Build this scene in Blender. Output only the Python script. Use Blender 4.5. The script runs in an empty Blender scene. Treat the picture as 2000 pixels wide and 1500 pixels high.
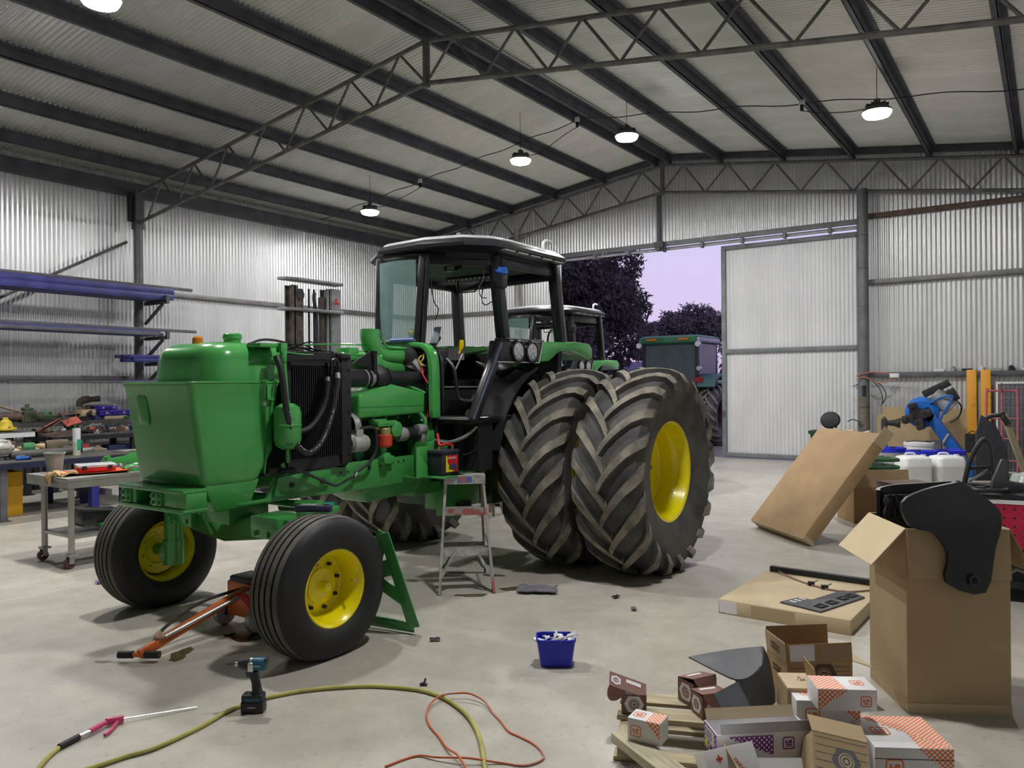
import bpy, bmesh, math, random
from math import sin, cos, pi, radians, sqrt, atan2
from mathutils import Vector, Matrix, Euler
random.seed(7)
S = bpy.context.scene
COL = S.collection
# ---------------------------------------------------------------- camera
cd = bpy.data.cameras.new('camera'); cam = bpy.data.objects.new('camera', cd); COL.objects.link(cam)
cd.sensor_width = 36; cd.lens = 1529/2000*36; cd.clip_start = .05; cd.clip_end = 400
_y, _p, _r = radians(34.6), radians(.05), radians(-.47)
_F = Vector((-sin(_y), cos(_y), 0)); _R = Vector((cos(_y), sin(_y), 0)); _U = Vector((0, 0, 1))
_F2 = _F*cos(_p)+_U*sin(_p); _U2 = _U*cos(_p)-_F*sin(_p)
_R3 = _R*cos(_r)+_U2*sin(_r); _U3 = _U2*cos(_r)-_R*sin(_r)
cam.matrix_world = Matrix(((_R3.x, _U3.x, -_F2.x, 0), (_R3.y, _U3.y, -_F2.y, 0), (_R3.z, _U3.z, -_F2.z, 1.8), (0, 0, 0, 1)))
S.camera = cam
# ---------------------------------------------------------------- world: dusk sky
w = bpy.data.worlds.new('dusk_sky'); S.world = w; w.use_nodes = True
nt = w.node_tree; nt.nodes.clear()
o_ = nt.nodes.new('ShaderNodeOutputWorld'); b_ = nt.nodes.new('ShaderNodeBackground'); b_.inputs[1].default_value = 1.0
tc = nt.nodes.new('ShaderNodeTexCoord'); sx = nt.nodes.new('ShaderNodeSeparateXYZ'); cr = nt.nodes.new('ShaderNodeValToRGB')
cr.color_ramp.elements[0].position = 0; cr.color_ramp.elements[0].color = (.52, .36, .70, 1)
cr.color_ramp.elements[1].position = .5; cr.color_ramp.elements[1].color = (.47, .47, .88, 1)
e_ = cr.color_ramp.elements.new(.06); e_.color = (.73, .60, .88, 1)
e_ = cr.color_ramp.elements.new(.2); e_.color = (.68, .63, .92, 1)
nt.links.new(tc.outputs['Generated'], sx.inputs[0]); nt.links.new(sx.outputs['Z'], cr.inputs[0])
nt.links.new(cr.outputs[0], b_.inputs[0]); nt.links.new(b_.outputs[0], o_.inputs[0])
S.view_settings.view_transform = 'Standard'; S.view_settings.look = 'None'; S.view_settings.gamma = 1
S.view_settings.use_curve_mapping = False; S.view_settings.exposure = 0.0
LAMP_W = 174.0
cy = S.cycles; cy.max_bounces = 6; cy.diffuse_bounces = 4; cy.glossy_bounces = 2; cy.transmission_bounces = 4; cy.transparent_max_bounces = 8; cy.caustics_reflective = False; cy.caustics_refractive = False; cy.adaptive_threshold = .05; cy.adaptive_min_samples = 16; cy.sample_clamp_indirect = 6
# ---------------------------------------------------------------- materials
MATS = {}
def mat(name, col, rough=.5, metal=0., var=.12, scale=6., bump=0., col2=None, emit=0., alpha=1., coat=0., trans=0., thr=None, stretch=None, ior=1.45):
    if name in MATS: return MATS[name]
    m = bpy.data.materials.new(name); m.use_nodes = True; n = m.node_tree.nodes; l = m.node_tree.links
    p = n['Principled BSDF']
    c1 = (*[c*(1-var) for c in col], 1); c2 = (*(col2 if col2 else [min(1, c*(1+var)) for c in col]), 1)
    t = n.new('ShaderNodeTexCoord'); no = n.new('ShaderNodeTexNoise'); no.inputs['Scale'].default_value = scale; no.inputs['Detail'].default_value = 5
    src = t.outputs['Object']
    if stretch:
        mp = n.new('ShaderNodeMapping'); mp.inputs['Scale'].default_value = stretch; l.new(src, mp.inputs[0]); src = mp.outputs[0]
    l.new(src, no.inputs[0])
    r = n.new('ShaderNodeValToRGB'); r.color_ramp.elements[0].color = c1; r.color_ramp.elements[1].color = c2
    a, b = thr if thr else (.35, .65)
    r.color_ramp.elements[0].position = a; r.color_ramp.elements[1].position = b
    l.new(no.outputs[0], r.inputs[0]); l.new(r.outputs[0], p.inputs['Base Color'])
    p.inputs['Roughness'].default_value = rough; p.inputs['Metallic'].default_value = metal; p.inputs['IOR'].default_value = ior
    if coat: p.inputs['Coat Weight'].default_value = coat; p.inputs['Coat Roughness'].default_value = .06
    if trans: p.inputs['Transmission Weight'].default_value = trans
    if emit:
        p.inputs['Emission Color'].default_value = (*col, 1); p.inputs['Emission Strength'].default_value = emit
    if alpha < 1: p.inputs['Alpha'].default_value = alpha
    if bump:
        bp = n.new('ShaderNodeBump'); bp.inputs['Strength'].default_value = bump; bp.inputs['Distance'].default_value = .01
        l.new(no.outputs[0], bp.inputs['Height']); l.new(bp.outputs[0], p.inputs['Normal'])
    MATS[name] = m; return m
def dots(name, ca, cb, scale=60., r=.34, rough=.55):
    "flat printed pattern: rows of dots in colour cb on colour ca"
    if name in MATS: return MATS[name]
    m = bpy.data.materials.new(name); m.use_nodes = True; n = m.node_tree.nodes; l = m.node_tree.links; p = n['Principled BSDF']
    t = n.new('ShaderNodeTexCoord'); mp = n.new('ShaderNodeMapping'); mp.inputs['Rotation'].default_value = (0, 0, radians(45)); v = n.new('ShaderNodeTexVoronoi')
    v.voronoi_dimensions = '2D'; v.inputs['Scale'].default_value = scale; v.inputs['Randomness'].default_value = 0
    c = n.new('ShaderNodeValToRGB'); c.color_ramp.interpolation = 'CONSTANT'
    c.color_ramp.elements[0].color = (*cb, 1); c.color_ramp.elements[1].color = (*ca, 1); c.color_ramp.elements[1].position = r
    l.new(t.outputs['Object'], mp.inputs[0]); l.new(mp.outputs[0], v.inputs[0]); l.new(v.outputs['Distance'], c.inputs[0]); l.new(c.outputs[0], p.inputs['Base Color'])
    p.inputs['Roughness'].default_value = rough; MATS[name] = m; return m
ZINC = mat('zinc_sheet', (.70, .71, .72), .33, .45, .10, 1.6, stretch=(1, 1, .25))
ZROOF = mat('roof_sheet', (.76, .76, .73), .36, .40, .08, 1.2)
DOORSHEET = mat('door_sheet', (.74, .75, .77), .40, .20, .08, 1.5, stretch=(1, 1, .3))
STEELGREY = mat('painted_steel_grey', (.105, .105, .125), .55, .1, .2, 4)
PURL = mat('purlin_paint', (.105, .105, .13), .55, .1, .2, 3)
GALV = mat('galvanised_steel', (.36, .37, .38), .45, .5, .15, 5)
GREYFRAME = mat('door_frame_paint', (.20, .22, .23), .5, .1, .12, 4)
RUSTY = mat('rusty_steel', (.13, .085, .07), .7, .1, .3, 8)
GREEN = mat('tractor_green', (.066, .345, .082), .22, 0, .05, 2, coat=.5)
GREEN2 = mat('frame_green', (.055, .29, .07), .3, 0, .08, 3, coat=.3)
YELLOW = mat('rim_yellow', (.85, .73, .005), .28, 0, .05, 3, coat=.35)
BLACKP = mat('gloss_black', (.008, .008, .011), .25, 0, .2, 3, coat=.4)
BLACKM = mat('matt_black', (.014, .014, .017), .55, 0, .25, 6)
BLACKPL = mat('black_plastic', (.022, .023, .028), .45, 0, .2, 8)
TYRE = mat('tyre_rubber', (.052, .052, .054), .68, 0, .25, 3.5, bump=.15, col2=(.105, .10, .094))
TYREF = mat('front_tyre_rubber', (.012, .012, .014), .55, 0, .25, 5)
RIB = mat('worn_rib_rubber', (.115, .105, .095), .85, 0, .2, 7)
LUG = mat('dusty_lug_rubber', (.215, .195, .16), .85, 0, .35, 9, bump=.2)
CHROME = mat('bright_steel', (.62, .62, .63), .25, .9, .08, 5)
ALU = mat('aluminium', (.55, .56, .57), .38, .7, .15, 9)
CARD = mat('cardboard', (.45, .335, .195), .8, 0, .05, 3)
CARDL = mat('light_cardboard', (.56, .455, .295), .8, 0, .05, 3)
CARDD = mat('kraft_card', (.36, .235, .115), .8, 0, .06, 4)
BROWNB = mat('brown_carton', (.215, .105, .085), .6, 0, .05, 5)
WHITEC = mat('white_carton', (.78, .77, .78), .5, 0, .03, 5)
WHITEP = mat('white_plastic', (.74, .75, .76), .4, 0, .04, 4)
ORANGE = mat('print_orange', (.80, .17, .03), .5, 0, .05, 5)
PURPLE = mat('print_purple', (.20, .02, .26), .5, 0, .05, 5)
BLUEPL = mat('blue_plastic', (.012, .02, .50), .35, 0, .08, 4)
BLUEST = mat('blue_steel', (.045, .047, .20), .45, .1, .25, 3)
WOOD = mat('pallet_wood', (.42, .36, .235), .8, 0, .22, 4, stretch=(1, 8, 8))
RED = mat('red_paint', (.52, .018, .02), .4, 0, .1, 6)
JACKO = mat('jack_orange', (.70, .16, .03), .4, 0, .12, 6, coat=.2)
YPOST = mat('yellow_paint', (.80, .36, .03), .5, 0, .3, 5, thr=(.3, .42), col2=(.80, .38, .04))
PAPER = mat('white_paper', (.75, .73, .76), .7, 0, .03, 4)
# ---------------------------------------------------------------- mesh helpers
class MB:
    def __init__(s): s.v = []; s.f = []; s.mi = []; s.m = 0
    def add(s, vs, fs):
        k = len(s.v); s.v += [tuple(v) for v in vs]
        for f in fs: s.f.append(tuple(i+k for i in f)); s.mi.append(s.m)
        return s
    def box(s, c, d, rot=None):
        hx, hy, hz = d[0]/2, d[1]/2, d[2]/2; R = Euler([radians(a) for a in rot]).to_matrix() if rot else Matrix.Identity(3)
        vs = [R@Vector((x, y, z))+Vector(c) for x in (-hx, hx) for y in (-hy, hy) for z in (-hz, hz)]
        return s.add(vs, [(0, 1, 3, 2), (4, 6, 7, 5), (0, 4, 5, 1), (2, 3, 7, 6), (0, 2, 6, 4), (1, 5, 7, 3)])
    def bb(s, x0, x1, y0, y1, z0, z1): return s.box(((x0+x1)/2, (y0+y1)/2, (z0+z1)/2), (abs(x1-x0), abs(y1-y0), abs(z1-z0)))
    def hexa(s, b, t):  # 4 bottom, 4 top corners
        return s.add(list(b)+list(t), [(3, 2, 1, 0), (4, 5, 6, 7)]+[(i, (i+1) % 4, 4+(i+1) % 4, 4+i) for i in range(4)])
    def bar(s, p0, p1, w, h, up=(0, 0, 1)):
        p0, p1 = Vector(p0), Vector(p1); d = (p1-p0).normalized(); u = Vector(up)
        if abs(d.dot(u)) > .95: u = Vector((1, 0, 0))
        a = d.cross(u).normalized()*w/2; b = a.cross(d).normalized()*h/2
        return s.hexa([p0-a-b, p0+a-b, p0+a+b, p0-a+b], [p1-a-b, p1+a-b, p1+a+b, p1-a+b])
    def cyl(s, p0, p1, r0, r1=None, n=16, caps=True):
        r1 = r0 if r1 is None else r1; p0, p1 = Vector(p0), Vector(p1); d = (p1-p0).normalized()
        u = Vector((0, 0, 1)) if abs(d.z) < .9 else Vector((1, 0, 0)); a = d.cross(u).normalized(); b = d.cross(a)
        vs = [p+(a*cos(2*pi*i/n)+b*sin(2*pi*i/n))*r for p, r in ((p0, r0), (p1, r1)) for i in range(n)]
        fs = [(i, (i+1) % n, n+(i+1) % n, n+i) for i in range(n)]
        if caps: fs += [tuple(range(n-1, -1, -1)), tuple(range(n, 2*n))]
        return s.add(vs, fs)
    def tube(s, pts, r, n=8, sm=0, closed=False):
        P = [Vector(p) for p in pts]
        if sm: P = catmull(P, sm, closed)
        k = len(P); vs = []; a = None
        for i in range(k):
            d = (P[(i+1) % k]-P[i-1]) if closed else (P[min(i+1, k-1)]-P[max(i-1, 0)])
            d.normalize()
            if a is None: a = d.orthogonal().normalized()
            else: a = (a-d*a.dot(d)).normalized()
            b = d.cross(a); rr = r[i*len(r)//k] if isinstance(r, (list, tuple)) else r
            vs += [P[i]+(a*cos(2*pi*j/n)+b*sin(2*pi*j/n))*rr for j in range(n)]
        fs = [(i*n+j, i*n+(j+1) % n, ((i+1) % k)*n+(j+1) % n, ((i+1) % k)*n+j) for i in range(k if closed else k-1) for j in range(n)]
        if not closed: fs += [tuple(range(n-1, -1, -1)), tuple(range((k-1)*n, k*n))]
        return s.add(vs, fs)
    def lathe(s, prof, n=32, M=None, closed=False):  # (r, h) about local z
        M = M or Matrix.Identity(4); k = len(prof)
        vs = [M@Vector((r*cos(2*pi*j/n), r*sin(2*pi*j/n), h)) for r, h in prof for j in range(n)]
        fs = [(i*n+j, i*n+(j+1) % n, (i+1) % k*n+(j+1) % n, (i+1) % k*n+j) for i in range(k if closed else k-1) for j in range(n)]
        return s.add(vs, fs)
    def prism(s, poly, h, M=None, h0=0.):  # 2D polygon in local xy extruded h0..h in z
        M = M or Matrix.Identity(4); n = len(poly)
        vs = [M@Vector((x, y, h0)) for x, y in poly]+[M@Vector((x, y, h)) for x, y in poly]
        return s.add(vs, [tuple(range(n-1, -1, -1)), tuple(range(n, 2*n))]+[(i, (i+1) % n, n+(i+1) % n, n+i) for i in range(n)])
    def loft(s, rings, caps=True, closed=True):
        n = len(rings[0]); vs = [p for r in rings for p in r]
        fs = [(i*n+j, i*n+(j+1) % n, (i+1)*n+(j+1) % n, (i+1)*n+j) for i in range(len(rings)-1) for j in range(n if closed else n-1)]
        if caps and closed: fs += [tuple(range(n-1, -1, -1)), tuple(range((len(rings)-1)*n, len(rings)*n))]
        return s.add(vs, fs)
    def sheet(s, pts, t):  # grid of points [i][j] given thickness t along normals
        a, b = len(pts), len(pts[0]); P = [[Vector(p) for p in r] for r in pts]; up = []; dn = []
        for i in range(a):
            for j in range(b):
                du = P[min(i+1, a-1)][j]-P[max(i-1, 0)][j]; dv = P[i][min(j+1, b-1)]-P[i][max(j-1, 0)]
                n = du.cross(dv); n = n.normalized() if n.length > 1e-9 else Vector((0, 0, 1)); up.append(P[i][j]+n*t/2); dn.append(P[i][j]-n*t/2)
        N = a*b; fs = []
        for i in range(a-1):
            for j in range(b-1):
                q = (i*b+j, (i+1)*b+j, (i+1)*b+j+1, i*b+j+1); fs.append(q); fs.append(tuple(N+x for x in reversed(q)))
        bd = [i*b for i in range(a)]+[(a-1)*b+j for j in range(1, b)]+[i*b+b-1 for i in range(a-2, -1, -1)]+[j for j in range(b-2, 0, -1)]
        for i in range(len(bd)):
            p, q = bd[i], bd[(i+1) % len(bd)]; fs.append((q, p, N+p, N+q))
        return s.add(up+dn, fs)
    def mesh(s, name, mats, smooth=True, bevel=0., seg=2, ang=35):
        me = bpy.data.meshes.new(name); me.from_pydata(s.v, [], s.f)
        for m in (mats if isinstance(mats, (list, tuple)) else [mats]): me.materials.append(m)
        for p, k in zip(me.polygons, s.mi): p.material_index = k
        bm = bmesh.new(); bm.from_mesh(me); bmesh.ops.recalc_face_normals(bm, faces=bm.faces)
        if bevel:
            bmesh.ops.remove_doubles(bm, verts=bm.verts, dist=1e-5)
            es = [e for e in bm.edges if len(e.link_faces) == 2 and e.calc_face_angle(0) > radians(30)]
            bmesh.ops.bevel(bm, geom=es, offset=bevel, segments=seg, affect='EDGES', profile=.5, clamp_overlap=True)
        bm.to_mesh(me); bm.free()
        if smooth:
            for p in me.polygons: p.use_smooth = True
            me.set_sharp_from_angle(angle=radians(ang))
        return me
    def build(s, name, mats, parent=None, **k): return link(name, s.mesh(name, mats, **k), parent)
def catmull(P, sub, closed=False):
    out = []; k = len(P)
    for i in range(k if closed else k-1):
        p0 = P[(i-1) % k] if closed else P[max(i-1, 0)]; p1 = P[i]; p2 = P[(i+1) % k]; p3 = P[(i+2) % k] if closed else P[min(i+2, k-1)]
        for j in range(sub):
            t = j/sub; out.append(.5*((2*p1)+(p2-p0)*t+(2*p0-5*p1+4*p2-p3)*t*t+(3*p1-p0-3*p2+p3)*t**3))
    if not closed: out.append(P[-1].copy())
    return out
def link(name, me, parent=None):
    o = bpy.data.objects.new(name, me); COL.objects.link(o)
    if parent: o.parent = parent
    return o
def tag(o, label, cat=None, group=None, kind=None):
    if label: o['label'] = label
    if cat: o['category'] = cat
    if group: o['group'] = group
    if kind: o['kind'] = kind
    return o
def thing(name, label, cat, loc=(0, 0, 0), rz=0, group=None, rot=None):
    o = bpy.data.objects.new(name, None); COL.objects.link(o); o.location = loc; o.empty_display_size = .2
    o.rotation_euler = [radians(a) for a in rot] if rot else (0, 0, radians(rz)); return tag(o, label, cat, group)
def struct(name, label=None):
    o = bpy.data.objects.new(name, None); COL.objects.link(o); o['kind'] = 'structure'
    if label: o['label'] = label
    return o
def copy_tree(o, parent=None):
    c = o.copy(); COL.objects.link(c); c.parent = parent
    for ch in list(o.children):
        if ch is not c: copy_tree(ch, c)
    return c
def one(name, mb, mats, label, cat, loc=(0, 0, 0), rz=0, group=None, rot=None, **k):
    o = mb.build(name, mats, **k); o.location = loc; o.rotation_euler = [radians(a) for a in rot] if rot else (0, 0, radians(rz)); return tag(o, label, cat, group)
def text(name, body, size, m, parent, loc, rot, ext=.0006, sx=1.):
    c = bpy.data.curves.new(name, 'FONT'); c.body = body; c.size = size; c.extrude = ext; c.align_x = 'CENTER'; c.align_y = 'CENTER'; c.resolution_u = 2
    t_ = bpy.data.objects.new(name, c); me = bpy.data.meshes.new_from_object(t_); bpy.data.objects.remove(t_); me.materials.clear(); me.materials.append(m); me.name = name
    o = link(name, me, parent); o.location = loc; o.rotation_euler = [radians(a) for a in rot]; o.scale = (sx, 1, 1); return o
def rrect(w, h, r, n=5, cx=0, cy=0):
    out = []
    for qx, qy, a0 in ((1, 1, 0), (-1, 1, 90), (-1, -1, 180), (1, -1, 270)):
        for i in range(n+1):
            a = radians(a0+90*i/n); out.append((cx+qx*(w/2-r)+r*cos(a), cy+qy*(h/2-r)+r*sin(a)))
    return out
def Tm(loc=(0, 0, 0), rot=(0, 0, 0)): return Matrix.Translation(loc)@Euler([radians(a) for a in rot]).to_matrix().to_4x4()
# ---------------------------------------------------------------- shell
WL, WR, YE, YB, RX, PITCH = -16.2, 2.2, 18.2, -5.5, -7.86, .14
def roofz(x): return 7.46-PITCH*abs(x-RX)          # underside of the sheets
WAVE = .088; AMP = .012
def corr(w, z0, za, zb, seg=6, amp=AMP):
    "one corrugated sheet standing in the local xz plane, width w, top from za to zb"
    n = max(1, round(w/WAVE))*seg; vs = []; fs = []
    for i in range(n+1):
        x = w*i/n; y = amp*sin(2*pi*i/seg); t = za+(zb-za)*i/n; vs += [(x, y, z0), (x, y, t)]
    for i in range(n): fs.append((2*i, 2*i+2, 2*i+3, 2*i+1))
    m = MB().add(vs, fs); return m
fl = struct('floor', 'pale grey polished concrete floor with saw-cut joints')
FM = bpy.data.materials.new('concrete'); FM.use_nodes = True
def floor_mat():
    n = FM.node_tree.nodes; l = FM.node_tree.links; p = n['Principled BSDF']; t = n.new('ShaderNodeTexCoord')
    def noise(sc, det=6, ro=.55):
        x = n.new('ShaderNodeTexNoise'); x.inputs['Scale'].default_value = sc; x.inputs['Detail'].default_value = det; x.inputs['Roughness'].default_value = ro; l.new(t.outputs['Object'], x.inputs[0]); return x
    def ramp(x, a, b, ca, cb):
        r = n.new('ShaderNodeValToRGB'); r.color_ramp.elements[0].position = a; r.color_ramp.elements[1].position = b
        r.color_ramp.elements[0].color = (*ca, 1); r.color_ramp.elements[1].color = (*cb, 1); l.new(x.outputs[0], r.inputs[0]); return r
    def mul(a, b):
        m = n.new('ShaderNodeMixRGB'); m.blend_type = 'MULTIPLY'; m.inputs[0].default_value = 1; l.new(a.outputs[0], m.inputs[1]); l.new(b.outputs[0], m.inputs[2]); return m
    c = ramp(noise(.9), .3, .7, (.415, .39, .34), (.515, .486, .428))
    c = mul(c, ramp(noise(5, 8, .65), .32, .6, (.86, .86, .85), (1, 1, 1)))
    c = mul(c, ramp(noise(26, 4), .30, .40, (.80, .79, .77), (1, 1, 1)))
    c = mul(c, ramp(noise(11, 3), .24, .30, (.62, .60, .56), (1, 1, 1)))
    l.new(c.outputs[0], p.inputs['Base Color'])
    rr = ramp(noise(2.2), .3, .7, (.33,)*3, (.5,)*3); l.new(rr.outputs[0], p.inputs['Roughness'])
floor_mat()
def slab(x0, x1, y0, y1):
    g = .0015; m = MB(); m.bb(x0+g, x1-g, y0+g, y1-g, -.15, 0); m.build('slab', FM, fl, smooth=False)
xs = [WL, -11.4, -7.4, WR]; ys = [YB, .4, 9.35, YE+.25]
for i in range(len(xs)-1):
    for j in range(len(ys)-1): slab(xs[i], xs[i+1], ys[j], ys[j+1])
MB().bb(WL-.3, WR+.3, YB-.3, YE+.2, -.3, -.152).build('subgrade', mat('joint_dark', (.10, .095, .09), .9), fl)
# left wall
wl = struct('wall_left', 'corrugated zinc side wall with two steel girts')
sw = WAVE*10; shm = corr(sw, -.1, 6.34, 6.34).mesh('sheet', ZINC, ang=180)
k = 0; y = YB
while y < YE-.05:
    o = link('sheet', shm, wl); o.rotation_euler = (0, 0, pi/2); o.location = (WL-.02-.003*(k % 2), y, 0); y += sw; k += 1
for z in (2.0, 3.87): MB().bb(WL+.0, WL+.10, YB, YE, z-.05, z+.05).build('girt', mat('girt_galv', (.20, .19, .185), .5, .3, .15, 4), wl, bevel=.008)
MB().bb(WL, WL+.16, YB, YE, 5.88, 6.16).build('eave_beam', PURL, wl)
# end wall
wb = struct('wall_back', 'corrugated zinc gable end wall with wide doorway')
k = 0; x = WL
while x < WR-.05:
    z0 = -.1; xm = x+sw/2
    if -11.0 < xm < -3.1: z0 = 5.22
    me = corr(sw, z0, roofz(x)+.03, roofz(x+sw)+.03).mesh('sheet', ZINC, ang=180)
    o = link('sheet', me, wb); o.location = (x, YE+.02+.003*(k % 2), 0); x += sw; k += 1
o = link('sheet', corr(WAVE*4, -.1, 5.24, 5.24).mesh('sheet', ZINC, ang=180), wb); o.location = (-3.35, YE+.024, 0)
for z, m in ((1.95, STEELGREY), (3.93, mat('girt_galv', (.2, .2, .2))), (5.34, RUSTY)): MB().bb(-3.3, WR, YE-.11, YE, z-.05, z+.05).build('girt', m, wb, bevel=.008)
for z in (2.0, 3.87): MB().bb(WL, -11.15, YE-.11, YE, z-.05, z+.05).build('girt', MATS['girt_galv'], wb, bevel=.008)
for a, b in ((WL, RX), (RX, WR)): MB().bar((a, YE-.05, roofz(a)-.07), (b, YE-.05, roofz(b)-.07), .10, .12).build('rake_beam', PURL, wb)
MB().bb(-11.2, -3.4, YE-.05, YE+.0, 5.20, 5.32).build('header_beam', GREYFRAME, wb, bevel=.006)
for j in range(8): MB().bb(-10.9+j*.98, -10.84+j*.98, YE-.02, YE+.10, 5.08, 5.22).build('track_hanger', GREYFRAME, wb)
MB().bb(-11.2, -3.2, YE+.10, YE+.18, 5.13, 5.20).build('door_track', mat('white_track', (.5, .5, .52), .5), wb)
MB().bb(-11.2, -11.08, YE-.09, YE+.04, 0, 5.2).build('door_jamb', GALV, wb)
# sliding door
dr = struct('door_1', 'sliding corrugated shed door in grey steel frame, half open')
dx0, dx1, dy, dz1 = -6.56, -3.2, YE+.28, 5.10
x = dx0+.05; dm = corr(sw, .1, dz1-.06, dz1-.06, amp=.010).mesh('sheet', DOORSHEET, ang=180)
while x < dx1-.1: o = link('sheet', dm, dr); o.location = (x, dy+.03, 0); x += sw
for a in ((dx0, dx0+.10, .0, dz1), (dx1-.1, dx1, .0, dz1)): MB().bb(a[0], a[1], dy-.045, dy+.045, a[2]+.02, a[3]).build('stile', GREYFRAME, dr, bevel=.006)
for z in (.08, 2.56, dz1-.05): MB().bb(dx0+.1, dx1-.1, dy-.045, dy+.015, z-.05, z+.05).build('rail', GREYFRAME, dr, bevel=.006)
m = MB(); m.bb(dx0+.02, dx0+.08, dy-.075, dy-.045, 1.0, 1.12); m.cyl((dx0+.05, dy-.09, 1.07), (dx0+.05, dy-.045, 1.07), .012); m.build('door_latch', STEELGREY, dr)
# side wall behind the camera and right wall (plain lining of the same sheets)
wr = struct('wall_right', 'corrugated zinc side wall')
shr = corr(sw, -.1, 6.1, 6.1).mesh('sheet', ZINC, ang=180); y = YB
while y < YE-.05: o = link('sheet', shr, wr); o.rotation_euler = (0, 0, pi/2); o.location = (WR+.02, y, 0); y += sw
for z in (2.0, 3.87): MB().bb(WR-.1, WR, YB, YE, z-.05, z+.05).build('girt', MATS['girt_galv'], wr)
wf = struct('wall_front', 'corrugated zinc gable wall'); x = WL
while x < WR-.05:
    me = corr(sw, -.1, roofz(x)+.03, roofz(x+sw)+.03).mesh('sheet', ZINC, ang=180); o = link('sheet', me, wf); o.location = (x, YB-.02, 0); x += sw
# roof sheets and purlins
ce = struct('ceiling', 'corrugated roof sheets on dark steel purlins')
def roofsheet(xa, xb):
    n = 10*6; vs = []; fs = []
    for i in range(n+1):
        yy = sw*i/n; zz = .019*sin(2*pi*i/6); vs += [(xa, yy, roofz(xa)+zz+.02), (xb, yy, roofz(xb)+zz+.02)]
    for i in range(n): fs.append((2*i, 2*i+2, 2*i+3, 2*i+1))
    return MB().add(vs, fs).mesh('roof_sheet', ZROOF, ang=180)
for xa, xb in ((WL-.25, RX), (RX, WR+.25)):
    me = roofsheet(xa, xb); y = YB-.1; k = 0
    while y < YE+.1: o = link('roof_sheet', me, ce); o.location = (0, y, .002*(k % 2)); y += sw; k += 1
PX = [-7.70, -6.41, -4.94, -3.47, -2.0, -.5, 1.0, -8.06, -9.5, -10.98, -12.46, -13.95, -15.3]
for x in PX:
    z = roofz(x)-.012; m = MB(); w_ = .075 if x not in (-7.70, -8.06) else .065
    m.bb(x-.012, x+.0, YB, YE, z-.2, z); m.bb(x-w_, x, YB, YE, z-.2, z-.185); m.bb(x, x+w_, YB, YE, z-.012, z); m.bb(x-w_, x-w_+.01, YB, YE, z-.2, z-.17)
    m.build('purlin', PURL, ce, smooth=False)
MB().add([(RX-.3, YB, roofz(RX-.3)-.004), (RX-.3, YE, roofz(RX-.3)-.004), (RX, YE, roofz(RX)-.004), (RX, YB, roofz(RX)-.004), (RX+.3, YE, roofz(RX+.3)-.004), (RX+.3, YB, roofz(RX+.3)-.004)], [(0, 1, 2, 3), (3, 2, 4, 5)]).build('ridge_cap', ZROOF, ce)
# ---------------------------------------------------------------- trusses
TR = mat('truss_paint', (.165, .155, .15), .55, .2, .25, 5)
def truss(y, label, tz, bz, xl, xr, r=.036, panel=1.095):
    t = thing('roof_truss', label, 'truss', (0, y, 0))
    for a in (xl, xr):
        s_ = (tz[0]-tz[1])/(8.3); m = MB(); m.cyl((RX, 0, tz[0]), (a, 0, tz[0]-s_*abs(a-RX)), r, n=10); m.build('top_chord', TR, t)
        s2 = (bz[0]-bz[1])/(8.3); m = MB(); m.cyl((RX, 0, bz[0]), (a, 0, bz[0]-s2*abs(a-RX)), r, n=10); m.build('bottom_chord', TR, t)
        sg = 1 if a > RX else -1; n = int(abs(a-RX)/panel); 
        for i in range(n):
            x0 = RX+sg*i*panel; xm = RX+sg*(i+.5)*panel; x1 = RX+sg*(i+1)*panel
            T = lambda x: (x, 0, tz[0]-s_*abs(x-RX)); B = lambda x: (x, 0, bz[0]-s2*abs(x-RX))
            MB().cyl(B(x0), T(xm), .021, n=8).build('web_rod', TR, t); MB().cyl(T(xm), B(x1), .021, n=8).build('web_rod', TR, t)
    MB().bar((RX, 0, bz[0]-.06), (RX, 0, tz[0]+.05), .08, .08).build('king_post', TR, t)
    return t
truss(9.15, 'nearer lattice roof truss spanning the shed above the tractor', (7.08, 5.88), (6.43, 5.24), WL+.2, WR)
truss(YE-.22, 'lattice truss against the gable end wall above doorway', (7.16, 6.0), (6.50, 5.34), WL+.2, WR)
truss(.1, 'lattice roof truss overhead behind the camera position', (7.08, 5.88), (6.43, 5.24), WL+.2, WR)
# columns
def column(x, y, z1, r, label, m=GALV, sq=False):
    t = thing('steel_column', label, 'column', (x, y, 0))
    c = MB()
    if sq: c.bb(-r, r, -r, r, .01, z1)
    else: c.cyl((0, 0, .01), (0, 0, z1), r, n=20)
    c.build('shaft', m, t, bevel=.006 if sq else 0); MB().bb(-r*1.9, r*1.9, -r*1.9, r*1.9, 0, .015).build('base_plate', m, t); return t
COLG = mat('column_paint', (.15, .16, .17), .5, .2, .15, 4)
c1 = column(WL+.32, 9.15, 5.15, .09, 'round steel column on side wall carrying the truss end', COLG)
m = MB(); m.bb(-.11, .07, -.09, .09, 5.15, 5.95); m.build('head_plate', STEELGREY, c1); MB().bb(-.09, .0, -.19, -.09, 5.3, 5.85).build('cleat_box', BLACKM, c1)
c2 = column(-3.30, YE-.22, 5.9, .115, 'round grey column beside the sliding door', COLG)
for i, z in enumerate((1.25, 3.4, 4.2, 4.9)): MB().cyl((0, 0, z), (0, 0, z+.02), .118, n=20).build('band', STEELGREY, c2)
MB().cyl((0, 0, .8), (0, 0, 1.5), .118, n=20).build('sleeve', mat('dirty_sleeve', (.16, .14, .12), .7), c2); MB().cyl((.02, -.09, 1.5), (.02, -.09, 1.72), .045).build('tie_wrap', BLACKPL, c2)
c3 = column(-12.2, YE-.2, 6.1, .09, 'slim round column in the far corner behind the cab', mat('pale_pipe', (.33, .31, .28), .5, .1))
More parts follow.
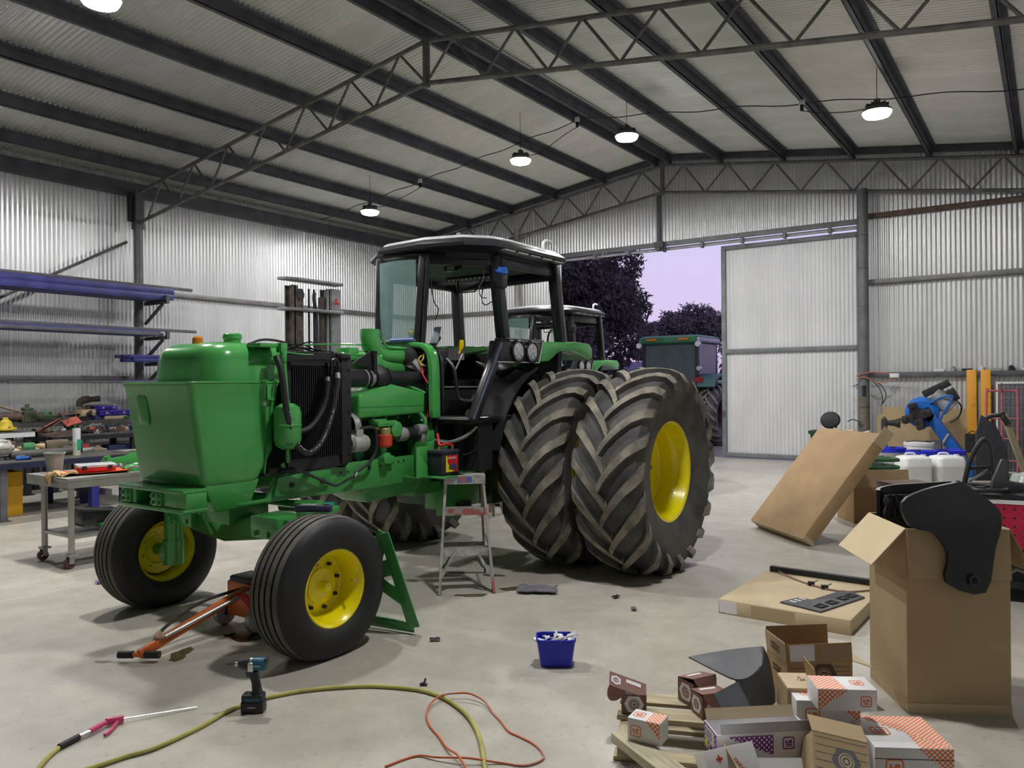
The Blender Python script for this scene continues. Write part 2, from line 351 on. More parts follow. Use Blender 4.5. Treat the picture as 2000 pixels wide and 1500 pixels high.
hp = thing('hanging_post', 'dark post hanging from truss to the door header', 'post', (-7.98, YE-.16, 0))
MB().bb(-.045, .045, -.045, .045, 5.25, 6.5).build('shaft', STEELGREY, hp); m = MB(); m.bb(-.12, .12, -.07, .05, 5.16, 5.30); m.cyl((0, -.08, 5.12), (0, .04, 5.12), .05); m.build('bracket', STEELGREY, hp)
br = MB().cyl((WL+.14, 9.0, 4.88), (WL+.14, 2.0, .9), .03, n=8); one('wall_brace', br, TR, 'diagonal rod brace across the left wall', 'brace')
# ---------------------------------------------------------------- high bay lamps
LENS = bpy.data.materials.new('lamp_lens'); LENS.use_nodes = True
pb = LENS.node_tree.nodes['Principled BSDF']; pb.inputs['Emission Color'].default_value = (1, .985, .97, 1); pb.inputs['Emission Strength'].default_value = 40; pb.inputs['Base Color'].default_value = (.9, .9, .9, 1)
LENS.cycles.emission_sampling = 'NONE'
def lamp(x, y, z, label):
    t = thing('high_bay_lamp', label, 'lamp', (x, y, z), group='high bay lamps under the roof')
    MB().lathe([(0, .09), (.13, .09), (.19, .05), (.22, .02), (.22, 0), (.205, 0)], 28).build('housing', mat('lamp_housing', (.12, .12, .13), .5), t)
    m = MB()
    for i in range(10): a = 2*pi*i/10; m.box((.1*cos(a), .1*sin(a), .105), (.14, .012, .05), (0, 0, math.degrees(a)))
    m.build('cooling_fins', MATS['lamp_housing'], t); MB().cyl((0, 0, .09), (0, 0, .2), .05).build('driver', MATS['lamp_housing'], t)
    MB().lathe([(0, -.09), (.11, -.086), (.18, -.065), (.205, -.025), (.208, -.002)], 28).build('lens', LENS, t)
    MB().cyl((0, 0, .2), (0, 0, roofz(x)-z), .005, n=6).build('hanger', BLACKM, t)
    L = bpy.data.lights.new('lamp_light', 'AREA'); L.shape = 'DISK'; L.size = .36; L.energy = LAMP_W; L.color = (1, .985, .96)
    lo = bpy.data.objects.new('lamp_light', L); COL.objects.link(lo); lo.parent = t; lo.location = (0, 0, -.10)
LX = ((-13.1, 5.88), (-8.85, 6.36), (-6.47, 6.40), (-2.2, 5.97))
for (x, z), lb in zip(LX, ('glowing lamp low over the far left bay', 'glowing lamp just left of the ridge purlin', 'glowing lamp just right of the ridge purlin', 'glowing lamp above the sliding door')): lamp(x, 13.2, z, lb)
for (x, z), lb in zip(((-13.1, 5.88), (-8.62, 6.1), (-6.2, 6.40), (-2.1, 5.97)), ('high bay lamp over the workbenches', 'glowing lamp at the top left edge of the picture', 'high bay lamp above the tractor nose', 'high bay lamp above the boxes')): lamp(x, 4.55, z, lb)
# cables along the roof, sockets
CB = mat('cable_black', (.02, .02, .022), .6)
for xa, xb, lb in ((WL+.5, RX, 'thin cable strung along the left roof slope'), (RX, WR-.3, 'thin cable strung along the right roof slope')):
    pts = []
    for i in range(13):
        x = xa+(xb-xa)*i/12; pts.append((x, 14.0-.0*i, roofz(x)-.21-.05*(i % 2)))
    one('lamp_cable', MB().tube(pts, .010, 5, 3), CB, lb, 'cable')
for x, y, lx, lz, lb in ((-12.2, 13.95, -13.1, 5.98, 'small socket and drop cable above the left lamp'), (-7.95, 13.95, -8.85, 6.46, 'ridge socket with drop cables to the centre lamps'), (-3.5, 13.9, -2.2, 6.07, 'socket and drop cable near the door-side lamp')):
    z = roofz(x)-.24; t = thing('lamp_socket', lb, 'socket', (x, y, z)); MB().bb(-.05, .05, -.03, .03, -.05, .05).build('socket_box', PAPER, t, bevel=.01); MB().cyl((0, 0, -.15), (0, 0, -.05), .03).build('plug', BLACKM, t)
    MB().tube([(0, 0, -.15), ((lx-x)*.25, -.1, -.28), ((lx-x)*.7, -.5, lz-z+.05), (lx-x, 13.2-y, lz-z)], .008, 5, 6).build('drop_cable', CB, t)
# ================================================================ TRACTOR
def MX(c): return Matrix.Translation(c)@Matrix.Rotation(pi/2, 4, 'Y')   # lathe axis -> +x
def lug_tyre(R=1.0, W=.64, rb=.475, n=19, floor=None, sgn=1, name='tyre'):
    "bar-lug tractor tyre about the local x axis"
    h = .048; Rc = R-h
    half = [(0, Rc), (.10, Rc-.004), (.19, Rc-.022), (.245, Rc-.055), (.268, Rc-.12), (.27, Rc-.19), (.25, Rc-.28), (.215, rb+.03), (.20, rb)]
    half = [(x*W/.54, r) for x, r in half]
    prof = [(r, -x) for x, r in reversed(half)]+[(r, x) for x, r in half[1:]]
    m = MB(); m.m = 0; m.lathe(prof, 64, MX((0, 0, 0)))
    pts = catmull([Vector((x, r, 0)) for x, r in half[:6]], 6)
    def at(d):  # walk along the half profile
        a = 0
        for i in range(len(pts)-1):
            L = (pts[i+1]-pts[i]).length
            if a+L >= d or i == len(pts)-2:
                t = (d-a)/L; p = pts[i].lerp(pts[i+1], t); tn = (pts[i+1]-pts[i]).normalized(); return p, Vector((-tn.y, tn.x, 0))*(1 if True else 1)
            a += L
    for side in (1, -1):
        for k in range(n):
            th0 = 2*pi*(k+(.5 if side < 0 else 0))/n; rings = []
            for i in range(8):
                t = i/7; d = -.035+t*.385*W/.54; p, nn = at(abs(d)); x = p.x if d >= 0 else -p.x
                th = th0+sgn*(.56*t**.85); hh = h*(1 if t < .82 else 1-(t-.82)*3.2); wb_ = .056+.012*t; wt = .036+.012*t
                if t == 1: hh = .012
                ring = []
                for wd, e in ((-wb_, -.006), (-wt, hh), (wt, hh), (wb_, -.006)):
                    rr = p.y+nn.y*e; xx = side*(x+nn.x*e); a = th+wd/Rc*1.15+(0.0)
                    ring.append((xx, -rr*sin(a), rr*cos(a)))
                rings.append(ring)
            m.m = 1
            N = len(rings); vs = [q for r in rings for q in r]
            for i in range(N-1):
                for j, mi in ((0, 0), (1, 1), (2, 0)):
                    pass
            k0 = len(m.v); m.v += vs
            for i in range(N-1):
                for j, mi in ((0, 0), (1, 1), (2, 0)):
                    m.f.append((k0+i*4+j, k0+i*4+j+1, k0+i*4+4+j+1, k0+i*4+4+j)); m.mi.append(mi)
            m.f.append((k0+3, k0+2, k0+1, k0)); m.mi.append(1); e0 = k0+(N-1)*4; m.f.append((e0, e0+1, e0+2, e0+3)); m.mi.append(1)
    if floor is not None: m.v = [(x, y, max(z, floor)) for x, y, z in m.v]
    return m.mesh(name, [TYRE, LUG], ang=40)
def rear_rim(mir=1):
    m = MB(); p = [(.455, -.22), (.49, -.23), (.49, -.215), (.455, -.205), (.435, -.14), (.415, -.06), (.415, .04), (.43, .10), (.455, .18), (.455, .205), (.49, .215), (.49, .235), (.48, .243), (.458, .232), (.446, .205), (.44, .14), (.42, .098), (.405, .065), (.40, -.05), (.385, -.065), (.18, -.095), (.17, -.11), (0, -.11)]
    m.lathe([(r, h*mir) for r, h in p], 56, MX((0, 0, 0))); return m.mesh('rim', YELLOW, ang=30)
def front_tyre():
    W, R, rb = .37, .485, .25
    h = [(0, R-.002), (.018, R-.002), (.020, R-.018), (.032, R-.018), (.034, R-.002), (.075, R-.005), (.077, R-.02), (.089, R-.02), (.091, R-.007), (.128, R-.015), (.140, R-.022), (.165, R-.05), (.182, R-.10), (.187, R-.145), (.178, R-.19), (.150, rb+.02), (.14, rb)]
    prof = [(r, -x) for x, r in reversed(h)]+[(r, x) for x, r in h[1:]]
    m = MB(); m.lathe(prof, 64, MX((0, 0, 0)))
    top = R-.030; k = len(prof)
    m.mi = []
    for i in range(k-1):
        rr = (prof[i][0]+prof[i+1][0])/2; mi = 1 if rr > R-.0215 and not abs(prof[i][0]-prof[i+1][0]) > .012 and rr > R-.017 else 0
        m.mi += [mi]*64
    m.v = [(x, y, max(z, -.453)) for x, y, z in m.v]
    return m.mesh('tyre', [TYREF, RIB], ang=40)
T = thing('tractor', 'half-restored green tractor with yellow rims, open engine bay and bare cab', 'tractor', (-5.13, 7.4, 0))
RT = lug_tyre(floor=-.958, sgn=-1); RR = rear_rim(1); RRm = rear_rim(-1)
for x in (1.085, 1.895, -1.085, -1.895):
    e = bpy.data.objects.new('rear_wheel', None); COL.objects.link(e); e.parent = T; e.location = (x, -.40, .96)
    o = link('tyre', RT, e); o.rotation_euler = (0, 0, 0); link('rim', RR if x > 0 else RRm, e)
    m = MB()
    for i in range(10): a = 2*pi*i/10; s_ = 1 if x > 0 else -1; m.cyl((-.10*s_, .23*cos(a), .23*sin(a)), (-.06*s_, .23*cos(a), .23*sin(a)), .018, n=6)
    m.build('wheel_bolts', GALV, e)
    v = MB().cyl((.10, -.02, .466), (.10, -.02, .43), .008, n=8); v.build('valve_stem', BLACKM, e)
FT = front_tyre()
for sx in (1, -1):
    e = bpy.data.objects.new('front_wheel', None); COL.objects.link(e); e.parent = T; e.location = ((1.06, -3.79, .455) if sx > 0 else (-1.03, -3.70, .455)); link('tyre', FT, e)
    m = MB(); s = sx
    p = [(.250, -.135), (.262, -.142), (.262, -.130), (.245, -.12), (.222, -.09), (.215, -.02), (.222, .08), (.240, .118), (.262, .130), (.262, .145), (.252, .148), (.236, .132), (.214, .09), (.206, .045), (.200, -.02), (.187, -.03), (.120, -.015), (.115, .0), (.03, .0), (0, .0)]
    m.lathe([(r, h*s) for r, h in p], 48, MX((0, 0, 0))); rim = m.build('rim', YELLOW, e, ang=30)
    m = MB()
    for i in range(8): a = 2*pi*(i+.3)/8; m.cyl((-.022*s, .155*cos(a), .155*sin(a)), (.006*s, .155*cos(a), .155*sin(a)), .013, n=6)
    m.build('wheel_bolts', BLACKM, e)
    m = MB(); m.lathe([(.118, -.02*s), (.118, .012*s), (.105, .02*s), (.04, .022*s), (.038, .055*s), (.03, .072*s), (0, .078*s)], 28, MX((0, 0, 0))); m.build('hub_cap', YELLOW, e)
    m = MB(); m.cyl((.11*s, .17, .02), (.16*s, .155, .02), .006, n=8); m.build('valve_stem', CHROME, e)
    for a, ln in ((70, .06), (200, .05)):
        a = radians(a); m = MB(); m.box((.176*s, -.36*cos(a)*s, .36*sin(a)), (.004, .022, ln), (math.degrees(a)-60, 0, 0)); m.build('white_sticker', PAPER, e)
def part(name, mb, m=GREEN, parent=None, **k): return mb.build(name, m, parent or T, **k)
# --- front end
m = MB()
m.bb(-.40, .40, -4.38, -4.20, 1.085, 1.115); m.bb(-.40, .40, -4.38, -4.20, .955, .985); m.bb(-.40, -.20, -4.36, -4.20, .98, 1.09); m.bb(.0, .40, -4.36, -4.20, .98, 1.09); m.bb(-.22, .02, -4.24, -4.20, .98, 1.09)
part('front_weight_bracket', m, GREEN, bevel=.008)
for x0 in (-.31, .07):
    p_ = part('bracket_pad', MB().bb(x0-.06, x0+.06, -4.375, -4.355, .99, 1.08), GREEN, bevel=.005)
    for dx in (-.035, .035):
        for z in (1.012, 1.058): part('bolt', MB().cyl((x0+dx, -4.39, z), (x0+dx, -4.37, z), .014, n=6), GREEN2, p_)
m = MB().hexa([(-.38, -4.13, .93), (.38, -4.13, .93), (.38, -3.84, .94), (-.38, -3.84, .94)], [(-.395, -4.22, 1.14), (.395, -4.22, 1.14), (.395, -3.76, 1.14), (-.395, -3.76, 1.14)]); part('front_support', m, GREEN, bevel=.02)
def ring(x, y0, y1, z, r, n=6, xb=None):
    P = rrect(2*x, y1-y0, r, n, 0, (y0+y1)/2); return [(px, py, z) for px, py in P]
m = MB(); m.loft([ring(.398, -4.225, -3.78, 1.135, .05), ring(.402, -4.235, -3.75, 1.16, .05), ring(.404, -4.26, -3.64, 1.33, .05), ring(.408, -4.30, -3.62, 1.60, .045), ring(.410, -4.335, -3.60, 1.80, .04), ring(.416, -4.345, -3.59, 1.815, .04), ring(.416, -4.345, -3.59, 1.832, .04), ring(.40, -4.325, -3.60, 1.84, .04)])
ns = part('nose_tank', m, GREEN, ang=50)
part('tank_rim', MB().tube([(*p[:2], 1.832) for p in ring(.414, -4.343, -3.59, 0, .04)], .008, 6, closed=True), GREEN, ns)
h_ = MB(); h_.prism(rrect(.13, .21, .03), .012, Tm((-.19, -4.305, 1.64), (98, 0, 0))); part('rounded_pad', h_, GREEN, ns, bevel=.004)  # low pad with rounded outline on the sloping front face
m = MB(); m.box((.418, -3.70, 1.765), (.012, .035, .11)); m.box((.425, -3.70, 1.71), (.03, .06, .012)); part('tank_catch', m, GREEN, ns)
part('side_trim', MB().bar((.412, -3.66, 1.79), (.405, -3.74, 1.17), .012, .02), GREEN2, ns)
m = MB()
def dring(ix, z, r): return ring(.39-ix, -4.17+ix, -3.40-ix*.2, z, r, 8)
m.loft([dring(0, 1.835, .20), dring(.0, 1.90, .20), dring(.004, 1.98, .20), dring(.018, 2.04, .19), dring(.05, 2.085, .17), dring(.10, 2.11, .14), dring(.17, 2.125, .09), dring(.25, 2.13, .05)])
fd = part('fuel_dome', m, GREEN, ang=60)
m = MB(); m.lathe([(0, 2.205), (.055, 2.205), (.066, 2.198), (.07, 2.185), (.07, 2.165), (.063, 2.16), (.063, 2.11)], 28, Tm((.02, -3.72, 0))); part('filler_cap', m, GREEN, fd)
m = MB(); m.lathe([(0, 2.172), (.025, 2.172), (.036, 2.16), (.038, 2.115)], 16, Tm((0, -4.0, 0))); part('amber_beacon', m, mat('amber', (.9, .28, .01), .3, 0, .1, 5, trans=.3), fd)
# --- radiator
m = MB().bb(-.42, .43, -3.54, -2.94, 1.16, 2.02); part('radiator_core', m, BLACKM)
m = MB()
for i in range(26): y = -3.50+i*.0205; m.bb(.43, .446, y, y+.007, 1.25, 1.96)
m.bb(.43, .45, -3.53, -2.96, 1.96, 1.985); part('cooling_fins', m, BLACKP)
m = MB(); m.bb(-.42, .455, -3.02, -2.915, 1.18, 2.06); part('radiator_post', m, BLACKM, bevel=.008)
for i in range(5): part('stud', MB().cyl((.455, -2.945, 1.25+i*.17), (.463, -2.945, 1.25+i*.17), .01, n=6), BLACKP)
m = MB()
for i in range(12): y = -3.52+i*.05; m.cyl((-.38, y, 2.045), (.40, y, 2.045), .026, n=8)
m.bb(-.4, .42, -3.53, -2.95, 2.01, 2.04); part('header_tank', m, BLACKP)
m = MB()
for i in range(5): m.cyl((.40, -3.03+i*.022, 2.0), (.47, -3.03+i*.022, 2.03), .010, n=8)
part('tank_clips', m, BLACKP)
part('oil_pipe', MB().tube([(.47, -3.62, 1.995), (.47, -3.35, 2.005), (.475, -3.20, 2.01), (.48, -3.165, 2.005), (.48, -3.15, 1.97), (.48, -3.15, 1.88)], .012, 8, 4), BLACKP)
part('oil_pipe', MB().tube([(.47, -3.13, 2.0), (.48, -3.10, 2.01), (.485, -3.085, 1.98), (.485, -3.08, 1.90)], .014, 8, 4), BLACKP)
h1 = part('hydraulic_hose', MB().tube([(.52, -3.715, 2.02), (.56, -3.70, 1.90), (.57, -3.665, 1.63), (.57, -3.60, 1.40), (.57, -3.50, 1.31), (.57, -3.40, 1.325), (.56, -3.30, 1.42), (.55, -3.20, 1.62), (.53, -3.13, 1.86)], .023, 10, 6), BLACKPL)
part('hose_fitting', MB().cyl((.53, -3.13, 1.84), (.51, -3.115, 1.90), .022, n=8), CHROME, h1)
part('hose_lettering', MB().tube([(.592, -3.655, 1.62), (.593, -3.60, 1.42), (.593, -3.50, 1.325), (.592, -3.41, 1.335), (.583, -3.31, 1.43), (.573, -3.21, 1.63)], .0035, 4, 5), mat('faded_print', (.30, .31, .33), .6, 0, .9, 60, thr=(.48, .52)), h1)
h2 = part('hydraulic_hose', MB().tube([(.48, -3.60, 1.47), (.50, -3.50, 1.465), (.51, -3.40, 1.49), (.51, -3.30, 1.58), (.505, -3.23, 1.70), (.50, -3.205, 1.84)], .02, 10, 6), BLACKPL)
part('hose_fitting', MB().cyl((.50, -3.205, 1.82), (.49, -3.20, 1.87), .020, n=8), CHROME, h2)
ac = part('accumulator', MB().lathe([(0, 1.335), (.05, 1.34), (.088, 1.37), (.1, 1.41), (.1, 1.505), (.104, 1.51), (.104, 1.522), (.1, 1.527), (.1, 1.61), (.088, 1.65), (.05, 1.675), (.018, 1.68), (.018, 1.70)], 28, Tm((.50, -3.60, 0))), GREEN)
part('riser_pipe', MB().cyl((.50, -3.605, 1.69), (.49, -3.625, 2.06), .017, n=12), GREEN, ac); part('drain', MB().cyl((.50, -3.60, 1.24), (.50, -3.60, 1.34), .014), GREEN, ac)
m = MB(); m.box((.48, -3.63, 2.085), (.06, .06, .07)); m.box((.40, -3.72, 2.10), (.16, .2, .03)); m.cyl((.49, -3.625, 1.98), (.49, -3.625, 2.06), .026); m.box((.46, -3.68, 2.0), (.05, .1, .02)); part('pipe_manifold', m, GREEN, bevel=.006)
part('return_line', MB().tube([(.45, -3.63, 2.06), (.42, -3.4, 2.045), (.38, -3.2, 2.05), (.30, -2.9, 2.07), (.25, -2.6, 2.06)], .007, 6, 5), GREEN)
part('return_line', MB().tube([(.20, -3.2, 2.13), (.15, -2.9, 2.15), (.12, -2.6, 2.16), (.12, -2.35, 2.15), (.2, -2.2, 2.05)], .007, 6, 5), GREEN)
part('breather_hose', MB().tube([(.35, -3.82, 2.11), (.33, -3.7, 2.145), (.3, -3.55, 2.15), (.2, -3.3, 2.13)], .010, 6, 5), BLACKPL)
# wiring over the radiator
m = MB()
for i in range(7): m.tube([(random.uniform(-.3, .3), -3.4+random.random()*.3, 2.07), (random.uniform(-.2, .3), -3.2+random.random()*.2, 2.12+random.random()*.04), (random.uniform(0, .3), -2.95, 2.08)], .006, 5, 4)
part('wire_bundle', m, BLACKP)
# --- frame and engine
for s in (1, -1):
    m = MB(); m.prism([(-3.95, .955), (-2.55, .935), (-2.09, .945), (-2.09, 1.175), (-2.85, 1.175), (-2.95, 1.14), (-3.10, 1.165), (-3.45, 1.13), (-3.62, 1.13), (-3.70, .98), (-3.95, .975)], .03, Matrix(((0, 0, s, .36*s), (1, 0, 0, 0), (0, 1, 0, 0), (0, 0, 0, 1)))); fr = part('frame_rail', m, GREEN2, bevel=.006)
    for i, (y, z, r) in enumerate(((-2.98, 1.10, .011), (-2.90, 1.10, .011), (-2.66, 1.11, .02), (-2.52, 1.12, .013), (-2.44, 1.12, .010), (-2.37, 1.125, .010), (-2.30, 1.13, .010), (-2.23, 1.135, .010), (-3.42, 1.05, .022), (-3.18, 1.045, .022))):
        part('bolt_hole', MB().cyl((.388*s, y, z), (.3915*s, y, z), r, n=12), BLACKM, fr)
part('rail_gusset', MB().prism([(-3.62, 1.13), (-3.10, 1.16), (-3.12, 1.02), (-3.66, .985)], .035, Matrix(((0, 0, 1, .385), (1, 0, 0, 0), (0, 1, 0, 0), (0, 0, 0, 1)))), GREEN2, bevel=.006)
for z in (1.06,):
    for y in (-3.5, -3.2): part('rail_bolt', MB().cyl((.42, y, z), (.43, y, z), .022, n=6), BLACKM)
ENG = mat('engine_dark_green', (.008, .05, .014), .35, 0, .3, 8)
part('engine_block', MB().bb(-.26, .26, -2.88, -1.98, .98, 1.56), ENG, bevel=.02)
part('cylinder_head', MB().bb(-.2, .2, -2.85, -2.0, 1.56, 1.72), ENG, bevel=.02)
m = MB(); m.prism([(-2.76, 1.525), (-1.93, 1.545), (-1.92, 1.735), (-2.36, 1.815), (-2.76, 1.725)], .26, Matrix(((0, 0, 1, .12), (1, 0, 0, 0), (0, 1, 0, 0), (0, 0, 0, 1)))); vc = part('intake_cover', m, GREEN, bevel=.022, seg=3)
part('cover_seam', MB().bb(.372, .3835, -2.75, -1.935, 1.619, 1.627), GREEN2, vc)
for i in range(6): part('cover_bolt', MB().cyl((.34, -2.70+i*.15, 1.505), (.34, -2.70+i*.15, 1.53), .009, n=6), GREEN2, vc)
m = MB(); m.hexa([(.0, -2.60, .80), (.3, -2.60, .80), (.3, -1.96, .82), (.0, -1.96, .82)], [(-.3, -2.72, .96), (.34, -2.72, .96), (.34, -1.92, .96), (-.3, -1.92, .96)]); part('oil_pan', m, GREEN2, bevel=.02)
# turbo and air intake
m = MB(); m.lathe([(.075, -2.87), (.078, -2.70), (.070, -2.52), (.06, -2.50)], 24, Matrix(((1, 0, 0, .27), (0, 0, 1, 0), (0, 1, 0, 1.865), (0, 0, 0, 1)))); part('intake_boot', m, BLACKPL)
for y in (-2.60, -2.545, -2.525): part('hose_clamp', MB().lathe([(.0765, -.008), (.0785, 0), (.0765, .008)], 24, Matrix(((1, 0, 0, .27), (0, 0, 1, y), (0, 1, 0, 1.865), (0, 0, 0, 1)))), GALV)
m = MB(); m.lathe([(.05, -.09), (.09, -.075), (.115, -.03), (.118, .02), (.10, .05), (.085, .06), (.10, .065), (.10, .085), (.05, .09)], 28, Matrix(((1, 0, 0, .27), (0, 0, 1, -2.42), (0, 1, 0, 1.862), (0, 0, 0, 1)))); tb = part('turbocharger', m, BLACKM)
m = MB()
for i in range(8): a = 2*pi*i/8; m.cyl((.27+.092*cos(a), -2.35, 1.862+.092*sin(a)), (.27+.092*cos(a), -2.33, 1.862+.092*sin(a)), .009, n=6)
part('flange_bolts', m, BLACKP, tb)
part('exhaust_pipe', MB().cyl((.27, -2.35, 1.87), (.27, -1.86, 1.875), .058, n=24), BLACKPL)
m = MB(); m.prism([(-2.76, 1.99), (-2.55, 2.10), (-2.50, 2.10), (-2.50, 1.90), (-2.57, 1.90), (-2.57, 1.96)], .012, Matrix(((0, 0, 1, .30), (1, 0, 0, 0), (0, 1, 0, 0), (0, 0, 0, 1)))); m.bb(.24, .34, -2.54, -2.50, 1.88, 2.1); part('turbo_bracket', m, BLACKM)
m = MB(); m.bb(.0, .22, -2.86, -2.48, 2.02, 2.06); m.bb(.05, .2, -2.70, -2.58, 2.04, 2.13); m.bb(-.05, .25, -2.50, -2.34, 1.94, 2.07); m.box((.1, -2.45, 2.09), (.2, .12, .02), (20, 0, 0)); part('hood_bracket', m, GREEN, bevel=.006)
m = MB(); m.prism([(-2.50, 2.02), (-2.36, 2.12), (-2.20, 2.08), (-2.0, 2.02), (-1.95, 1.93), (-2.45, 1.92)], .24, Matrix(((0, 0, 1, -.02), (1, 0, 0, 0), (0, 1, 0, 0), (0, 0, 0, 1)))); part('manifold_shield', m, GREEN, bevel=.02)
m = MB(); m.tube([(.15, -2.39, 2.30), (.15, -2.39, 2.22), (.15, -2.37, 2.15), (.15, -2.30, 2.09), (.16, -2.20, 2.075), (.17, -2.0, 2.075)], .088, 20, 5); ie = part('intake_elbow', m, GREEN, ang=50)
part('elbow_rib', MB().tube([(.235, -2.32, 2.22), (.237, -2.29, 2.16), (.237, -2.22, 2.14), (.237, -2.02, 2.14)], .012, 6, 4), GREEN, ie)
part('rubber_elbow', MB().tube([(.17, -2.03, 2.075), (.19, -1.96, 2.07), (.20, -1.93, 2.04), (.20, -1.93, 1.97), (.20, -1.95, 1.93)], .094, 20, 5), BLACKPL, ang=50)
# ancillaries on the visible side
st = part('starter_motor', MB().lathe([(0, -2.28), (.05, -2.28), (.062, -2.265), (.062, -2.18), (.060, -2.17), (.060, -2.05), (.05, -2.04), (.05, -1.97)], 24, Matrix(((1, 0, 0, .36), (0, 0, 1, 0), (0, 1, 0, 1.365), (0, 0, 0, 1)))), BLACKM)
part('end_cap', MB().lathe([(0, -2.285), (.052, -2.285), (.0635, -2.268), (.0635, -2.19)], 24, Matrix(((1, 0, 0, .36), (0, 0, 1, 0), (0, 1, 0, 1.365), (0, 0, 0, 1)))), GALV, st)
m = MB(); m.cyl((.40, -2.07, 1.40), (.40, -1.96, 1.40), .05); m.box((.38, -1.99, 1.33), (.1, .07, .12)); part('solenoid', m, ALU, st, bevel=.006)
of = part('oil_filter', MB().lathe([(0, 1.275), (.05, 1.275), (.064, 1.29), (.064, 1.375), (.055, 1.385)], 24, Tm((.42, -2.50, 0))), mat('filter_red', (.62, .06, .03), .4, 0, .1, 6))
part('filter_bowl', MB().lathe([(.05, 1.385), (.052, 1.43), (.045, 1.44)], 20, Tm((.42, -2.50, 0))), mat('fuel_bowl', (.38, .33, .13), .3, 0, .1, 6), of)
m = MB(); m.box((.38, -2.50, 1.475), (.13, .20, .05)); m.box((.36, -2.40, 1.44), (.12, .12, .12)); m.cyl((.34, -2.36, 1.42), (.44, -2.36, 1.42), .07); m.box((.36, -2.53, 1.50), (.10, .14, .03)); part('fuel_pump_body', m, GREEN, bevel=.008); m = MB(); m.cyl((.40, -2.5, 1.20), (.40, -2.5, 1.28), .035); m.cyl((.36, -2.50, 1.18), (.46, -2.50, 1.18), .05); m.box((.36, -2.47, 1.16), (.14, .16, .07)); part('lift_pump', m, GREEN, bevel=.008)
part('brass_fitting', MB().cyl((.42, -2.63, 1.44), (.42, -2.57, 1.44), .012, n=6), mat('brass', (.55, .38, .14), .35, .8), None)
m = MB(); m.lathe([(0, .0), (.04, .0), (.1, .03), (.12, .08), (.12, .12)], 24, Matrix(((1, 0, 0, .30), (0, 0, -1, -2.72), (0, 1, 0, 1.46), (0, 0, 0, 1)))); part('fan_hub', m, GALV)
m = MB(); m.lathe([(0, -2.88), (.05, -2.88), (.075, -2.86), (.078, -2.74), (.07, -2.70), (.03, -2.69)], 24, Matrix(((1, 0, 0, .38), (0, 0, 1, 0), (0, 1, 0, 1.325), (0, 0, 0, 1)))); m.bb(.33, .43, -2.84, -2.76, 1.38, 1.44); part('air_compressor', m, mat('cast_alu', (.48, .47, .43), .5, .4, .15, 12))
part('compressor_line', MB().tube([(.40, -2.78, 1.44), (.45, -2.70, 1.455), (.47, -2.66, 1.43), (.47, -2.65, 1.35), (.47, -2.66, 1.25), (.46, -2.72, 1.17), (.44, -2.80, 1.12), (.43, -2.86, 1.09)], .014, 8, 5), BLACKPL)
part('steering_line', MB().tube([(.45, -3.60, 1.18), (.46, -3.45, 1.16), (.46, -3.35, 1.12), (.46, -3.15, 1.03), (.46, -3.08, 1.015), (.45, -2.98, 1.04), (.44, -2.86, 1.075)], .011, 8, 5), BLACKPL)
part('cable_end', MB().cyl((.44, -2.88, 1.06), (.44, -2.85, 1.09), .014, n=8), CHROME)
m = MB(); m.bb(.34, .44, -3.76, -3.5, 1.15, 1.17); m.lathe([(0, .0), (.07, .0), (.075, .02), (.05, .035)], 20, Tm((.44, -3.56, 1.165))); m.bb(.38, .44, -3.72, -3.60, 1.165, 1.2); part('bump_stop', m, BLACKM); part('tab', MB().box((.45, -3.60, 1.21), (.01, .03, .05), (20, 0, 0)), GREEN)
part('bell_housing', MB().lathe([(.12, -1.97), (.27, -1.96), (.30, -1.92), (.30, -1.84), (.24, -1.80)], 30, Matrix(((1, 0, 0, .12), (0, 0, 1, 0), (0, 1, 0, 1.30), (0, 0, 0, 1)))), GREEN)
part('dipstick_tube', MB().tube([(.36, -1.98, 1.55), (.40, -1.95, 1.48), (.40, -1.96, 1.42)], .02, 8, 4), GREEN)
part('vent_pipe', MB().tube([(.25, -2.02, 1.80), (.33, -1.93, 1.75), (.36, -1.90, 1.73)], .014, 8, 3), GREEN)
m = MB(); m.bb(.28, .56, -2.06, -2.03, .99, 1.29); m.bb(.54, .56, -2.25, -2.03, .99, 1.26); m.bb(.28, .56, -2.25, -2.03, .985, 1.0); part('battery_bracket', m, GREEN, bevel=.005)
bt_back = MB(); bt_back.prism([(-2.07, 1.0), (-1.80, 1.0), (-1.80, 1.19), (-1.77, 1.23), (-1.70, 1.23), (-1.70, 1.28), (-1.90, 1.31), (-2.07, 1.28)], .02, Matrix(((0, 0, 1, .50), (1, 0, 0, 0), (0, 1, 0, 0), (0, 0, 0, 1)))); bt_back.bb(.5, .78, -2.17, -1.83, .985, 1.0); part('battery_tray', bt_back, GREEN2, bevel=.004)
part('frame_extension', MB().bb(-.30, .30, -2.0, -1.55, .78, 1.15), GREEN2, bevel=.02)
part('gearbox', MB().bb(-.30, .30, -1.6, .25, .62, 1.30), ENG, bevel=.04)
part('rear_housing', MB().bb(-.36, .36, -.85, .2, .55, 1.3), ENG, bevel=.05)
m = MB(); m.bb(.10, .34, -1.62, -1.05, .60, .86); m.bb(.14, .36, -1.50, -1.2, .52, .62); part('drop_box', m, GREEN2, bevel=.012); part('cover_plate', MB().bb(.36, .372, -1.44, -1.24, .56, .66), BLACKM)
part('hydraulic_line', MB().tube([(.40, -1.62, 1.10), (.44, -1.55, 1.0), (.46, -1.45, .97), (.48, -1.25, .97), (.48, -1.18, .94), (.46, -1.15, .85)], .02, 8, 5), GREEN)
part('hydraulic_line', MB().tube([(.38, -1.62, 1.06), (.42, -1.57, .97), (.44, -1.48, .93), (.46, -1.28, .93), (.46, -1.22, .88)], .015, 8, 5), GREEN)
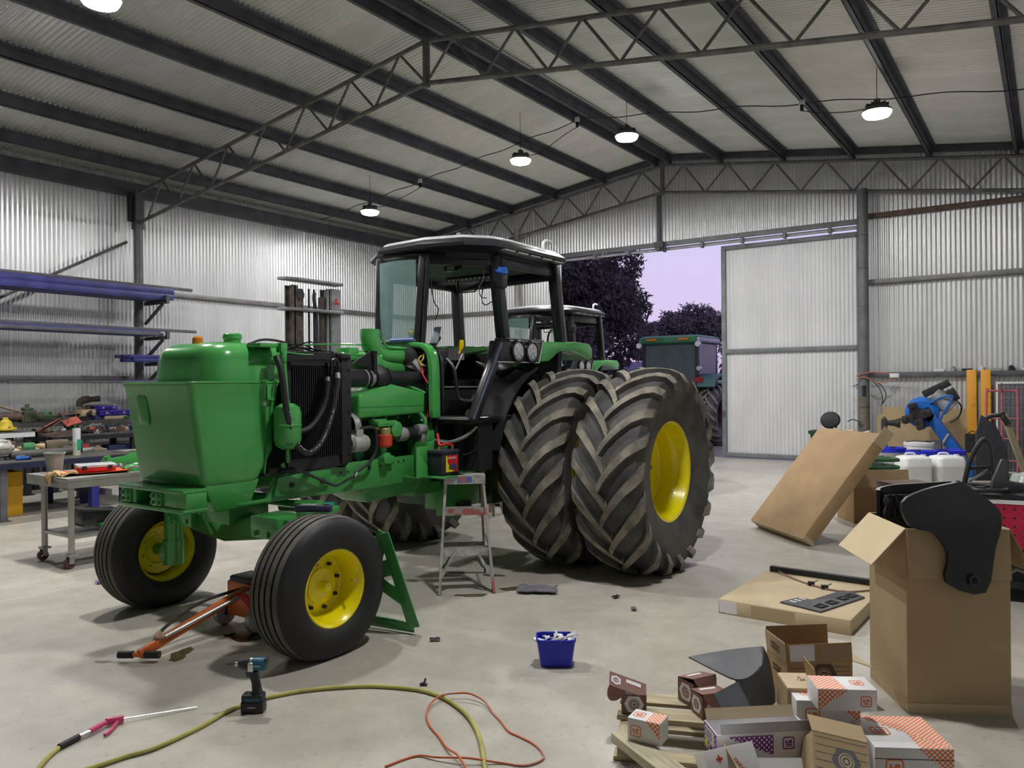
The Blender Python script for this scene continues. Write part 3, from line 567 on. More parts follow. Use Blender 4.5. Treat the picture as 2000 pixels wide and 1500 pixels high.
part('rear_axle', MB().cyl((-1.75, -.4, .96), (1.75, -.4, .96), .06, n=20), ENG)
for s in (1, -1): part('axle_housing', MB().lathe([(.20, 0), (.16, .25), (.13, .35)], 24, Matrix(((0, 0, s, .34*s), (1, 0, 0, -.4), (0, 1, 0, .96), (0, 0, 0, 1)))), ENG)
# --- front axle
ax = MB(); ax.hexa([(-.72, -3.78, .72), (-.72, -3.62, .72), (.0, -3.60, .64), (.0, -3.80, .64)], [(-.72, -3.78, .84), (-.72, -3.62, .84), (.0, -3.60, .82), (.0, -3.80, .82)])
ax.hexa([(.0, -3.80, .64), (.0, -3.60, .64), (.60, -3.60, .72), (.60, -3.80, .72)], [(.0, -3.80, .82), (.0, -3.60, .82), (.60, -3.60, .86), (.60, -3.80, .86)]); part('front_axle', ax, GREEN2, bevel=.015)
for s in (1, -1):
    m = MB(); m.bb(.36*s, .66*s, -3.83, -3.58, .715, .875); m.bb(.60*s, .84*s, -3.77, -3.63, .75, .86); k_ = part('axle_extension', m, GREEN, bevel=.012)
    for x in (.42, .56):
        part('bolt', MB().cyl((x*s, -3.85, .75), (x*s, -3.825, .75), .02, n=6), GREEN, k_)
    m = MB(); m.cyl((.80*s, -3.70, .36), (.80*s, -3.70, .86), .075, n=20); m.cyl((.80*s, -3.70, .36), (.80*s, -3.70, .56), .082, n=20); kp = part('king_pin', m, GREEN)
    m = MB(); m.lathe([(.085, 0), (.11, .03), (.10, .06), (.05, .10), (.05, .25)], 24, Matrix(((0, 0, s, .80*s), (1, 0, 0, -3.70), (0, 1, 0, .455), (0, 0, 0, 1)))); part('hub', m, GREEN, kp)
    m = MB(); m.cyl((.80*s, -3.70, .86), (.80*s, -3.70, .93), .06); m.box((.77*s, -3.55, .90), (.12, .3, .05)); part('steering_arm', m, GREEN, kp, bevel=.006)
part('tie_rod', MB().cyl((-.75, -3.42, .90), (.75, -3.42, .90), .028, n=10), GREEN)
part('steering_cylinder', MB().cyl((.15, -3.36, .86), (.62, -3.40, .90), .05, n=16), GREEN)
part('pivot_block', MB().bb(-.16, .16, -3.86, -3.5, .78, .98), GREEN2, bevel=.02)
# --- cowl and firewall
def cowl(o, i0, w_):
    out = []
    for x, z in ((.0, 2.215), (.25, 2.205), (.36, 2.185), (.43, 2.13), (.462, 2.04), (.475, 1.9), (.48, 1.5)): out.append((x, z))
    return out
op = catmull([Vector((x, z, 0)) for x, z in cowl(0, 0, 0)], 4)
for s in (1, -1):
    rings = []
    for i, p in enumerate(op):
        d = (op[min(i+1, len(op)-1)]-op[max(i-1, 0)]).normalized(); n_ = Vector((-d.y, d.x, 0)); q = p-n_*.055
        q = p+Vector((d.y, -d.x, 0))*.055
        rings.append([(p.x*s, -1.93, p.y), (p.x*s, -1.82, p.y), (q.x*s, -1.82, q.y), (q.x*s, -1.93, q.y)])
    part('cowl_frame', MB().loft(rings), GREEN, bevel=.012)
part('firewall', MB().bb(-.43, .43, -1.84, -1.80, 1.3, 2.16), BLACKM)
part('firewall_seal', MB().bb(.36, .42, -1.90, -1.84, 1.45, 2.0), BLACKPL, bevel=.01)
for i, (c, pts) in enumerate((((.70, .42, .02), [(.30, -1.85, 2.09), (.33, -1.90, 2.08), (.31, -1.93, 2.04), (.34, -1.92, 1.98)]), ((.55, .40, .22), [(.26, -1.85, 2.08), (.27, -1.92, 2.04), (.30, -1.93, 2.0), (.33, -1.90, 1.95)]), ((.6, .02, .05), [(.32, -1.90, 1.97), (.36, -1.93, 1.90), (.41, -1.92, 1.82)]), ((.62, .5, .3), [(.35, -1.90, 2.10), (.36, -1.92, 2.05), (.33, -1.92, 2.01), (.36, -1.9, 1.98)]), ((.6, .02, .05), [(.41, -1.90, 1.62), (.40, -1.92, 1.52), (.37, -1.94, 1.46)]))):
    part('loose_wire', MB().tube(pts, .008, 5, 6), mat('wire_%d' % i, c, .5))
part('wiper_motor', MB().cyl((.25, -1.95, 2.03), (.30, -1.86, 1.93), .045), ALU)
# --- cab
CABB = mat('cab_black', (.012, .013, .018), .32, 0, .2, 4, coat=.3)
def post(a, b, w_, d_, nm='cab_post'): return part(nm, MB().bar(a, b, w_, d_, (0, 1, 0)), CABB, bevel=.012)
P = {'p1': ((.25, -1.86, 2.18), (.28, -1.80, 3.04)), 'p2': ((.76, -1.20, 2.18), (.76, -1.34, 3.04)), 'p3': ((.76, -.13, 2.24), (.76, -.27, 3.06)), 'p4': ((-.74, .02, 2.1), (-.74, -.05, 3.05)), 'p5': ((-.74, -1.24, 2.2), (-.74, -1.20, 3.05)), 'p1b': ((-.25, -1.86, 2.18), (-.28, -1.80, 3.04))}
for k_, (a, b) in P.items(): post(a, b, .075 if k_ in ('p1', 'p1b', 'p5') else .11, .075 if k_ in ('p1', 'p1b', 'p5') else .10)
part('post_trim', MB().bar((.80, -.10, 2.26), (.80, -.24, 3.05), .03, .02, (0, 1, 0)), mat('aged_seal', (.35, .33, .27), .6))
part('post_trim', MB().bar((.315, -1.87, 2.2), (.335, -1.81, 3.02), .012, .05, (0, 1, 0)), BLACKM)
# windscreen: curved glass between the two front posts and round to the far side
gl = mat('tinted_glass', (.27, .42, .42), .04, 0, .05, 2, alpha=.42)
def screen(pts, nm):
    g = [[(x, y, 2.22+(2.98-2.22)*t/6+0) for t in range(7)] for x, y in pts]; return part(nm, MB().sheet(g, .008), gl)
screen([(-.23+.46*i/8, -1.87-.05*(1-((i-4)/4)**2)) for i in range(9)], 'windscreen')
screen([(-.28-.42*i/6, -1.84+.56*i/6-.04*sin(pi*i/6)) for i in range(7)], 'side_screen')
part('screen_seal', MB().tube([(-.25, -1.88, 2.215), (-.1, -1.925, 2.215), (.1, -1.925, 2.215), (.24, -1.88, 2.215)], .022, 8, 4), mat('grey_seal', (.09, .085, .09), .7))
part('masking_tape', MB().tube([(-.02, -1.95, 2.225), (.1, -1.948, 2.225), (.23, -1.905, 2.225)], .018, 6, 4), mat('tape_blue', (.12, .16, .42), .7))
part('yellow_rag', MB().lathe([(0, .03), (.04, .02), (.05, -.03), (0, -.04)], 9, Tm((.17, -1.85, 2.30), (20, 30, 10))), mat('rag_yellow', (.75, .58, .03), .9, 0, .3, 20), None)
# roof
def rp(sc, z, dy=0):
    pts = [(-.88, -.28), (-.88, -1.20), (-.70, -1.50), (-.30, -1.80), (.30, -1.86), (.70, -1.74), (.88, -1.52), (.92, -1.30), (.92, -.34), (.86, -.26), (-.6, -.26)]
    cx, cy = 0, -1.0; return [(cx+(x-cx)*sc, cy+(y-cy)*sc+dy, z) for x, y in pts]
rf = part('cab_roof', MB().loft([rp(.93, 3.045), rp(1.01, 3.075), rp(1.025, 3.085), rp(1.025, 3.115), rp(1.01, 3.13), rp(.96, 3.165)]), CABB, ang=25)
part('roof_panel', MB().loft([rp(.965, 3.150), rp(.945, 3.178), rp(.90, 3.20), rp(.80, 3.212), rp(.3, 3.218)]), mat('roof_grey', (.34, .35, .37), .45, 0, .2, 6), rf, ang=50)
m = MB()
for i in range(5): m.bb(.885, .945, -1.42+i*.22, -1.25+i*.22, 3.058, 3.070)
part('roof_vents', m, GALV, rf)
for y in (-1.5, -.9, -.4): part('roof_stud', MB().cyl((.45, y, 3.21), (.45, y, 3.26), .02, n=10), GALV, rf)
part('roof_pipe', MB().tube([(.78, -.5, 3.16), (.78, -.5, 3.26), (.78, -.45, 3.30), (.78, -.35, 3.30)], .018, 8, 4), PAPER, rf)
part('header_rail', MB().bar((.28, -1.80, 2.99), (.76, -1.33, 2.99), .05, .11), CABB, bevel=.01)
part('header_rail', MB().bar((.76, -1.33, 2.99), (.76, -.25, 3.0), .05, .12), CABB, bevel=.01)
part('header_rail', MB().bar((-.74, -1.2, 2.98), (-.74, -.03, 2.98), .05, .14), CABB, bevel=.01)
part('header_rail', MB().bar((-.74, -.05, 2.98), (.76, -.25, 2.98), .05, .14), CABB, bevel=.01)
part('header_rail', MB().bar((-.28, -1.80, 2.99), (.28, -1.80, 2.99), .05, .09), CABB, bevel=.01)
part('headliner', MB().loft([rp(.84, 2.99), rp(.86, 3.045)]), BLACKM)
part('inner_lamp', MB().bb(.20, .38, -1.42, -1.36, 2.92, 2.975), CABB, bevel=.01); part('lamp_face', MB().bb(.24, .33, -1.424, -1.418, 2.93, 2.965), mat('lamp_yellowed', (.38, .34, .22), .5))
m = MB(); m.bb(-.45, .35, -.62, -.50, 2.93, 2.985)
part('overhead_console', m, mat('overhead_grey', (.16, .16, .17), .6), bevel=.02)
for i in range(12): part('console_slot', MB().bb(-.40+i*.06, -.365+i*.06, -.624, -.618, 2.945, 2.97), PAPER)
for pts in ([(.3, -.9, 2.98), (.33, -.95, 2.88), (.30, -.98, 2.80), (.34, -1.0, 2.70), (.42, -1.02, 2.68)], [(.1, -.6, 2.95), (.2, -.8, 2.72), (.35, -.95, 2.62), (.55, -1.1, 2.63), (.72, -1.2, 2.66)], [(.62, -1.28, 2.95), (.68, -1.25, 2.8), (.70, -1.22, 2.6), (.66, -1.2, 2.45)], [(.30, -1.74, 2.8), (.32, -1.72, 2.6), (.36, -1.70, 2.52), (.33, -1.71, 2.42)]): part('hanging_wire', MB().tube(pts, .006, 5, 5), PAPER if pts[0][1] == -.9 else BLACKM)
part('visor_frame', MB().tube([(-.2, -.7, 2.94), (-.15, -.75, 2.80), (.15, -.85, 2.78), (.2, -.8, 2.92)], .008, 6), BLACKM)
part('door_latch', MB().box((.80, -1.30, 2.80), (.10, .10, .16)), CABB, bevel=.02); part('blue_cloth', MB().lathe([(0, .05), (.05, .045), (.075, .0), (.055, -.05), (0, -.06)], 9, Tm((.80, -1.30, 2.89), (10, 25, 0))), mat('cloth_blue', (.02, .10, .45), .8, 0, .3, 20))
part('hinge_pins', MB().cyl((.70, -1.27, 2.20), (.82, -1.33, 2.20), .012).cyl((.70, -1.25, 2.24), (.82, -1.31, 2.24), .012), CABB)
# cab lower body
m = MB(); m.bb(-.72, .78, -1.80, -.1, 1.44, 1.50); part('cab_floor', m, BLACKP, bevel=.006)
part('sill_strip', MB().bb(.35, .79, -1.83, -1.80, 1.485, 1.505), ALU)
part('sill_strip', MB().bb(.775, .79, -1.80, -1.66, 1.485, 1.505), ALU)
part('rear_panel', MB().bb(-.74, .74, -.16, -.08, 1.44, 2.16), BLACKM)
part('side_panel', MB().bb(-.76, -.70, -1.5, -.1, 1.44, 2.12), BLACKM)
m = MB(); m.sheet([[(-.69+.02*sin(3*j), -1.3+i*.13, 1.62+j*.055+.012*sin(i*1.7+j)) for j in range(8)] for i in range(8)], .03); part('vinyl_lining', m, BLACKP)
m = MB(); m.bb(-.4, .45, -1.02, -.25, 1.50, 1.78); part('seat_plinth', m, BLACKM, bevel=.015)
part('plinth_edge', MB().bb(-.4, .46, -1.03, -1.015, 1.775, 1.79), ALU)
m = MB(); m.bb(.05, .45, -.95, -.88, 1.62, 1.72); part('door_pocket', m, BLACKPL, bevel=.02)
part('step_box', MB().bb(-.1, .40, -1.25, -1.02, 1.50, 1.66), BLACKP, bevel=.01)
m = MB(); m.hexa([(.05, -1.78, 1.5), (.30, -1.78, 1.5), (.28, -1.62, 1.5), (.05, -1.62, 1.5)], [(.0, -1.76, 2.16), (.38, -1.76, 2.12), (.36, -1.52, 2.16), (.0, -1.52, 2.18)]); part('dash_console', m, BLACKPL, bevel=.03)
part('steering_column', MB().cyl((.12, -1.6, 2.1), (.10, -1.40, 2.28), .035), BLACKPL)
m = MB(); m.box((.26, -1.62, 2.28), (.07, .012, .20), (-35, 0, 20)); part('instrument_glass', m, mat('dash_glass', (.05, .07, .09), .1))
part('yellow_lever', MB().tube([(.46, -1.52, 2.10), (.47, -1.50, 2.16), (.47, -1.49, 2.23)], [.012, .024, .022], 8, 3), mat('lever_yellow', (.80, .56, .0), .4))
part('gear_lever', MB().tube([(.44, -1.55, 1.95), (.46, -1.50, 2.05), (.47, -1.47, 2.1)], .010, 6), CHROME)
part('paper_sheet', MB().box((.02, -1.05, 2.12), (.22, .005, .12), (0, 0, 20)), PAPER)
for pts in ([(.38, -1.62, 2.05), (.46, -1.6, 1.95), (.48, -1.58, 1.75), (.50, -1.55, 1.66), (.60, -1.45, 1.64)], [(.36, -1.7, 2.1), (.41, -1.72, 2.0), (.42, -1.72, 1.7), (.40, -1.70, 1.55)]): part('control_cable', MB().tube(pts, .018, 8, 5), BLACKPL)
# door pillar panel, headlight panel, fender
m = MB(); m.prism([(-1.23, 2.24), (-1.36, 2.22), (-1.80, 1.50), (-1.80, 1.46), (-1.70, 1.46)], .07, Matrix(((0, 0, 1, .76), (1, 0, 0, 0), (0, 1, 0, 0), (0, 0, 0, 1)))); part('door_pillar', m, CABB, bevel=.008)
part('pillar_edge', MB().bar((.835, -1.335, 2.2), (.835, -1.785, 1.49), .012, .02), mat('edge_steel', (.10, .13, .18), .3, .4))
m = MB(); m.prism([(-1.40, 2.02), (-.70, 2.025), (-.62, 2.235), (-1.33, 2.225)], .16, Matrix(((0, 0, 1, .68), (1, 0, 0, 0), (0, 1, 0, 0), (0, 0, 0, 1)))); hp_ = part('headlight_panel', m, CABB, bevel=.012)
part('panel_trim', MB().tube([(.845, -1.42, 2.015), (.845, -.70, 2.02), (.845, -.625, 2.235)], .007, 6), ALU, hp_); part('panel_trim', MB().tube([(.845, -1.30, 2.24), (.845, -.62, 2.243)], .010, 6), BLACKPL, hp_)
LL = mat('lamp_glass', (.50, .50, .53), .12, .3, .25, 40)
for y in (-1.09, -.845):
    h = MB().lathe([(.113, 0), (.113, .03), (.098, .036), (.096, .02)], 32, Matrix(((0, 0, 1, .835), (1, 0, 0, y), (0, 1, 0, 2.125), (0, 0, 0, 1)))); hl = part('headlight', h, BLACKP)
    part('lamp_lens', MB().lathe([(.096, .022), (.07, .032), (0, .036)], 28, Matrix(((0, 0, 1, .835), (1, 0, 0, y), (0, 1, 0, 2.125), (0, 0, 0, 1)))), LL, hl)
    mm = MB()
    for i in range(6): a = pi*i/3+.5; mm.lathe([(.022, .0), (.022, .004), (.014, .006), (0, .002)], 12, Matrix(((0, 0, 1, .865), (1, 0, 0, y+.055*cos(a)), (0, 1, 0, 2.125+.055*sin(a)), (0, 0, 0, 1))))
    part('led_cell', mm, CHROME, hl)
m = MB(); m.prism([(-.64, 2.03), (-.60, 2.238), (.10, 2.262), (.36, 2.255), (.43, 2.20), (.44, 2.09), (.36, 2.075), (.05, 2.155), (-.28, 2.15), (-.50, 2.04)], .40, Matrix(((0, 0, 1, .44), (1, 0, 0, 0), (0, 1, 0, 0), (0, 0, 0, 1)))); fn = part('fender', m, GREEN, bevel=.015)
for s in (-1,):
    m = MB(); m.prism([(-1.33, 2.02), (-.62, 2.03), (-.60, 2.238), (.10, 2.262), (.36, 2.255), (.43, 2.20), (.44, 2.09), (.36, 2.075), (.05, 2.155), (-.28, 2.15), (-.50, 2.04)], .40, Matrix(((0, 0, 1, -.84), (1, 0, 0, 0), (0, 1, 0, 0), (0, 0, 0, 1)))); part('fender', m, GREEN, bevel=.015)
m = MB(); m.sheet([[(.60+.02*i, -1.45+.115*j, 2.02-.02*j*(i/4)-.10*i/4*sin(j*.6+.4)-.02*sin(2.3*j)) for j in range(10)] for i in range(5)], .02); part('underfender_liner', m, BLACKP)
part('wheel_arch', MB().sheet([[(.34+.10*i, -.4-1.02*cos(radians(a)), .96+1.06*sin(radians(a))) for a in range(12, 74, 10)] for i in range(6)], .02), BLACKM)
part('inner_fender', MB().bb(.32, .40, -1.78, .3, .9, 1.46), BLACKM)
part('pillar_box', MB().bb(.36, .76, -1.62, -1.40, 1.0, 1.46), BLACKM); part('side_skirt', MB().bb(.55, .60, -1.70, -.9, 1.05, 1.46), BLACKM)
part('step_hose', MB().tube([(.5, -1.95, 1.30), (.62, -1.90, 1.28), (.74, -1.80, 1.33), (.80, -1.70, 1.42)], .016, 8, 5), mat('grey_hose', (.12, .12, .125), .5))
part('loom', MB().tube([(.80, -1.68, 1.42), (.80, -1.66, 1.30), (.76, -1.68, 1.20), (.68, -1.74, 1.16)], .006, 6, 5), BLACKP)
part('seat_support', MB().bb(-.25, .25, -.75, -.3, 1.78, 1.86), BLACKM)
part('spare_wheel_rim', MB().tube([(.42+.0*a, .28+.13*cos(2*pi*a/24), 2.30+.13*sin(2*pi*a/24)) for a in range(24)], .012, 8, closed=True), BLACKPL)
# battery standing on the tray
bt = thing('car_battery', 'black car battery with red label on tractor side tray', 'battery', (-5.13+.64, 7.4-1.985, 1.001))
MB().bb(-.085, .085, -.12, .12, 0, .19).build('case', BLACKPL, bt, bevel=.008)
MB().bb(-.09, .09, -.126, .126, .19, .225).build('lid', mat('battery_lid', (.028, .026, .05), .45), bt, bevel=.01)
MB().bb(.085, .088, -.07, .10, .03, .175).build('label_sticker', RED, bt)
MB().prism([(-.07, .03), (-.07, .175), (-.055, .175), (-.045, .11), (0, .05), (.05, .03)], .0895, Matrix(((0, 0, 1, 0), (1, 0, 0, 0), (0, 1, 0, 0), (0, 0, 0, 1))), .086).build('yellow_swoosh', YELLOW, bt)
MB().prism([(-.03, .05), (.08, .05), (.085, .08), (.06, .09), (.04, .105), (-.0, .10), (-.03, .08)], .0900, Matrix(((0, 0, 1, 0), (1, 0, 0, 0), (0, 1, 0, 0), (0, 0, 0, 1))), .086).build('car_picture', mat('car_print', (.05, .06, .12), .4), bt)
text('brand_text', 'MARSHALL', .026, PAPER, bt, (.0892, .018, .152), (90, 0, 90))
for y in (-.10, .09): MB().cyl((.03, y, .225), (.03, y, .25), .012, n=10).build('terminal', MATS['brass'], bt)
MB().tube([(.03, .11, .25), (.0, .05, .27), (-.02, -.02, .26), (-.05, .0, .30), (-.08, .02, .36)], .012, 8, 4).build('red_lead', RED, bt)
# ================================================================ SECOND TRACTOR (parked behind, same make)
SKIP = ('wire', 'bolt', 'stud', 'clip', 'console_slot', 'cable', 'line', 'lead', 'sticker', 'fitting', 'lettering', 'seam', 'spare', 'clamp', 'blue_cloth', 'pump', 'filter')
def copy_some(o, parent, dep=0):
    c = o.copy(); COL.objects.link(c); c.parent = parent
    for ch in list(o.children):
        if dep < 2 and not any(k in ch.name for k in SKIP): copy_some(ch, c, dep+1)
    return c
T2 = copy_some(T, None); T2.location = (-7.85, 13.45, 0); T2['label'] = 'second green tractor with bare black cab parked behind the first, just inside the doorway'
T2['label'] = 'second green tractor with bare black cab, behind the nearer one'
# ================================================================ FORKLIFT
fk = thing('forklift', 'grey forklift with tall twin mast behind the tractor', 'forklift', (-10.2, 8.85, 0))
FG = mat('mast_grey', (.20, .20, .215), .5, .2, .2, 6); FGR = mat('greasy_mast', (.07, .055, .045), .5, .2, .4, 9)
for y, m_ in ((-.38, FGR), (.36, FG)):
    m = MB(); m.bb(-.09, .09, y-.012, y+.012, .05, 3.45); m.bb(-.09, -.07, y-.06, y+.06, .05, 3.45); m.bb(.07, .09, y-.06, y+.06, .05, 3.45); m.build('mast_rail', m_, fk)
MB().bb(-.02, .10, .40, .60, .1, 3.46).build('mast_rail', FG, fk); MB().bb(-.02, .08, -.34, -.2, .1, 3.4).build('inner_rail', FGR, fk); MB().bb(-.02, .06, .2, .3, .1, 3.3).build('inner_rail', FGR, fk)
for z in (3.52, 3.03):
    m = MB(); m.prism([(-.06, -.62), (.10, -.58), (.17, -.35), (.19, 0), (.19, .45), (.16, .62), (-.06, .62)], z+.05, None, z); m.build('cross_member', FG, fk, bevel=.01)
for y in (-.05, .06): MB().cyl((.04, y, .4), (.04, y, 3.42), .018, n=8).build('lift_chain', BLACKM, fk)
MB().cyl((.06, .10, .3), (.06, .10, 3.1), .035, n=12).build('lift_cylinder', CHROME, fk); MB().cyl((0, -.27, 3.3), (.1, -.27, 3.3), .08).build('chain_wheel', BLACKM, fk); MB().tube([(.12, .0, 3.35), (.13, -.02, 3.25), (.12, .03, 3.0), (.11, .06, 2.4)], .03, 8, 4).build('mast_hose', BLACKPL, fk)
for r in (0, 120, 240): MB().prism([(0, 0), (.04, .023), (.08, 0), (.04, -.023)], .003, Tm((.105, .50, 3.24), (90, 0, 90))@Matrix.Rotation(radians(r+90), 4, 'Z')).build('emblem_lozenge', RED, fk)
m = MB(); m.bb(-1.9, -.3, -.5, .5, .35, 1.0); m.bb(-1.95, -1.5, -.5, .5, .35, 1.2); m.build('chassis', FG, fk, bevel=.05)
MB().bb(-1.5, -1.0, -.25, .25, 1.0, 1.15).build('seat', BLACKPL, fk, bevel=.03); m = MB()
for x in (-.5, -1.7):
    for y in (-.45, .45): m.cyl((x, y, 1.0), (x-.05, y*.9, 2.1), .03, n=8)
m.bb(-1.8, -.45, -.45, .45, 2.08, 2.12); m.build('overhead_guard', BLACKM, fk)
for x, r in ((-.35, .34), (-1.55, .28)):
    for y in (-.5, .5): MB().lathe([(r*.55, -.09), (r*.9, -.1), (r, -.06), (r, .06), (r*.9, .1), (r*.55, .09), (r*.5, 0)], 28, Matrix(((1, 0, 0, x), (0, 0, 1, y), (0, 1, 0, r), (0, 0, 0, 1)))).build('wheel', TYREF, fk)
MB().bb(.10, .16, -.5, .5, .2, .55).build('fork_carriage', FG, fk)
for y in (-.25, .25): MB().bb(.16, 1.15, y-.06, y+.06, .08, .12).build('fork', FG, fk)
# ================================================================ WALL RACK AND STEEL BARS
rk = thing('cantilever_rack', 'grey cantilever arms on the side wall holding steel lengths', 'rack', (-15.78, 0, 0))
for yy in (9.25, 4.2):
    for z in (3.60, 2.86, 2.32, 1.90):
        MB().bar((-.02, yy, z-.03), (.80, yy, z-.03), .07, .07).build('arm', STEELGREY, rk); MB().bar((-.02, yy, z-.45), (.62, yy, z-.07), .05, .05).build('strut', STEELGREY, rk); MB().bb(.76, .82, yy-.035, yy+.035, z-.06, z+.10).build('end_stop', STEELGREY, rk)
    if yy < 9: MB().bb(-.12, -.02, yy-.06, yy+.06, 0, 4.1).build('upright', STEELGREY, rk)
ORD = ('first', 'second', 'third', 'fourth', 'fifth', 'sixth', 'seventh', 'eighth')
def bars(n0, x0, z, y0, y1, w_, h_, m_, lb, grp, step, jit=.12):
    for i in range(n0):
        a = y0+random.uniform(-jit, jit); b = y1+random.uniform(-jit, jit)*.6; o = MB().bb(-w_/2, w_/2, a, b, 0, h_).build('steel_bar', m_, bevel=.004); o.location = (x0+i*step, 0, z); tag(o, lb if n0 == 1 else lb+', '+ORD[i]+' from the wall', 'bar', grp)
bars(8, -15.65, 3.605, 2.4, 9.38, .07, .12, BLUEST, 'blue steel tube in the lower layer of the top rack', 'blue tubes on the top arm', .085)
bars(7, -15.6, 3.73, 2.4, 9.42, .07, .12, BLUEST, 'blue steel tube in the upper layer of the top rack', 'blue tubes on the top arm', .085)
bars(4, -15.55, 3.855, 2.5, 9.30, .08, .03, RUSTY, 'rusty flat bar lying over the blue tubes', 'rusty flats on the top arm', .11)
bars(1, -15.25, 3.857, 6.0, 9.98, .06, .06, STEELGREY, 'dark bar poking out past the top blue tubes', None, .1, 0)
bars(5, -15.6, 2.865, 2.4, 9.15, .08, .10, BLUEST, 'blue steel tube on the middle rack arm', 'blue tubes on the middle arm', .10)
bars(1, -15.08, 2.865, 2.4, 9.2, .05, .06, STEELGREY, 'dark bar along the front of the middle arm', None, .1, 0)
bars(1, -15.3, 2.97, 6.0, 10.1, .06, .06, STEELGREY, 'dark bar poking out past the middle blue tubes', None, .1, 0)
bars(5, -15.55, 2.325, 8.6, 11.5, .07, .07, BLUEST, 'blue square tube on the third rack arm', 'blue tubes on the third arm', .095)
bars(4, -15.50, 2.40, 8.55, 11.4, .07, .07, BLUEST, 'blue square tube on top of the third-arm stack', 'blue tubes on the third arm', .095)
for y_, z_ in ((8.75, .0),): pass
bars(3, -15.5, 1.905, 8.2, 11.5, .09, .05, BLUEST, 'blue flat tube on the lowest rack arm', 'bars on the lowest arm', .11, .3)
bars(3, -15.15, 1.905, 6.6, 9.5, .07, .03, STEELGREY, 'dark flat bar on the lowest rack arm', 'bars on the lowest arm', .09, .4)
# ================================================================ WORKBENCHES WITH CLUTTER
BENCH = mat('bench_steel', (.10, .095, .09), .55, .3, .3, 5); NAVY = mat('navy_edge', (.012, .016, .05), .5); BLEG = mat('blue_leg', (.022, .028, .22), .45, 0, .15, 5)
def bench(label, x0, x1, y0, y1, z, legm, edgem, shelf=None, nleg=3):
    t = thing('workbench', label, 'workbench', ((x0+x1)/2, (y0+y1)/2, 0)); hx, hy = (x1-x0)/2, (y1-y0)/2
    MB().bb(-hx, hx, -hy, hy, z-.012, z).build('top', BENCH, t); m = MB(); m.bb(hx-.04, hx, -hy, hy, z-.09, z-.012); m.bb(-hx, -hx+.04, -hy, hy, z-.09, z-.012); m.bb(-hx, hx, -hy, -hy+.04, z-.09, z-.012); m.bb(-hx, hx, hy-.04, hy, z-.09, z-.012); m.build('edge_rail', edgem, t)
    for sx in (-1, 1):
        for i in range(nleg):
            y = -hy+.12+(2*hy-.24)*i/(nleg-1); m = MB(); m.bb(sx*(hx-.1)-.045, sx*(hx-.1)+.045, y-.045, y+.045, .01, z-.09); m.build('leg', legm, t); MB().bb(sx*(hx-.1)-.08, sx*(hx-.1)+.08, y-.08, y+.08, 0, .012).build('foot_plate', legm, t)
    if shelf: MB().bb(-hx+.05, hx-.05, -hy+.06, hy-.06, shelf-.03, shelf).build('lower_shelf', BENCH, t)
    return t
bench('long dark steel workbench nearest the wheeled trolley, piled with parts', -13.3, -11.6, 2.9, 6.7, .80, STEELGREY, NAVY, None, 3)
b2 = thing('steel_stand', 'low blue-legged steel stand beside the dark workbench', 'stand', (-12.3, 6.35, 0))
bench('dark middle workbench with lower shelf in front of the wall bench', -15.05, -14.15, 6.55, 9.6, .97, BLACKM, BLACKM, .62, 3)
bench('pale-topped bench at the left edge of the picture', -15.0, -14.15, 3.2, 6.35, 1.08, BLACKM, WHITEP, None, 2)
bench('narrow wall bench under the steel rack crowded with parts', -16.0, -15.35, 4.0, 9.8, 1.18, BENCH, BENCH, .7, 4)
for x, y in ((-.75, -.35), (-.2, -.05), (.45, -.25), (-.5, .2), (.3, .3)): MB().bb(x-.055, x+.055, y-.055, y+.055, 0, .70).build('leg', BLEG, b2)
MB().bb(-.85, .55, -.45, .4, .66, .70).build('frame_top', BLEG, b2); MB().bb(-.8, .5, -.1, .0, .18, .26).build('cross_rail', STEELGREY, b2)
one('yellow_cabinet', MB().bb(-.4, .4, -.55, .5, 0, .62), mat('cabinet_yellow', (.80, .42, .02), .45, 0, .08, 3), 'yellow steel cabinet under the dark workbench', 'cabinet', (-12.55, 4.75, 0), bevel=.01)
def item(name, mb, m_, label, cat, loc, rz=0, rot=None, **k): return one(name, mb, m_, label, cat, loc, rz, None, rot, **k)
def coilv(n, R, r, z=.0, tilt=0): return [(R*cos(2*pi*i/24)*(1+.04*sin(i*1.7)), R*.8*sin(2*pi*i/24), z+.02*sin(i*.9)+.012*(i//24)) for i in range(24*n)]
# near bench
am = thing('alternator', 'ribbed pale grey alternator at left end of workbench', 'motor', (-12.2, 4.95, .80))
MB().lathe([(0, -.17), (.09, -.17), (.13, -.12), (.135, -.02), (.14, 0), (.14, .02), (.135, .05), (.11, .14), (.04, .16), (.04, .2), (0, .2)], 24, Matrix(((1, 0, 0, 0), (0, 0, 1, 0), (0, 1, 0, .16), (0, 0, 0, 1)))).build('casing', mat('cast_alu', (.4, .4, .4)), am)
m = MB()
for i in range(8): a = 2*pi*i/8; m.box((.137*cos(a), .02, .16+.137*sin(a)), (.012, .14, .012), (0, 0, 0))
m.build('ribs', GALV, am); MB().bb(-.06, .06, -.05, .05, 0, .05).build('mounting_foot', GALV, am)
item('exhaust_tube', MB().tube([(0, -.42, .06), (0, .1, .06), (.02, .38, .06), (.03, .48, .08)], .055, 14, 4), mat('tube_grey', (.12, .118, .115), .5, .3), 'long grey exhaust tube lying on the workbench', 'pipe', (-12.15, 5.5, .802))
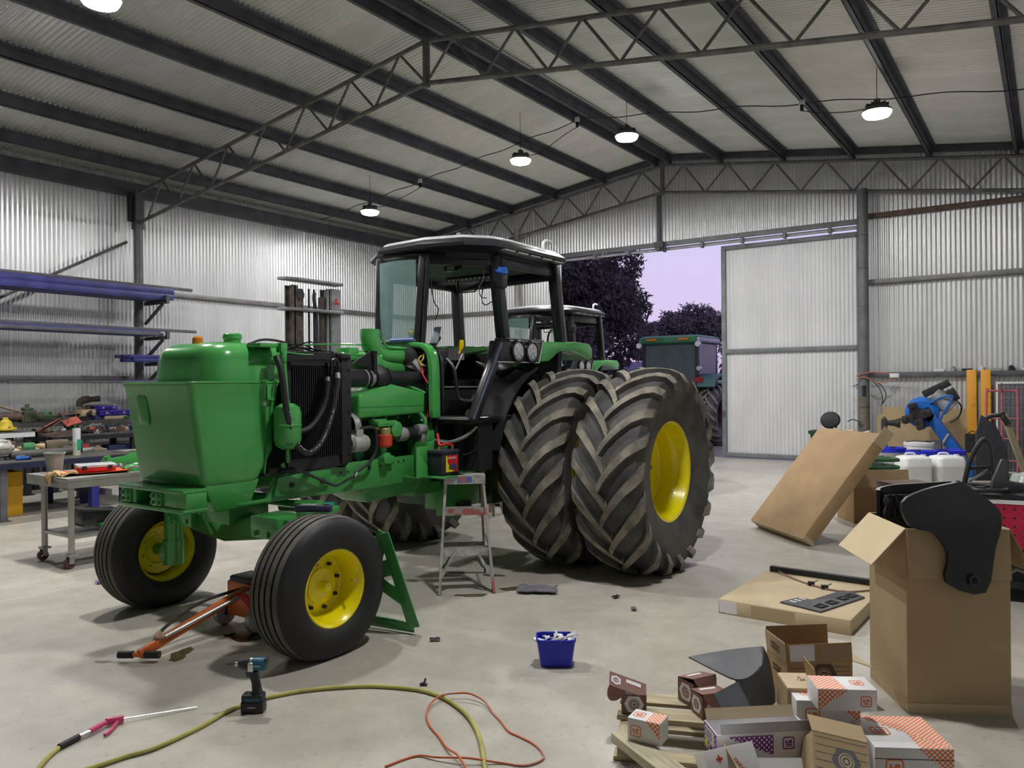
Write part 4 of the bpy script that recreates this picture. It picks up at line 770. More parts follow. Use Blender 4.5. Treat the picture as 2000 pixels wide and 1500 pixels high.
pb_ = thing('pipe_elbow', 'short brown hollow pipe elbow on the workbench', 'pipe', (-12.65, 5.95, .92)); MB().lathe([(.075, -.02), (.09, 0), (.09, .24), (.08, .34), (.06, .34), (.06, .0), (.075, -.02)], 22, Matrix(((.4, 0, -.2, 0), (0, 0, 1, -.14), (0, 1, 0, .0), (0, 0, 0, 1)))@Matrix.Scale(1, 4)).build('pipe', mat('pipe_brown', (.16, .13, .09), .6), pb_); MB().bb(-.05, .05, -.06, .08, -.12, -.06).build('cradle', RUSTY, pb_)
item('filter_bowl', MB().lathe([(0, .09), (.06, .085), (.11, .05), (.13, 0)], 20), mat('lid_yellow', (.75, .62, .02), .4), 'bright yellow dome lid on the workbench', 'lid', (-12.35, 5.88, .802))
sb = thing('spray_bottle', 'tall white plastic bottle with green label on bench edge', 'bottle', (-12.0, 5.93, .80))
MB().prism(rrect(.10, .08, .02), .30, None).build('body', mat('cream_plastic', (.62, .60, .50), .4), sb); MB().prism(rrect(.102, .082, .02), .40, None, .20).build('upper', WHITEP, sb); MB().bb(.052, .054, -.02, .04, .08, .24).build('green_label', mat('label_green', (.02, .35, .22), .5), sb)
for i in range(3): item('cardboard_offcut', MB().box((0, 0, .03), (.20, .24, .05), (0, 12, 0)), CARD if i else CARDL, ('folded tan cardboard piece in the middle of the bench', 'crumpled cardboard piece behind the exhaust tube', 'flat cardboard piece at the bench back')[i], 'cardboard', (-12.75-.1*i, 5.35+.28*i, .83+.02*i), 20*i, bevel=.01)
gd = thing('air_grinder', 'blue handheld grinder lying on the bench edge', 'grinder', (-11.85, 5.12, .80)); MB().cyl((0, -.09, .03), (0, .07, .03), .028).build('body', mat('tool_blue', (.03, .12, .45), .4), gd); MB().cyl((0, .07, .03), (0, .1, .03), .035).build('head', BLACKPL, gd); MB().box((.0, -.03, .065), (.015, .11, .012), (6, 0, 0)).build('lever', GALV, gd)
YS = sorted(random.uniform(4.3, 6.5) for _ in range(26))
for i in range(26):   # small loose parts on the near bench
    x = random.uniform(-13.2, -12.3); y = YS[i]; r = random.uniform(.03, .07); k = i % 4
    cl = [mat('scrap_dark', (.06, .055, .05), .6, .3, .4, 9), mat('scrap_tan', (.30, .24, .17), .7), GALV, RUSTY][random.randrange(4)]
    if k == 0: m = MB().cyl((-r*1.6, 0, r*.6), (r*1.6, 0, r*.6), r*.6, r*.45, 12); nm, ct, lb = 'steel_sleeve', 'sleeve', 'short steel sleeve among loose parts on the near bench'
    elif k == 1: m = MB(); m.box((0, 0, r*.5), (r*3, r*1.3, r)); m.cyl((0, 0, r), (0, 0, r*1.7), r*.4, None, 10); nm, ct, lb = 'machined_bracket', 'bracket', 'small machined bracket among loose parts on the near bench'
    elif k == 2: m = MB().lathe([(r*.5, 0), (r, 0), (r, r*.5), (r*.5, r*.5), (r*.5, 0)], 16); nm, ct, lb = 'bearing_ring', 'ring', 'steel bearing ring among loose parts on the near bench'
    else: m = MB().tube([(-r*3, 0, .02), (-r, r, .03), (r, -r*.4, .03), (r*3.4, r*.6, .02)], .016, 7, 4); nm, ct, lb = 'bent_pipe', 'pipe', 'bent bit of pipe among loose parts on the near bench'
    o = one(nm, m, cl, lb+', '+ORD[i//4]+' from the left', ct, (x, y, .802), random.uniform(0, 180), nm.replace('_', ' ')+'s on the near bench', bevel=.004 if k == 1 else 0)
tr_ = thing('parts_tray', 'shallow steel parts tray at the bench end', 'tray', (-12.75, 6.45, .80)); MB().bb(-.2, .2, -.22, .22, 0, .012).build('base', ALU, tr_); MB().tube([(-.2, -.22, .02), (.2, -.22, .02), (.2, .22, .02), (-.2, .22, .02)], .01, 6, closed=True).build('rim', ALU, tr_)
# middle bench
rh = thing('seed_hopper', 'faded red sheet-metal hopper chute on the middle bench', 'hopper', (-14.55, 6.95, .97))
MB().sheet([[(-.1+.04*i, -.36+.13*j, .06+.045*j+.02*i*(1 if j < 3 else -1)+.05*sin(j*.5)) for j in range(6)] for i in range(6)], .015).build('chute', mat('faded_red', (.42, .10, .08), .55, 0, .2, 6), rh); MB().tube([(.12, -.30, .02), (.14, -.22, .18), (.1, -.05, .26), (0, .1, .28)], .012, 6, 4).build('rim_band', RUSTY, rh); MB().bb(-.1, .1, -.2, .15, .0, .08).build('foot', RUSTY, rh)
item('cable_coil', MB().tube(coilv(3, .24, 0, .03), .014, 7), mat('cable_grey', (.16, .16, .17), .5), 'coil of grey cable standing on the middle bench', 'cable', (-14.55, 7.45, 1.0), 0, (0, -22, 0))
item('small_carton', MB().bb(-.09, .09, -.14, .14, 0, .09), CARD, 'small tan carton at the end of the middle bench', 'box', (-14.6, 8.0, .972), 8, bevel=.004)
item('blue_bin', MB().bb(-.14, .14, -.2, .2, 0, .13), mat('bin_navy', (.03, .035, .12), .5), 'navy storage bin on the lower shelf of the middle bench', 'bin', (-14.45, 7.85, .622), 0, bevel=.01)
item('blue_jug', MB().lathe([(0, 0), (.06, 0), (.065, .1), (.05, .13), (.02, .14), (.02, .165), (0, .165)], 16), mat('jug_blue', (.03, .09, .42), .35), 'bright blue jug on the lower shelf of the middle bench', 'jug', (-14.4, 8.17, .622))
item('parts_board', MB().bb(-.18, .18, -.6, .6, 0, .03), mat('shelf_cream', (.45, .43, .38), .6), 'pale board lying on the lower shelf', 'board', (-14.35, 7.5, .622), 0)
YS = sorted(random.uniform(6.6, 8.2) for _ in range(16))
for i in range(16):
    x = random.uniform(-14.9, -14.25); y = YS[i]; r = random.uniform(.03, .065); k = i % 3
    cl = [mat('scrap_dark', (.06, .055, .05)), BLACKM, GALV][random.randrange(3)]
    if k == 0: m = MB().cyl((-r*2, 0, r*.5), (r*2, 0, r*.5), r*.5, None, 10); nm, ct, lb = 'round_bar', 'bar', 'stub of round bar on the middle bench'
    elif k == 1: m = MB().tube(coilv(1, r*2, 0, .02), .012, 6); nm, ct, lb = 'hose_loop', 'hose', 'dark loop of hose on the middle bench'
    else: m = MB(); m.box((0, 0, r*.6), (r*2.2, r*1.6, r*1.2)); m.cyl((0, 0, r), (r, 0, r*2), r*.4, None, 8); nm, ct, lb = 'pump_casting', 'casting', 'dark pump casting on the middle bench'
    one(nm, m, cl, lb+', '+ORD[i//3]+' from the left', ct, (x, y, .972), random.uniform(0, 180), nm.replace('_', ' ')+'s on the middle bench')
yc = thing('yellow_pump', 'yellow flanged pump head on the pale bench', 'pump', (-14.45, 5.98, 1.08)); MB().lathe([(0, .24), (.04, .24), (.045, .2), (.09, .17), (.12, .07), (.17, .06), (.17, .03), (.1, .03), (.1, 0), (0, 0)], 20).build('body', mat('pump_yellow', (.62, .46, .05), .5, 0, .25, 9), yc)
for i in range(5): a = 2*pi*i/5; MB().cyl((.145*cos(a), .145*sin(a), .06), (.145*cos(a), .145*sin(a), .085), .014, n=6).build('bolt', RUSTY, yc)
# wall bench
ob = thing('old_gearbox', 'greasy green old gearbox with a long bare lever pole', 'gearbox', (-15.62, 6.85, 1.18))
m = MB(); m.bb(-.12, .12, -.12, .10, 0, .22); m.cyl((0, -.02, .22), (0, -.02, .27), .10); m.build('case', mat('grease_green', (.07, .085, .05), .6, .1, .4, 10), ob, bevel=.02); MB().cyl((.0, .05, .1), (.0, .24, .08), .075, .1).build('side_cover', mat('grease_dark', (.06, .055, .045), .5), ob); MB().cyl((0, -.02, .27), (0, -.02, .33), .035).build('spigot', RUSTY, ob); MB().cyl((.03, -.05, .17), (.03, -1.2, .52), .022).build('lever_pole', mat('pole_tan', (.26, .21, .17), .6), ob)
bcase = lambda lb, loc, w_, d_, h_: (lambda t: (MB().bb(-d_/2, d_/2, -w_/2, w_/2, 0, h_*.52).build('base', mat('case_blue', (.035, .02, .32), .4, 0, .1, 5), t, bevel=.012), MB().bb(-d_/2, d_/2, -w_/2, w_/2, h_*.54, h_).build('lid', MATS['case_blue'], t, bevel=.012), [MB().bb(d_/2, d_/2+.012, y-.025, y+.025, h_*.35, h_*.7).build('latch', GALV, t) for y in (-w_*.28, w_*.28)], MB().tube([(d_/2, -.07, h_*.45), (d_/2+.04, -.06, h_*.45), (d_/2+.04, .06, h_*.45), (d_/2, .07, h_*.45)], .008, 6).build('handle', MATS['case_blue'], t)))(thing('tool_case', lb, 'case', loc))
bcase('wide blue plastic tool case on the wall bench', (-15.6, 8.38, 1.25), .62, .36, .11); bcase('smaller blue tool case stacked on the wide one', (-15.62, 8.27, 1.362), .38, .3, .085)
item('paper_pad', MB().bb(-.16, .16, -.2, .25, 0, .066), CARDL, 'flat tan carton under the blue tool case', 'box', (-15.6, 8.38, 1.182), 0, bevel=.004)
item('tan_carton', MB().bb(-.12, .12, -.14, .14, 0, .2), CARD, 'upright tan carton beside the blue cases', 'box', (-15.66, 7.92, 1.182), 0, bevel=.004)
item('brown_box', MB().bb(-.1, .1, -.3, .22, 0, .28), mat('old_card', (.20, .16, .125), .8), 'long brown carton at the back of the wall bench', 'box', (-15.88, 8.3, 1.182), 0, bevel=.004)
item('rubber_boot', MB().tube([(0, -.05, .0), (0, -.03, .08), (0, .05, .13), (0, .2, .14), (0, .34, .15)], [.06, .07, .075, .055, .06], 12, 4), mat('boot_rubber', (.05, .04, .032), .7), 'dark bent rubber air boot lying on the upright carton', 'hose', (-15.66, 7.84, 1.44))
for i in range(5): item('flat_bar', MB().bb(-.025, .025, -.5, .5, 0, .02), [BLACKM, RUSTY, mat('bar_green', (.05, .12, .06), .5)][i % 3], ('topmost thin bar on the wall bench', 'second thin bar on the wall bench', 'third thin bar on the wall bench', 'fourth thin bar on the wall bench', 'lowest thin bar on the wall bench')[4-i], 'bar', (-15.5-.03*i, 7.35, 1.185+.024*i), 3*i-5, (4*(i % 2), 0, 4*i-6), bevel=.003)
YS = sorted(random.uniform(7.05, 9.2) for _ in range(18))
for i in range(18):
    x = random.uniform(-15.9, -15.42); y = YS[i]; r = random.uniform(.025, .06); k = i % 3
    cl = [mat('scrap_dark', (.06, .055, .05)), mat('scrap_red', (.4, .05, .04), .5), mat('scrap_green', (.05, .2, .07), .5), mat('scrap_yellow', (.5, .35, .04), .5), BLACKM, BLACKM][random.randrange(6)]
    if k == 0: m = MB().lathe([(0, 0), (r, 0), (r*1.3, r*.5), (r, r), (0, r)], 14); nm, ct, lb = 'pulley', 'pulley', 'small pulley on the wall bench'
    elif k == 1: m = MB(); m.box((0, 0, r*.7), (r*2.4, r*1.8, r*1.4)); m.cyl((0, 0, r), (0, r, r*2), r*.35, None, 8); nm, ct, lb = 'valve_body', 'valve', 'small valve body on the wall bench'
    else: m = MB().cyl((-r*2.2, 0, r*.45), (r*2.2, 0, r*.45), r*.45, None, 10); nm, ct, lb = 'steel_pin', 'pin', 'short steel pin on the wall bench'
    one(nm, m, cl, lb+', '+ORD[i//3]+' from the left', ct, (x, y, 1.182), random.uniform(0, 180), nm.replace('_', ' ')+'s on the wall bench')
# ================================================================ STEEL TROLLEY
ST = mat('stainless', (.40, .39, .37), .35, .6, .1, 5)
tt = thing('trolley_table', 'stainless steel trolley table on castors beside the tractor nose', 'trolley', (-8.45, 4.55, 0))
MB().bb(-.46, .42, -.67, .8, .87, .905).build('top', ST, tt, bevel=.006); MB().bb(-.455, .415, -.665, .795, .80, .87).build('apron', ST, tt)
MB().bb(-.26, .40, -.6, .75, .29, .32).build('lower_shelf', ST, tt)
for x, y in ((.43-.05, -.62), (-.26, -.58), (.38, .72), (-.26, .72)):
    lg = MB().cyl((x, y, .14), (x, y, .87), .03, n=16).build('leg', ST, tt); cs = bpy.data.objects.new('castor', None); COL.objects.link(cs); cs.parent = tt
    m = MB(); m.bb(x-.045, x+.045, y-.045, y+.045, .125, .145); m.box((x+.03, y-.01, .09), (.006, .05, .08)); m.box((x-.03, y-.01, .09), (.006, .05, .08)); m.build('fork', GALV, cs)
    MB().lathe([(.02, -.02), (.05, -.022), (.055, 0), (.05, .022), (.02, .02)], 20, Matrix(((0, 0, 1, x), (1, 0, 0, y-.02), (0, 1, 0, .056), (0, 0, 0, 1)))).build('castor_wheel', mat('castor_red', (.10, .035, .03), .6), cs)
bk = thing('paint_bucket', 'grey-green plastic mixing bucket on the trolley corner', 'bucket', (-8.72, 4.08, .906))
MB().lathe([(0, .005), (.07, .005), (.095, .20), (.105, .20), (.105, .215), (.092, .215), (.066, .012), (0, .012)], 26).build('body', mat('bucket_grey', (.30, .34, .31), .5, 0, .15, 9), bk); MB().tube([(-.1, 0, .2), (-.06, -.08, .19), (.06, -.08, .19), (.1, 0, .2)], .004, 5, 4).build('handle', GALV, bk)
item('red_tray', MB().sheet([[(-.32+.64*i/5, -.2+.4*j/4, .012*abs(i-2.5)/2.5+.012*(j == 0)) for j in range(5)] for i in range(6)], .006), mat('orange_red', (.75, .10, .03), .5), 'thin orange-red sheet under the organiser case', 'sheet', (-8.32, 4.28, .913), 70)
oc = thing('organiser_case', 'red parts organiser case with clear white lid on trolley', 'case', (-8.32, 4.30, .932)); oc.rotation_euler = (0, 0, radians(72))
MB().prism(rrect(.36, .26, .02), .04).build('base', RED, oc, bevel=.004); MB().prism(rrect(.365, .265, .02), .072, None, .042).build('lid', mat('clear_lid', (.62, .63, .66), .2), oc, bevel=.006)
for x in (-.12, .12): MB().bb(x-.02, x+.02, -.142, -.128, .02, .06).build('latch', BLACKPL, oc)
gv = thing('work_gloves', 'pair of tan leather gloves drooping over the trolley edge', 'gloves', (-8.30, 3.98, .91)); m = MB()
m.sheet([[(-.14+.05*i, -.08+.04*j, .02+.02*sin(i*1.1+j)) for j in range(5)] for i in range(6)], .02); m.build('palm', mat('leather_tan', (.50, .33, .15), .8, 0, .2, 15), gv)
for i in range(4): MB().tube([(-.12+.03*i, -.08, .03), (-.14+.03*i, -.115, .0), (-.15+.03*i, -.125, -.05-.015*i)], [.016, .015, .012], 8, 3).build('finger', MATS['leather_tan'], gv)
tn = thing('thinner_tin', 'square tin of thinner with white and tan label', 'tin', (-8.2, 4.83, .906)); MB().prism(rrect(.12, .09, .012), .15).build('can', GALV, tn, bevel=.003); MB().prism(rrect(.122, .092, .012), .13, None, .02).build('label_wrap', mat('tin_label', (.58, .50, .46), .5, 0, .2, 14), tn); MB().cyl((.02, 0, .15), (.02, 0, .17), .018).build('cap', BLACKPL, tn); MB().bb(-.0, .122/2+.0005, -.047, -.046, .05, .11).build('tan_panel', mat('label_tan', (.42, .22, .12), .5), tn)
gb = thing('steering_bracket', 'long green painted bracket angled across the trolley', 'bracket', (-8.62, 5.0, .906)); MB().prism([(-.42, 0), (.42, 0), (.42, .20), (.0, .20), (-.2, .12), (-.42, .09)], .015, Tm((0, 0, 0), (90, 0, 62))).build('plate', GREEN, gb, bevel=.003); MB().box((.02, .05, .05), (.14, .1, .1)).build('lug', GREEN, gb, bevel=.01)
item('green_lever', MB().tube([(0, 0, .02), (.02, 0, .07), (.05, .02, .12), (.09, .03, .13)], .026, 8, 3), GREEN, 'short curved green lever standing behind the gloves', 'lever', (-8.66, 4.55, .906))
item('hub_dome', MB().lathe([(0, .07), (.05, .065), (.085, .03), (.09, 0)], 18), GREEN, 'shiny green domed cap in front of the tin', 'cap', (-8.22, 4.64, .906)); item('green_cover', MB().lathe([(0, .09), (.07, .08), (.11, .04), (.115, 0)], 18), GREEN, 'shiny green domed cover behind the tin', 'cover', (-8.12, 5.05, .906))
for i in range(7): item('bent_link', MB().tube([(-.08, 0, .02), (0, .03, .05), (.08, -.02, .03)], .012, 6, 3), BLACKM if i % 2 else GALV, ('black bent link', 'steel bent link', 'black curved clip', 'steel curved clip', 'black short link', 'steel hooked link', 'black hooked link')[i]+' among parts on the trolley', 'link', (-8.45+.06*i, 4.62+.07*(i % 3), .91), 40*i)
hd = thing('lamp_hood', 'glossy black moulded hood on the trolley lower shelf', 'hood', (-8.35, 4.45, .322)); MB().loft([[(-.10, -.35, .05), (.16, -.35, .05), (.16, -.35, .22), (-.06, -.35, .24)], [(-.12, .05, .03), (.18, .05, .03), (.18, .05, .18), (-.06, .05, .2)], [(-.12, .4, .0), (.18, .4, .0), (.15, .4, .08), (-.06, .4, .09)]]).build('shell', BLACKP, hd, bevel=.02)
item('painted_sheet', MB().sheet([[(-.16+.08*i, -.4+.2*j, .05+.05*(i % 2)*.0+.03*sin(j)) for j in range(6)] for i in range(5)], .03), GREEN, 'green panel lying under the black hood', 'panel', (-8.2, 4.65, .325), 10)
# ================================================================ FLOOR OBJECTS AROUND THE TRACTOR
ld = thing('step_ladder', 'paint-splashed aluminium step ladder in front of the rear tyres', 'ladder', (-4.165, 5.325, 0), 41)
ALP = mat('splashed_alu', (.46, .46, .44), .45, .5, .25, 14, col2=(.62, .61, .58)); ALR = mat('red_splash_alu', (.46, .44, .42), .5, .3, .2, 7, col2=(.42, .13, .12), thr=(.5, .56)); ALB = mat('rail_brown', (.20, .17, .14), .6, .3, .25, 9)
for s in (-1, 1):
    MB().bar((.235*s, 0, 0), (.165*s, .26, .98), .055, .022, (1, 0, 0)).build('rail', ALP if s < 0 else ALR, ld); MB().bar((.215*s, .74, 0), (.155*s, .34, .96), .045, .02, (1, 0, 0)).build('support_rail', ALB, ld); MB().bar((.232*s, .02, -.0), (.232*s, .03, .03), .06, .028, (1, 0, 0)).build('foot_cap', BLACKPL, ld)
    MB().bar((.20*s, .10, .40), (.20*s, .52, .42), .012, .02).build('spreader', GALV, ld); MB().bar((.225*s, .03, .13), (.09*s, .1, .355), .02, .03, (0, 1, 0)).build('brace', ALP, ld)
for z, y, w_, mm in ((.36, .095, .21, ALP), (.70, .185, .188, ALR)): MB().bb(-w_, w_, y-.01, y+.09, z-.005, z+.012).build('step', ALP, ld); MB().bb(-w_, w_, y-.014, y-.006, z-.05, z+.01).build('step_lip', mm, ld)
MB().bb(-.185, .185, .22, .38, .985, 1.0).build('top_cap', ALP, ld, bevel=.004); MB().bb(-.185, .185, .212, .222, .92, 1.0).build('cap_front', ALP, ld); MB().bb(-.065, .065, .2095, .2118, .935, .985).build('warning_label', mat('label_redblue', (.48, .14, .12), .5, 0, .1, 9, col2=(.10, .16, .42), thr=(.5, .52)), ld)
for x in (-.16, -.14, .14, .16): MB().cyl((x, .208, .955), (x, .213, .955), .006, n=8).build('rivet', GALV, ld)
for z, w_ in ((.30, .19), (.66, .17)): MB().bar((-w_, .74-.4*z/.96, z), (w_, .74-.4*z/.96, z), .02, .045).build('rear_bar', ALB, ld)
for s in (-1, 1): MB().bar((.05*s, .615, .30), (.19*s, .72, .06), .015, .025, (0, 1, 0)).build('rear_brace', ALB, ld)
# trolley jack
jk = thing('trolley_jack', 'orange trolley jack under the front axle with long T handle', 'jack', (-5.0, 3.75, 0))
HB, HE = Vector((.09, -.12, .30)), Vector((.06, -.92, .05))
MB().bar(HB, HE, .045, .06).build('handle_bar', JACKO, jk, bevel=.006); MB().tube([HB+Vector((-.06, 0, .0)), HB*.6+HE*.4+Vector((-.07, 0, .07)), HB*.25+HE*.75+Vector((-.05, 0, .05)), HE+Vector((-.02, .1, .03))], .012, 8, 4).build('air_line', mat('hose_dark', (.05, .04, .04), .5), jk)
MB().cyl(HB+Vector((.05, 0, .0)), HB*.2+HE*.8+Vector((.03, 0, .03)), .014).build('release_rod', ALU, jk); MB().tube([HB*.2+HE*.8+Vector((.03, 0, .03)), HB*.14+HE*.86+Vector((.0, 0, .05)), HB*.2+HE*.8+Vector((-.03, 0, .05))], .016, 8, 3).build('rod_hook', mat('pink_steel', (.42, .25, .2), .5), jk)
t1 = HE+Vector((.115, .075, 0)); t0 = HE-Vector((.115, .075, 0)); MB().cyl(t0, t1, .017).build('cross_bar', JACKO, jk)
for a, b in ((t0, t0.lerp(t1, .36)), (t1, t1.lerp(t0, .36))): MB().cyl(a, b, .024).build('rubber_grip', BLACKM, jk)
m = MB(); m.bb(-.16, .16, -.1, .14, .08, .34); m.bb(-.13, .13, .1, .75, .08, .18); m.build('body', JACKO, jk, bevel=.015)
MB().box((.0, .0, .355), (.26, .2, .05)).build('top_pad', BLACKPL, jk, bevel=.015); MB().cyl((0, .68, .1), (0, .68, .42), .06).build('lifting_ram', CHROME, jk); MB().cyl((0, .68, .42), (0, .68, .46), .09).build('saddle', BLACKM, jk)
for x in (-.19, .19): MB().lathe([(.02, -.025), (.085, -.025), (.09, 0), (.085, .025), (.02, .025)], 22, Matrix(((0, 0, 1, x), (1, 0, 0, -.1), (0, 1, 0, .09), (0, 0, 0, 1)))).build('rear_wheel', GALV, jk); MB().lathe([(.01, -.02), (.045, -.02), (.045, .02), (.01, .02)], 18, Matrix(((0, 0, 1, x), (1, 0, 0, .7), (0, 1, 0, .045), (0, 0, 0, 1)))).build('front_roller', BLACKM, jk)
item('red_shop_rag', MB().sheet([[(-.05+.03*i, -.10+.04*j+.01*sin(3*i), .20-.045*j+.01*sin(5*i+j)) for j in range(5)] for i in range(5)], .016), mat('rag_red', (.50, .03, .05), .9, 0, .3, 20), 'red rag hanging over the trolley jack side', 'rag', (-4.80, 3.60, .12))
item('green_wood_block', MB().bb(-.12, .12, -.08, .08, 0, .06), GREEN, 'green painted block behind the trolley jack', 'block', (-5.15, 4.28, .181), 10, bevel=.004)
# green cut-out plate leaning on the front tyre
gp = thing('cutout_plate', 'green triangular steel plate with cut-outs leaning behind front tyre', 'plate', (0, 0, 0))
A_, B_, C_ = Vector((-3.81, 4.25, .05)), Vector((-4.28, 4.17, .06)), Vector((-3.97, 4.11, .74)); nrm = (A_-C_).cross(B_-C_).normalized()
STN = []
def strip(a, b, w0, w1, nm):
    d = (b-a).normalized(); s = d.cross(nrm).normalized(); m = MB(); STN.append(1); t = nrm*(.006-.0006*len(STN))
    m.hexa([a-s*w0/2-t, a+s*w0/2-t, b+s*w1/2-t, b-s*w1/2-t], [a-s*w0/2+t, a+s*w0/2+t, b+s*w1/2+t, b-s*w1/2+t]); m.build(nm, GREEN2, gp, bevel=.003)
strip(C_, A_, .09, .10, 'outer_edge'); strip(C_+Vector((-.02, .02, 0)), B_, .10, .12, 'inner_edge'); strip(B_, A_, .08, .08, 'lower_edge'); strip(C_.lerp(B_, .5), C_.lerp(A_, .72), .10, .10, 'cross_web'); strip(C_.lerp(B_, .45), C_.lerp(A_, .35), .12, .12, 'cross_web'); strip(C_.lerp(B_, .12), C_.lerp(A_, .12), .12, .12, 'top_web')
lb_ = thing('light_bar', 'navy grip-handled tool lying on top of the front tyre', 'tool', (-4.15, 3.62, .945), 30); MB().prism(rrect(.26, .055, .02), .045).build('body', mat('tool_navy', (.035, .04, .09), .45), lb_, bevel=.008); MB().cyl((.09, 0, .045), (.09, 0, .052), .018).build('knob', BLACKM, lb_); MB().bb(-.09, .02, -.03, .03, .043, .05).build('strip', GALV, lb_)
item('teal_carton', MB().box((0, 0, .05), (.18, .12, .1)), mat('teal', (.03, .30, .26), .5), 'teal carton wedged behind the front axle', 'box', (-5.13+.35, 7.4-3.15, .90-.12), 10, bevel=.004)
sd_ = thing('axle_stand', 'dull steel axle stand on the floor behind the tractor', 'stand', (-6.43, 8.8, 0)); m = MB()
for x in (-.12, .12):
    for y in (-.12, .12): m.bar((x, y, 0), (x*.35, y*.35, .38), .03, .03)
m.build('legs', MATS['rail_brown'], sd_); MB().cyl((0, 0, .36), (0, 0, .51), .035).build('post', MATS['rail_brown'], sd_)
# impact driver
TEAL = mat('driver_teal', (.012, .10, .15), .4, 0, .1, 6); DRK = mat('driver_dark', (.02, .022, .027), .5, 0, .15, 9)
iv = thing('impact_driver', 'teal and black cordless impact driver standing on its battery', 'driver', (-3.66, 2.755, 0), 214.6)
MB().prism(rrect(.125, .078, .012), .062).build('battery', BLACKPL, iv, bevel=.006); MB().prism(rrect(.118, .074, .012), .10, None, .062).build('foot', DRK, iv, bevel=.008); MB().bb(-.05, .04, .037, .040, .066, .085).build('teal_flash', TEAL, iv); MB().bb(.045, .0635, -.02, .02, .03, .05).build('battery_label', PAPER, iv)
MB().loft([[(x0*1., y, z) for x0, y in rrect(wx, wy, .014, 4, cx, 0)] for z, wx, wy, cx in ((.095, .07, .06, -.02), (.115, .05, .042, -.02), (.16, .046, .038, -.014), (.20, .05, .04, -.004), (.225, .06, .05, .0))]).build('grip', DRK, iv); MB().box((.028, 0, .205), (.02, .022, .035), (0, 15, 0)).build('trigger', TEAL, iv, bevel=.004)
H = lambda pr, nm, mm: MB().lathe(pr, 24, Matrix(((0, 0, 1, 0), (1, 0, 0, 0), (0, 1, 0, .262), (0, 0, 0, 1)))).build(nm, mm, iv)
H([(0, -.075), (.03, -.075), (.036, -.065), (.037, -.01), (.037, .0)], 'motor_housing', TEAL); H([(.038, .0), (.038, .012), (.036, .014)], 'collar_band', CHROME); H([(.037, .012), (.034, .05), (.024, .075), (.02, .08), (.012, .083)], 'hammer_case', DRK); H([(.012, .08), (.012, .10), (.007, .103)], 'chuck', CHROME); H([(.004, .10), (.004, .145), (.002, .15), (0, .15)], 'driver_bit', BLACKM)
MB().box((.005, .033, .255), (.03, .012, .05), (0, 0, 0)).build('belt_clip', CHROME, iv, bevel=.004); MB().box((-.072, 0, .28), (.012, .05, .03)).build('rear_vent', DRK, iv)
text('brand_text', 'makita', .016, PAPER, iv, (-.03, .0385, .262), (90, 0, 180)); text('battery_text', 'makita', .018, PAPER, iv, (0., .0398, .035), (90, 0, 180))
# air hose, blow gun and orange cord
HY = mat('hose_yellow', (.40, .38, .10), .6, 0, .2, 5)
hp = [(-3.96, 1.78), (-3.85, 1.68), (-3.78, 1.75), (-3.73, 1.94), (-3.71, 2.06), (-3.68, 2.15), (-3.68, 2.26), (-3.7, 2.43), (-3.73, 2.56), (-3.76, 2.68), (-3.74, 2.87), (-3.62, 3.1), (-3.41, 3.31), (-3.28, 3.39), (-3.13, 3.45), (-3.02, 3.47), (-2.9, 3.46), (-2.75, 3.41), (-2.6, 3.33), (-2.46, 3.22), (-2.34, 3.1), (-2.21, 2.95), (-1.9, 2.6), (-1.5, 2.2)]
hp = [(-4.08, 1.92), (-4.03, 1.85)]+hp
ah = thing('air_hose', 'long yellow-green air hose looping over the floor', 'hose', (0, 0, 0)); MB().tube([(x, y, .0125) for x, y in hp], .0115, 10, 5).build('hose', HY, ah)
bg = thing('blow_gun', 'pink air blow gun with long steel nozzle on the floor', 'blow gun', (0, 0, 0)); PK = mat('gun_pink', (.62, .07, .20), .4, 0, .06, 8)
MB().tube([(-4.08, 1.92, .016), (-4.11, 2.03, .018)], .016, 10).build('hose_sleeve', BLACKM, bg); MB().cyl((-4.11, 2.03, .018), (-4.115, 2.09, .02), .012, n=12).build('coupling', CHROME, bg); MB().tube([(-4.115, 2.09, .022), (-4.145, 2.18, .024), (-4.15, 2.215, .026)], [.014, .013, .015], 10, 3).build('handle', PK, bg)
MB().hexa([(-4.165, 2.19, .008), (-4.135, 2.19, .008), (-4.105, 2.265, .008), (-4.135, 2.28, .008)], [(-4.16, 2.19, .045), (-4.14, 2.19, .045), (-4.11, 2.265, .04), (-4.13, 2.28, .04)]).build('head', PK, bg, bevel=.005); MB().tube([(-4.115, 2.235, .02), (-4.085, 2.20, .016), (-4.05, 2.16, .012), (-4.03, 2.12, .012)], .008, 8, 3).build('trigger', PK, bg); MB().cyl((-4.12, 2.27, .022), (-3.955, 2.60, .008), .0036, n=8).build('nozzle', CHROME, bg)
oc_ = [(-2.6, 2.69), (-2.55, 2.85), (-2.44, 2.88), (-2.3, 2.93), (-2.17, 3.02), (-2.06, 3.06), (-2.02, 3.15), (-2.05, 3.21), (-2.14, 3.27), (-2.25, 3.3), (-2.33, 3.32), (-2.44, 3.4), (-2.52, 3.45), (-2.64, 3.53), (-2.75, 3.55), (-2.82, 3.52), (-2.88, 3.44), (-2.87, 3.33), (-2.81, 3.23), (-2.71, 3.14), (-2.59, 3.07), (-2.46, 2.98), (-2.34, 2.92), (-2.2, 2.82), (-1.9, 2.5)]
zc = [.006]*len(oc_); 
for i in (14, 15, 16): zc[i] = .031
for i in (13, 17): zc[i] = .020
for i in (2, 3, 21, 22): zc[i] = .030 if i in (22, 3) else .016
one('extension_cord', MB().tube([(x, y, z) for (x, y), z in zip(oc_, zc)], .0058, 8, 5), mat('cord_orange', (.70, .19, .07), .5, 0, .2, 3, col2=(.42, .25, .25), thr=(.55, .7)), 'thin orange cord looped under the yellow hose', 'cord')
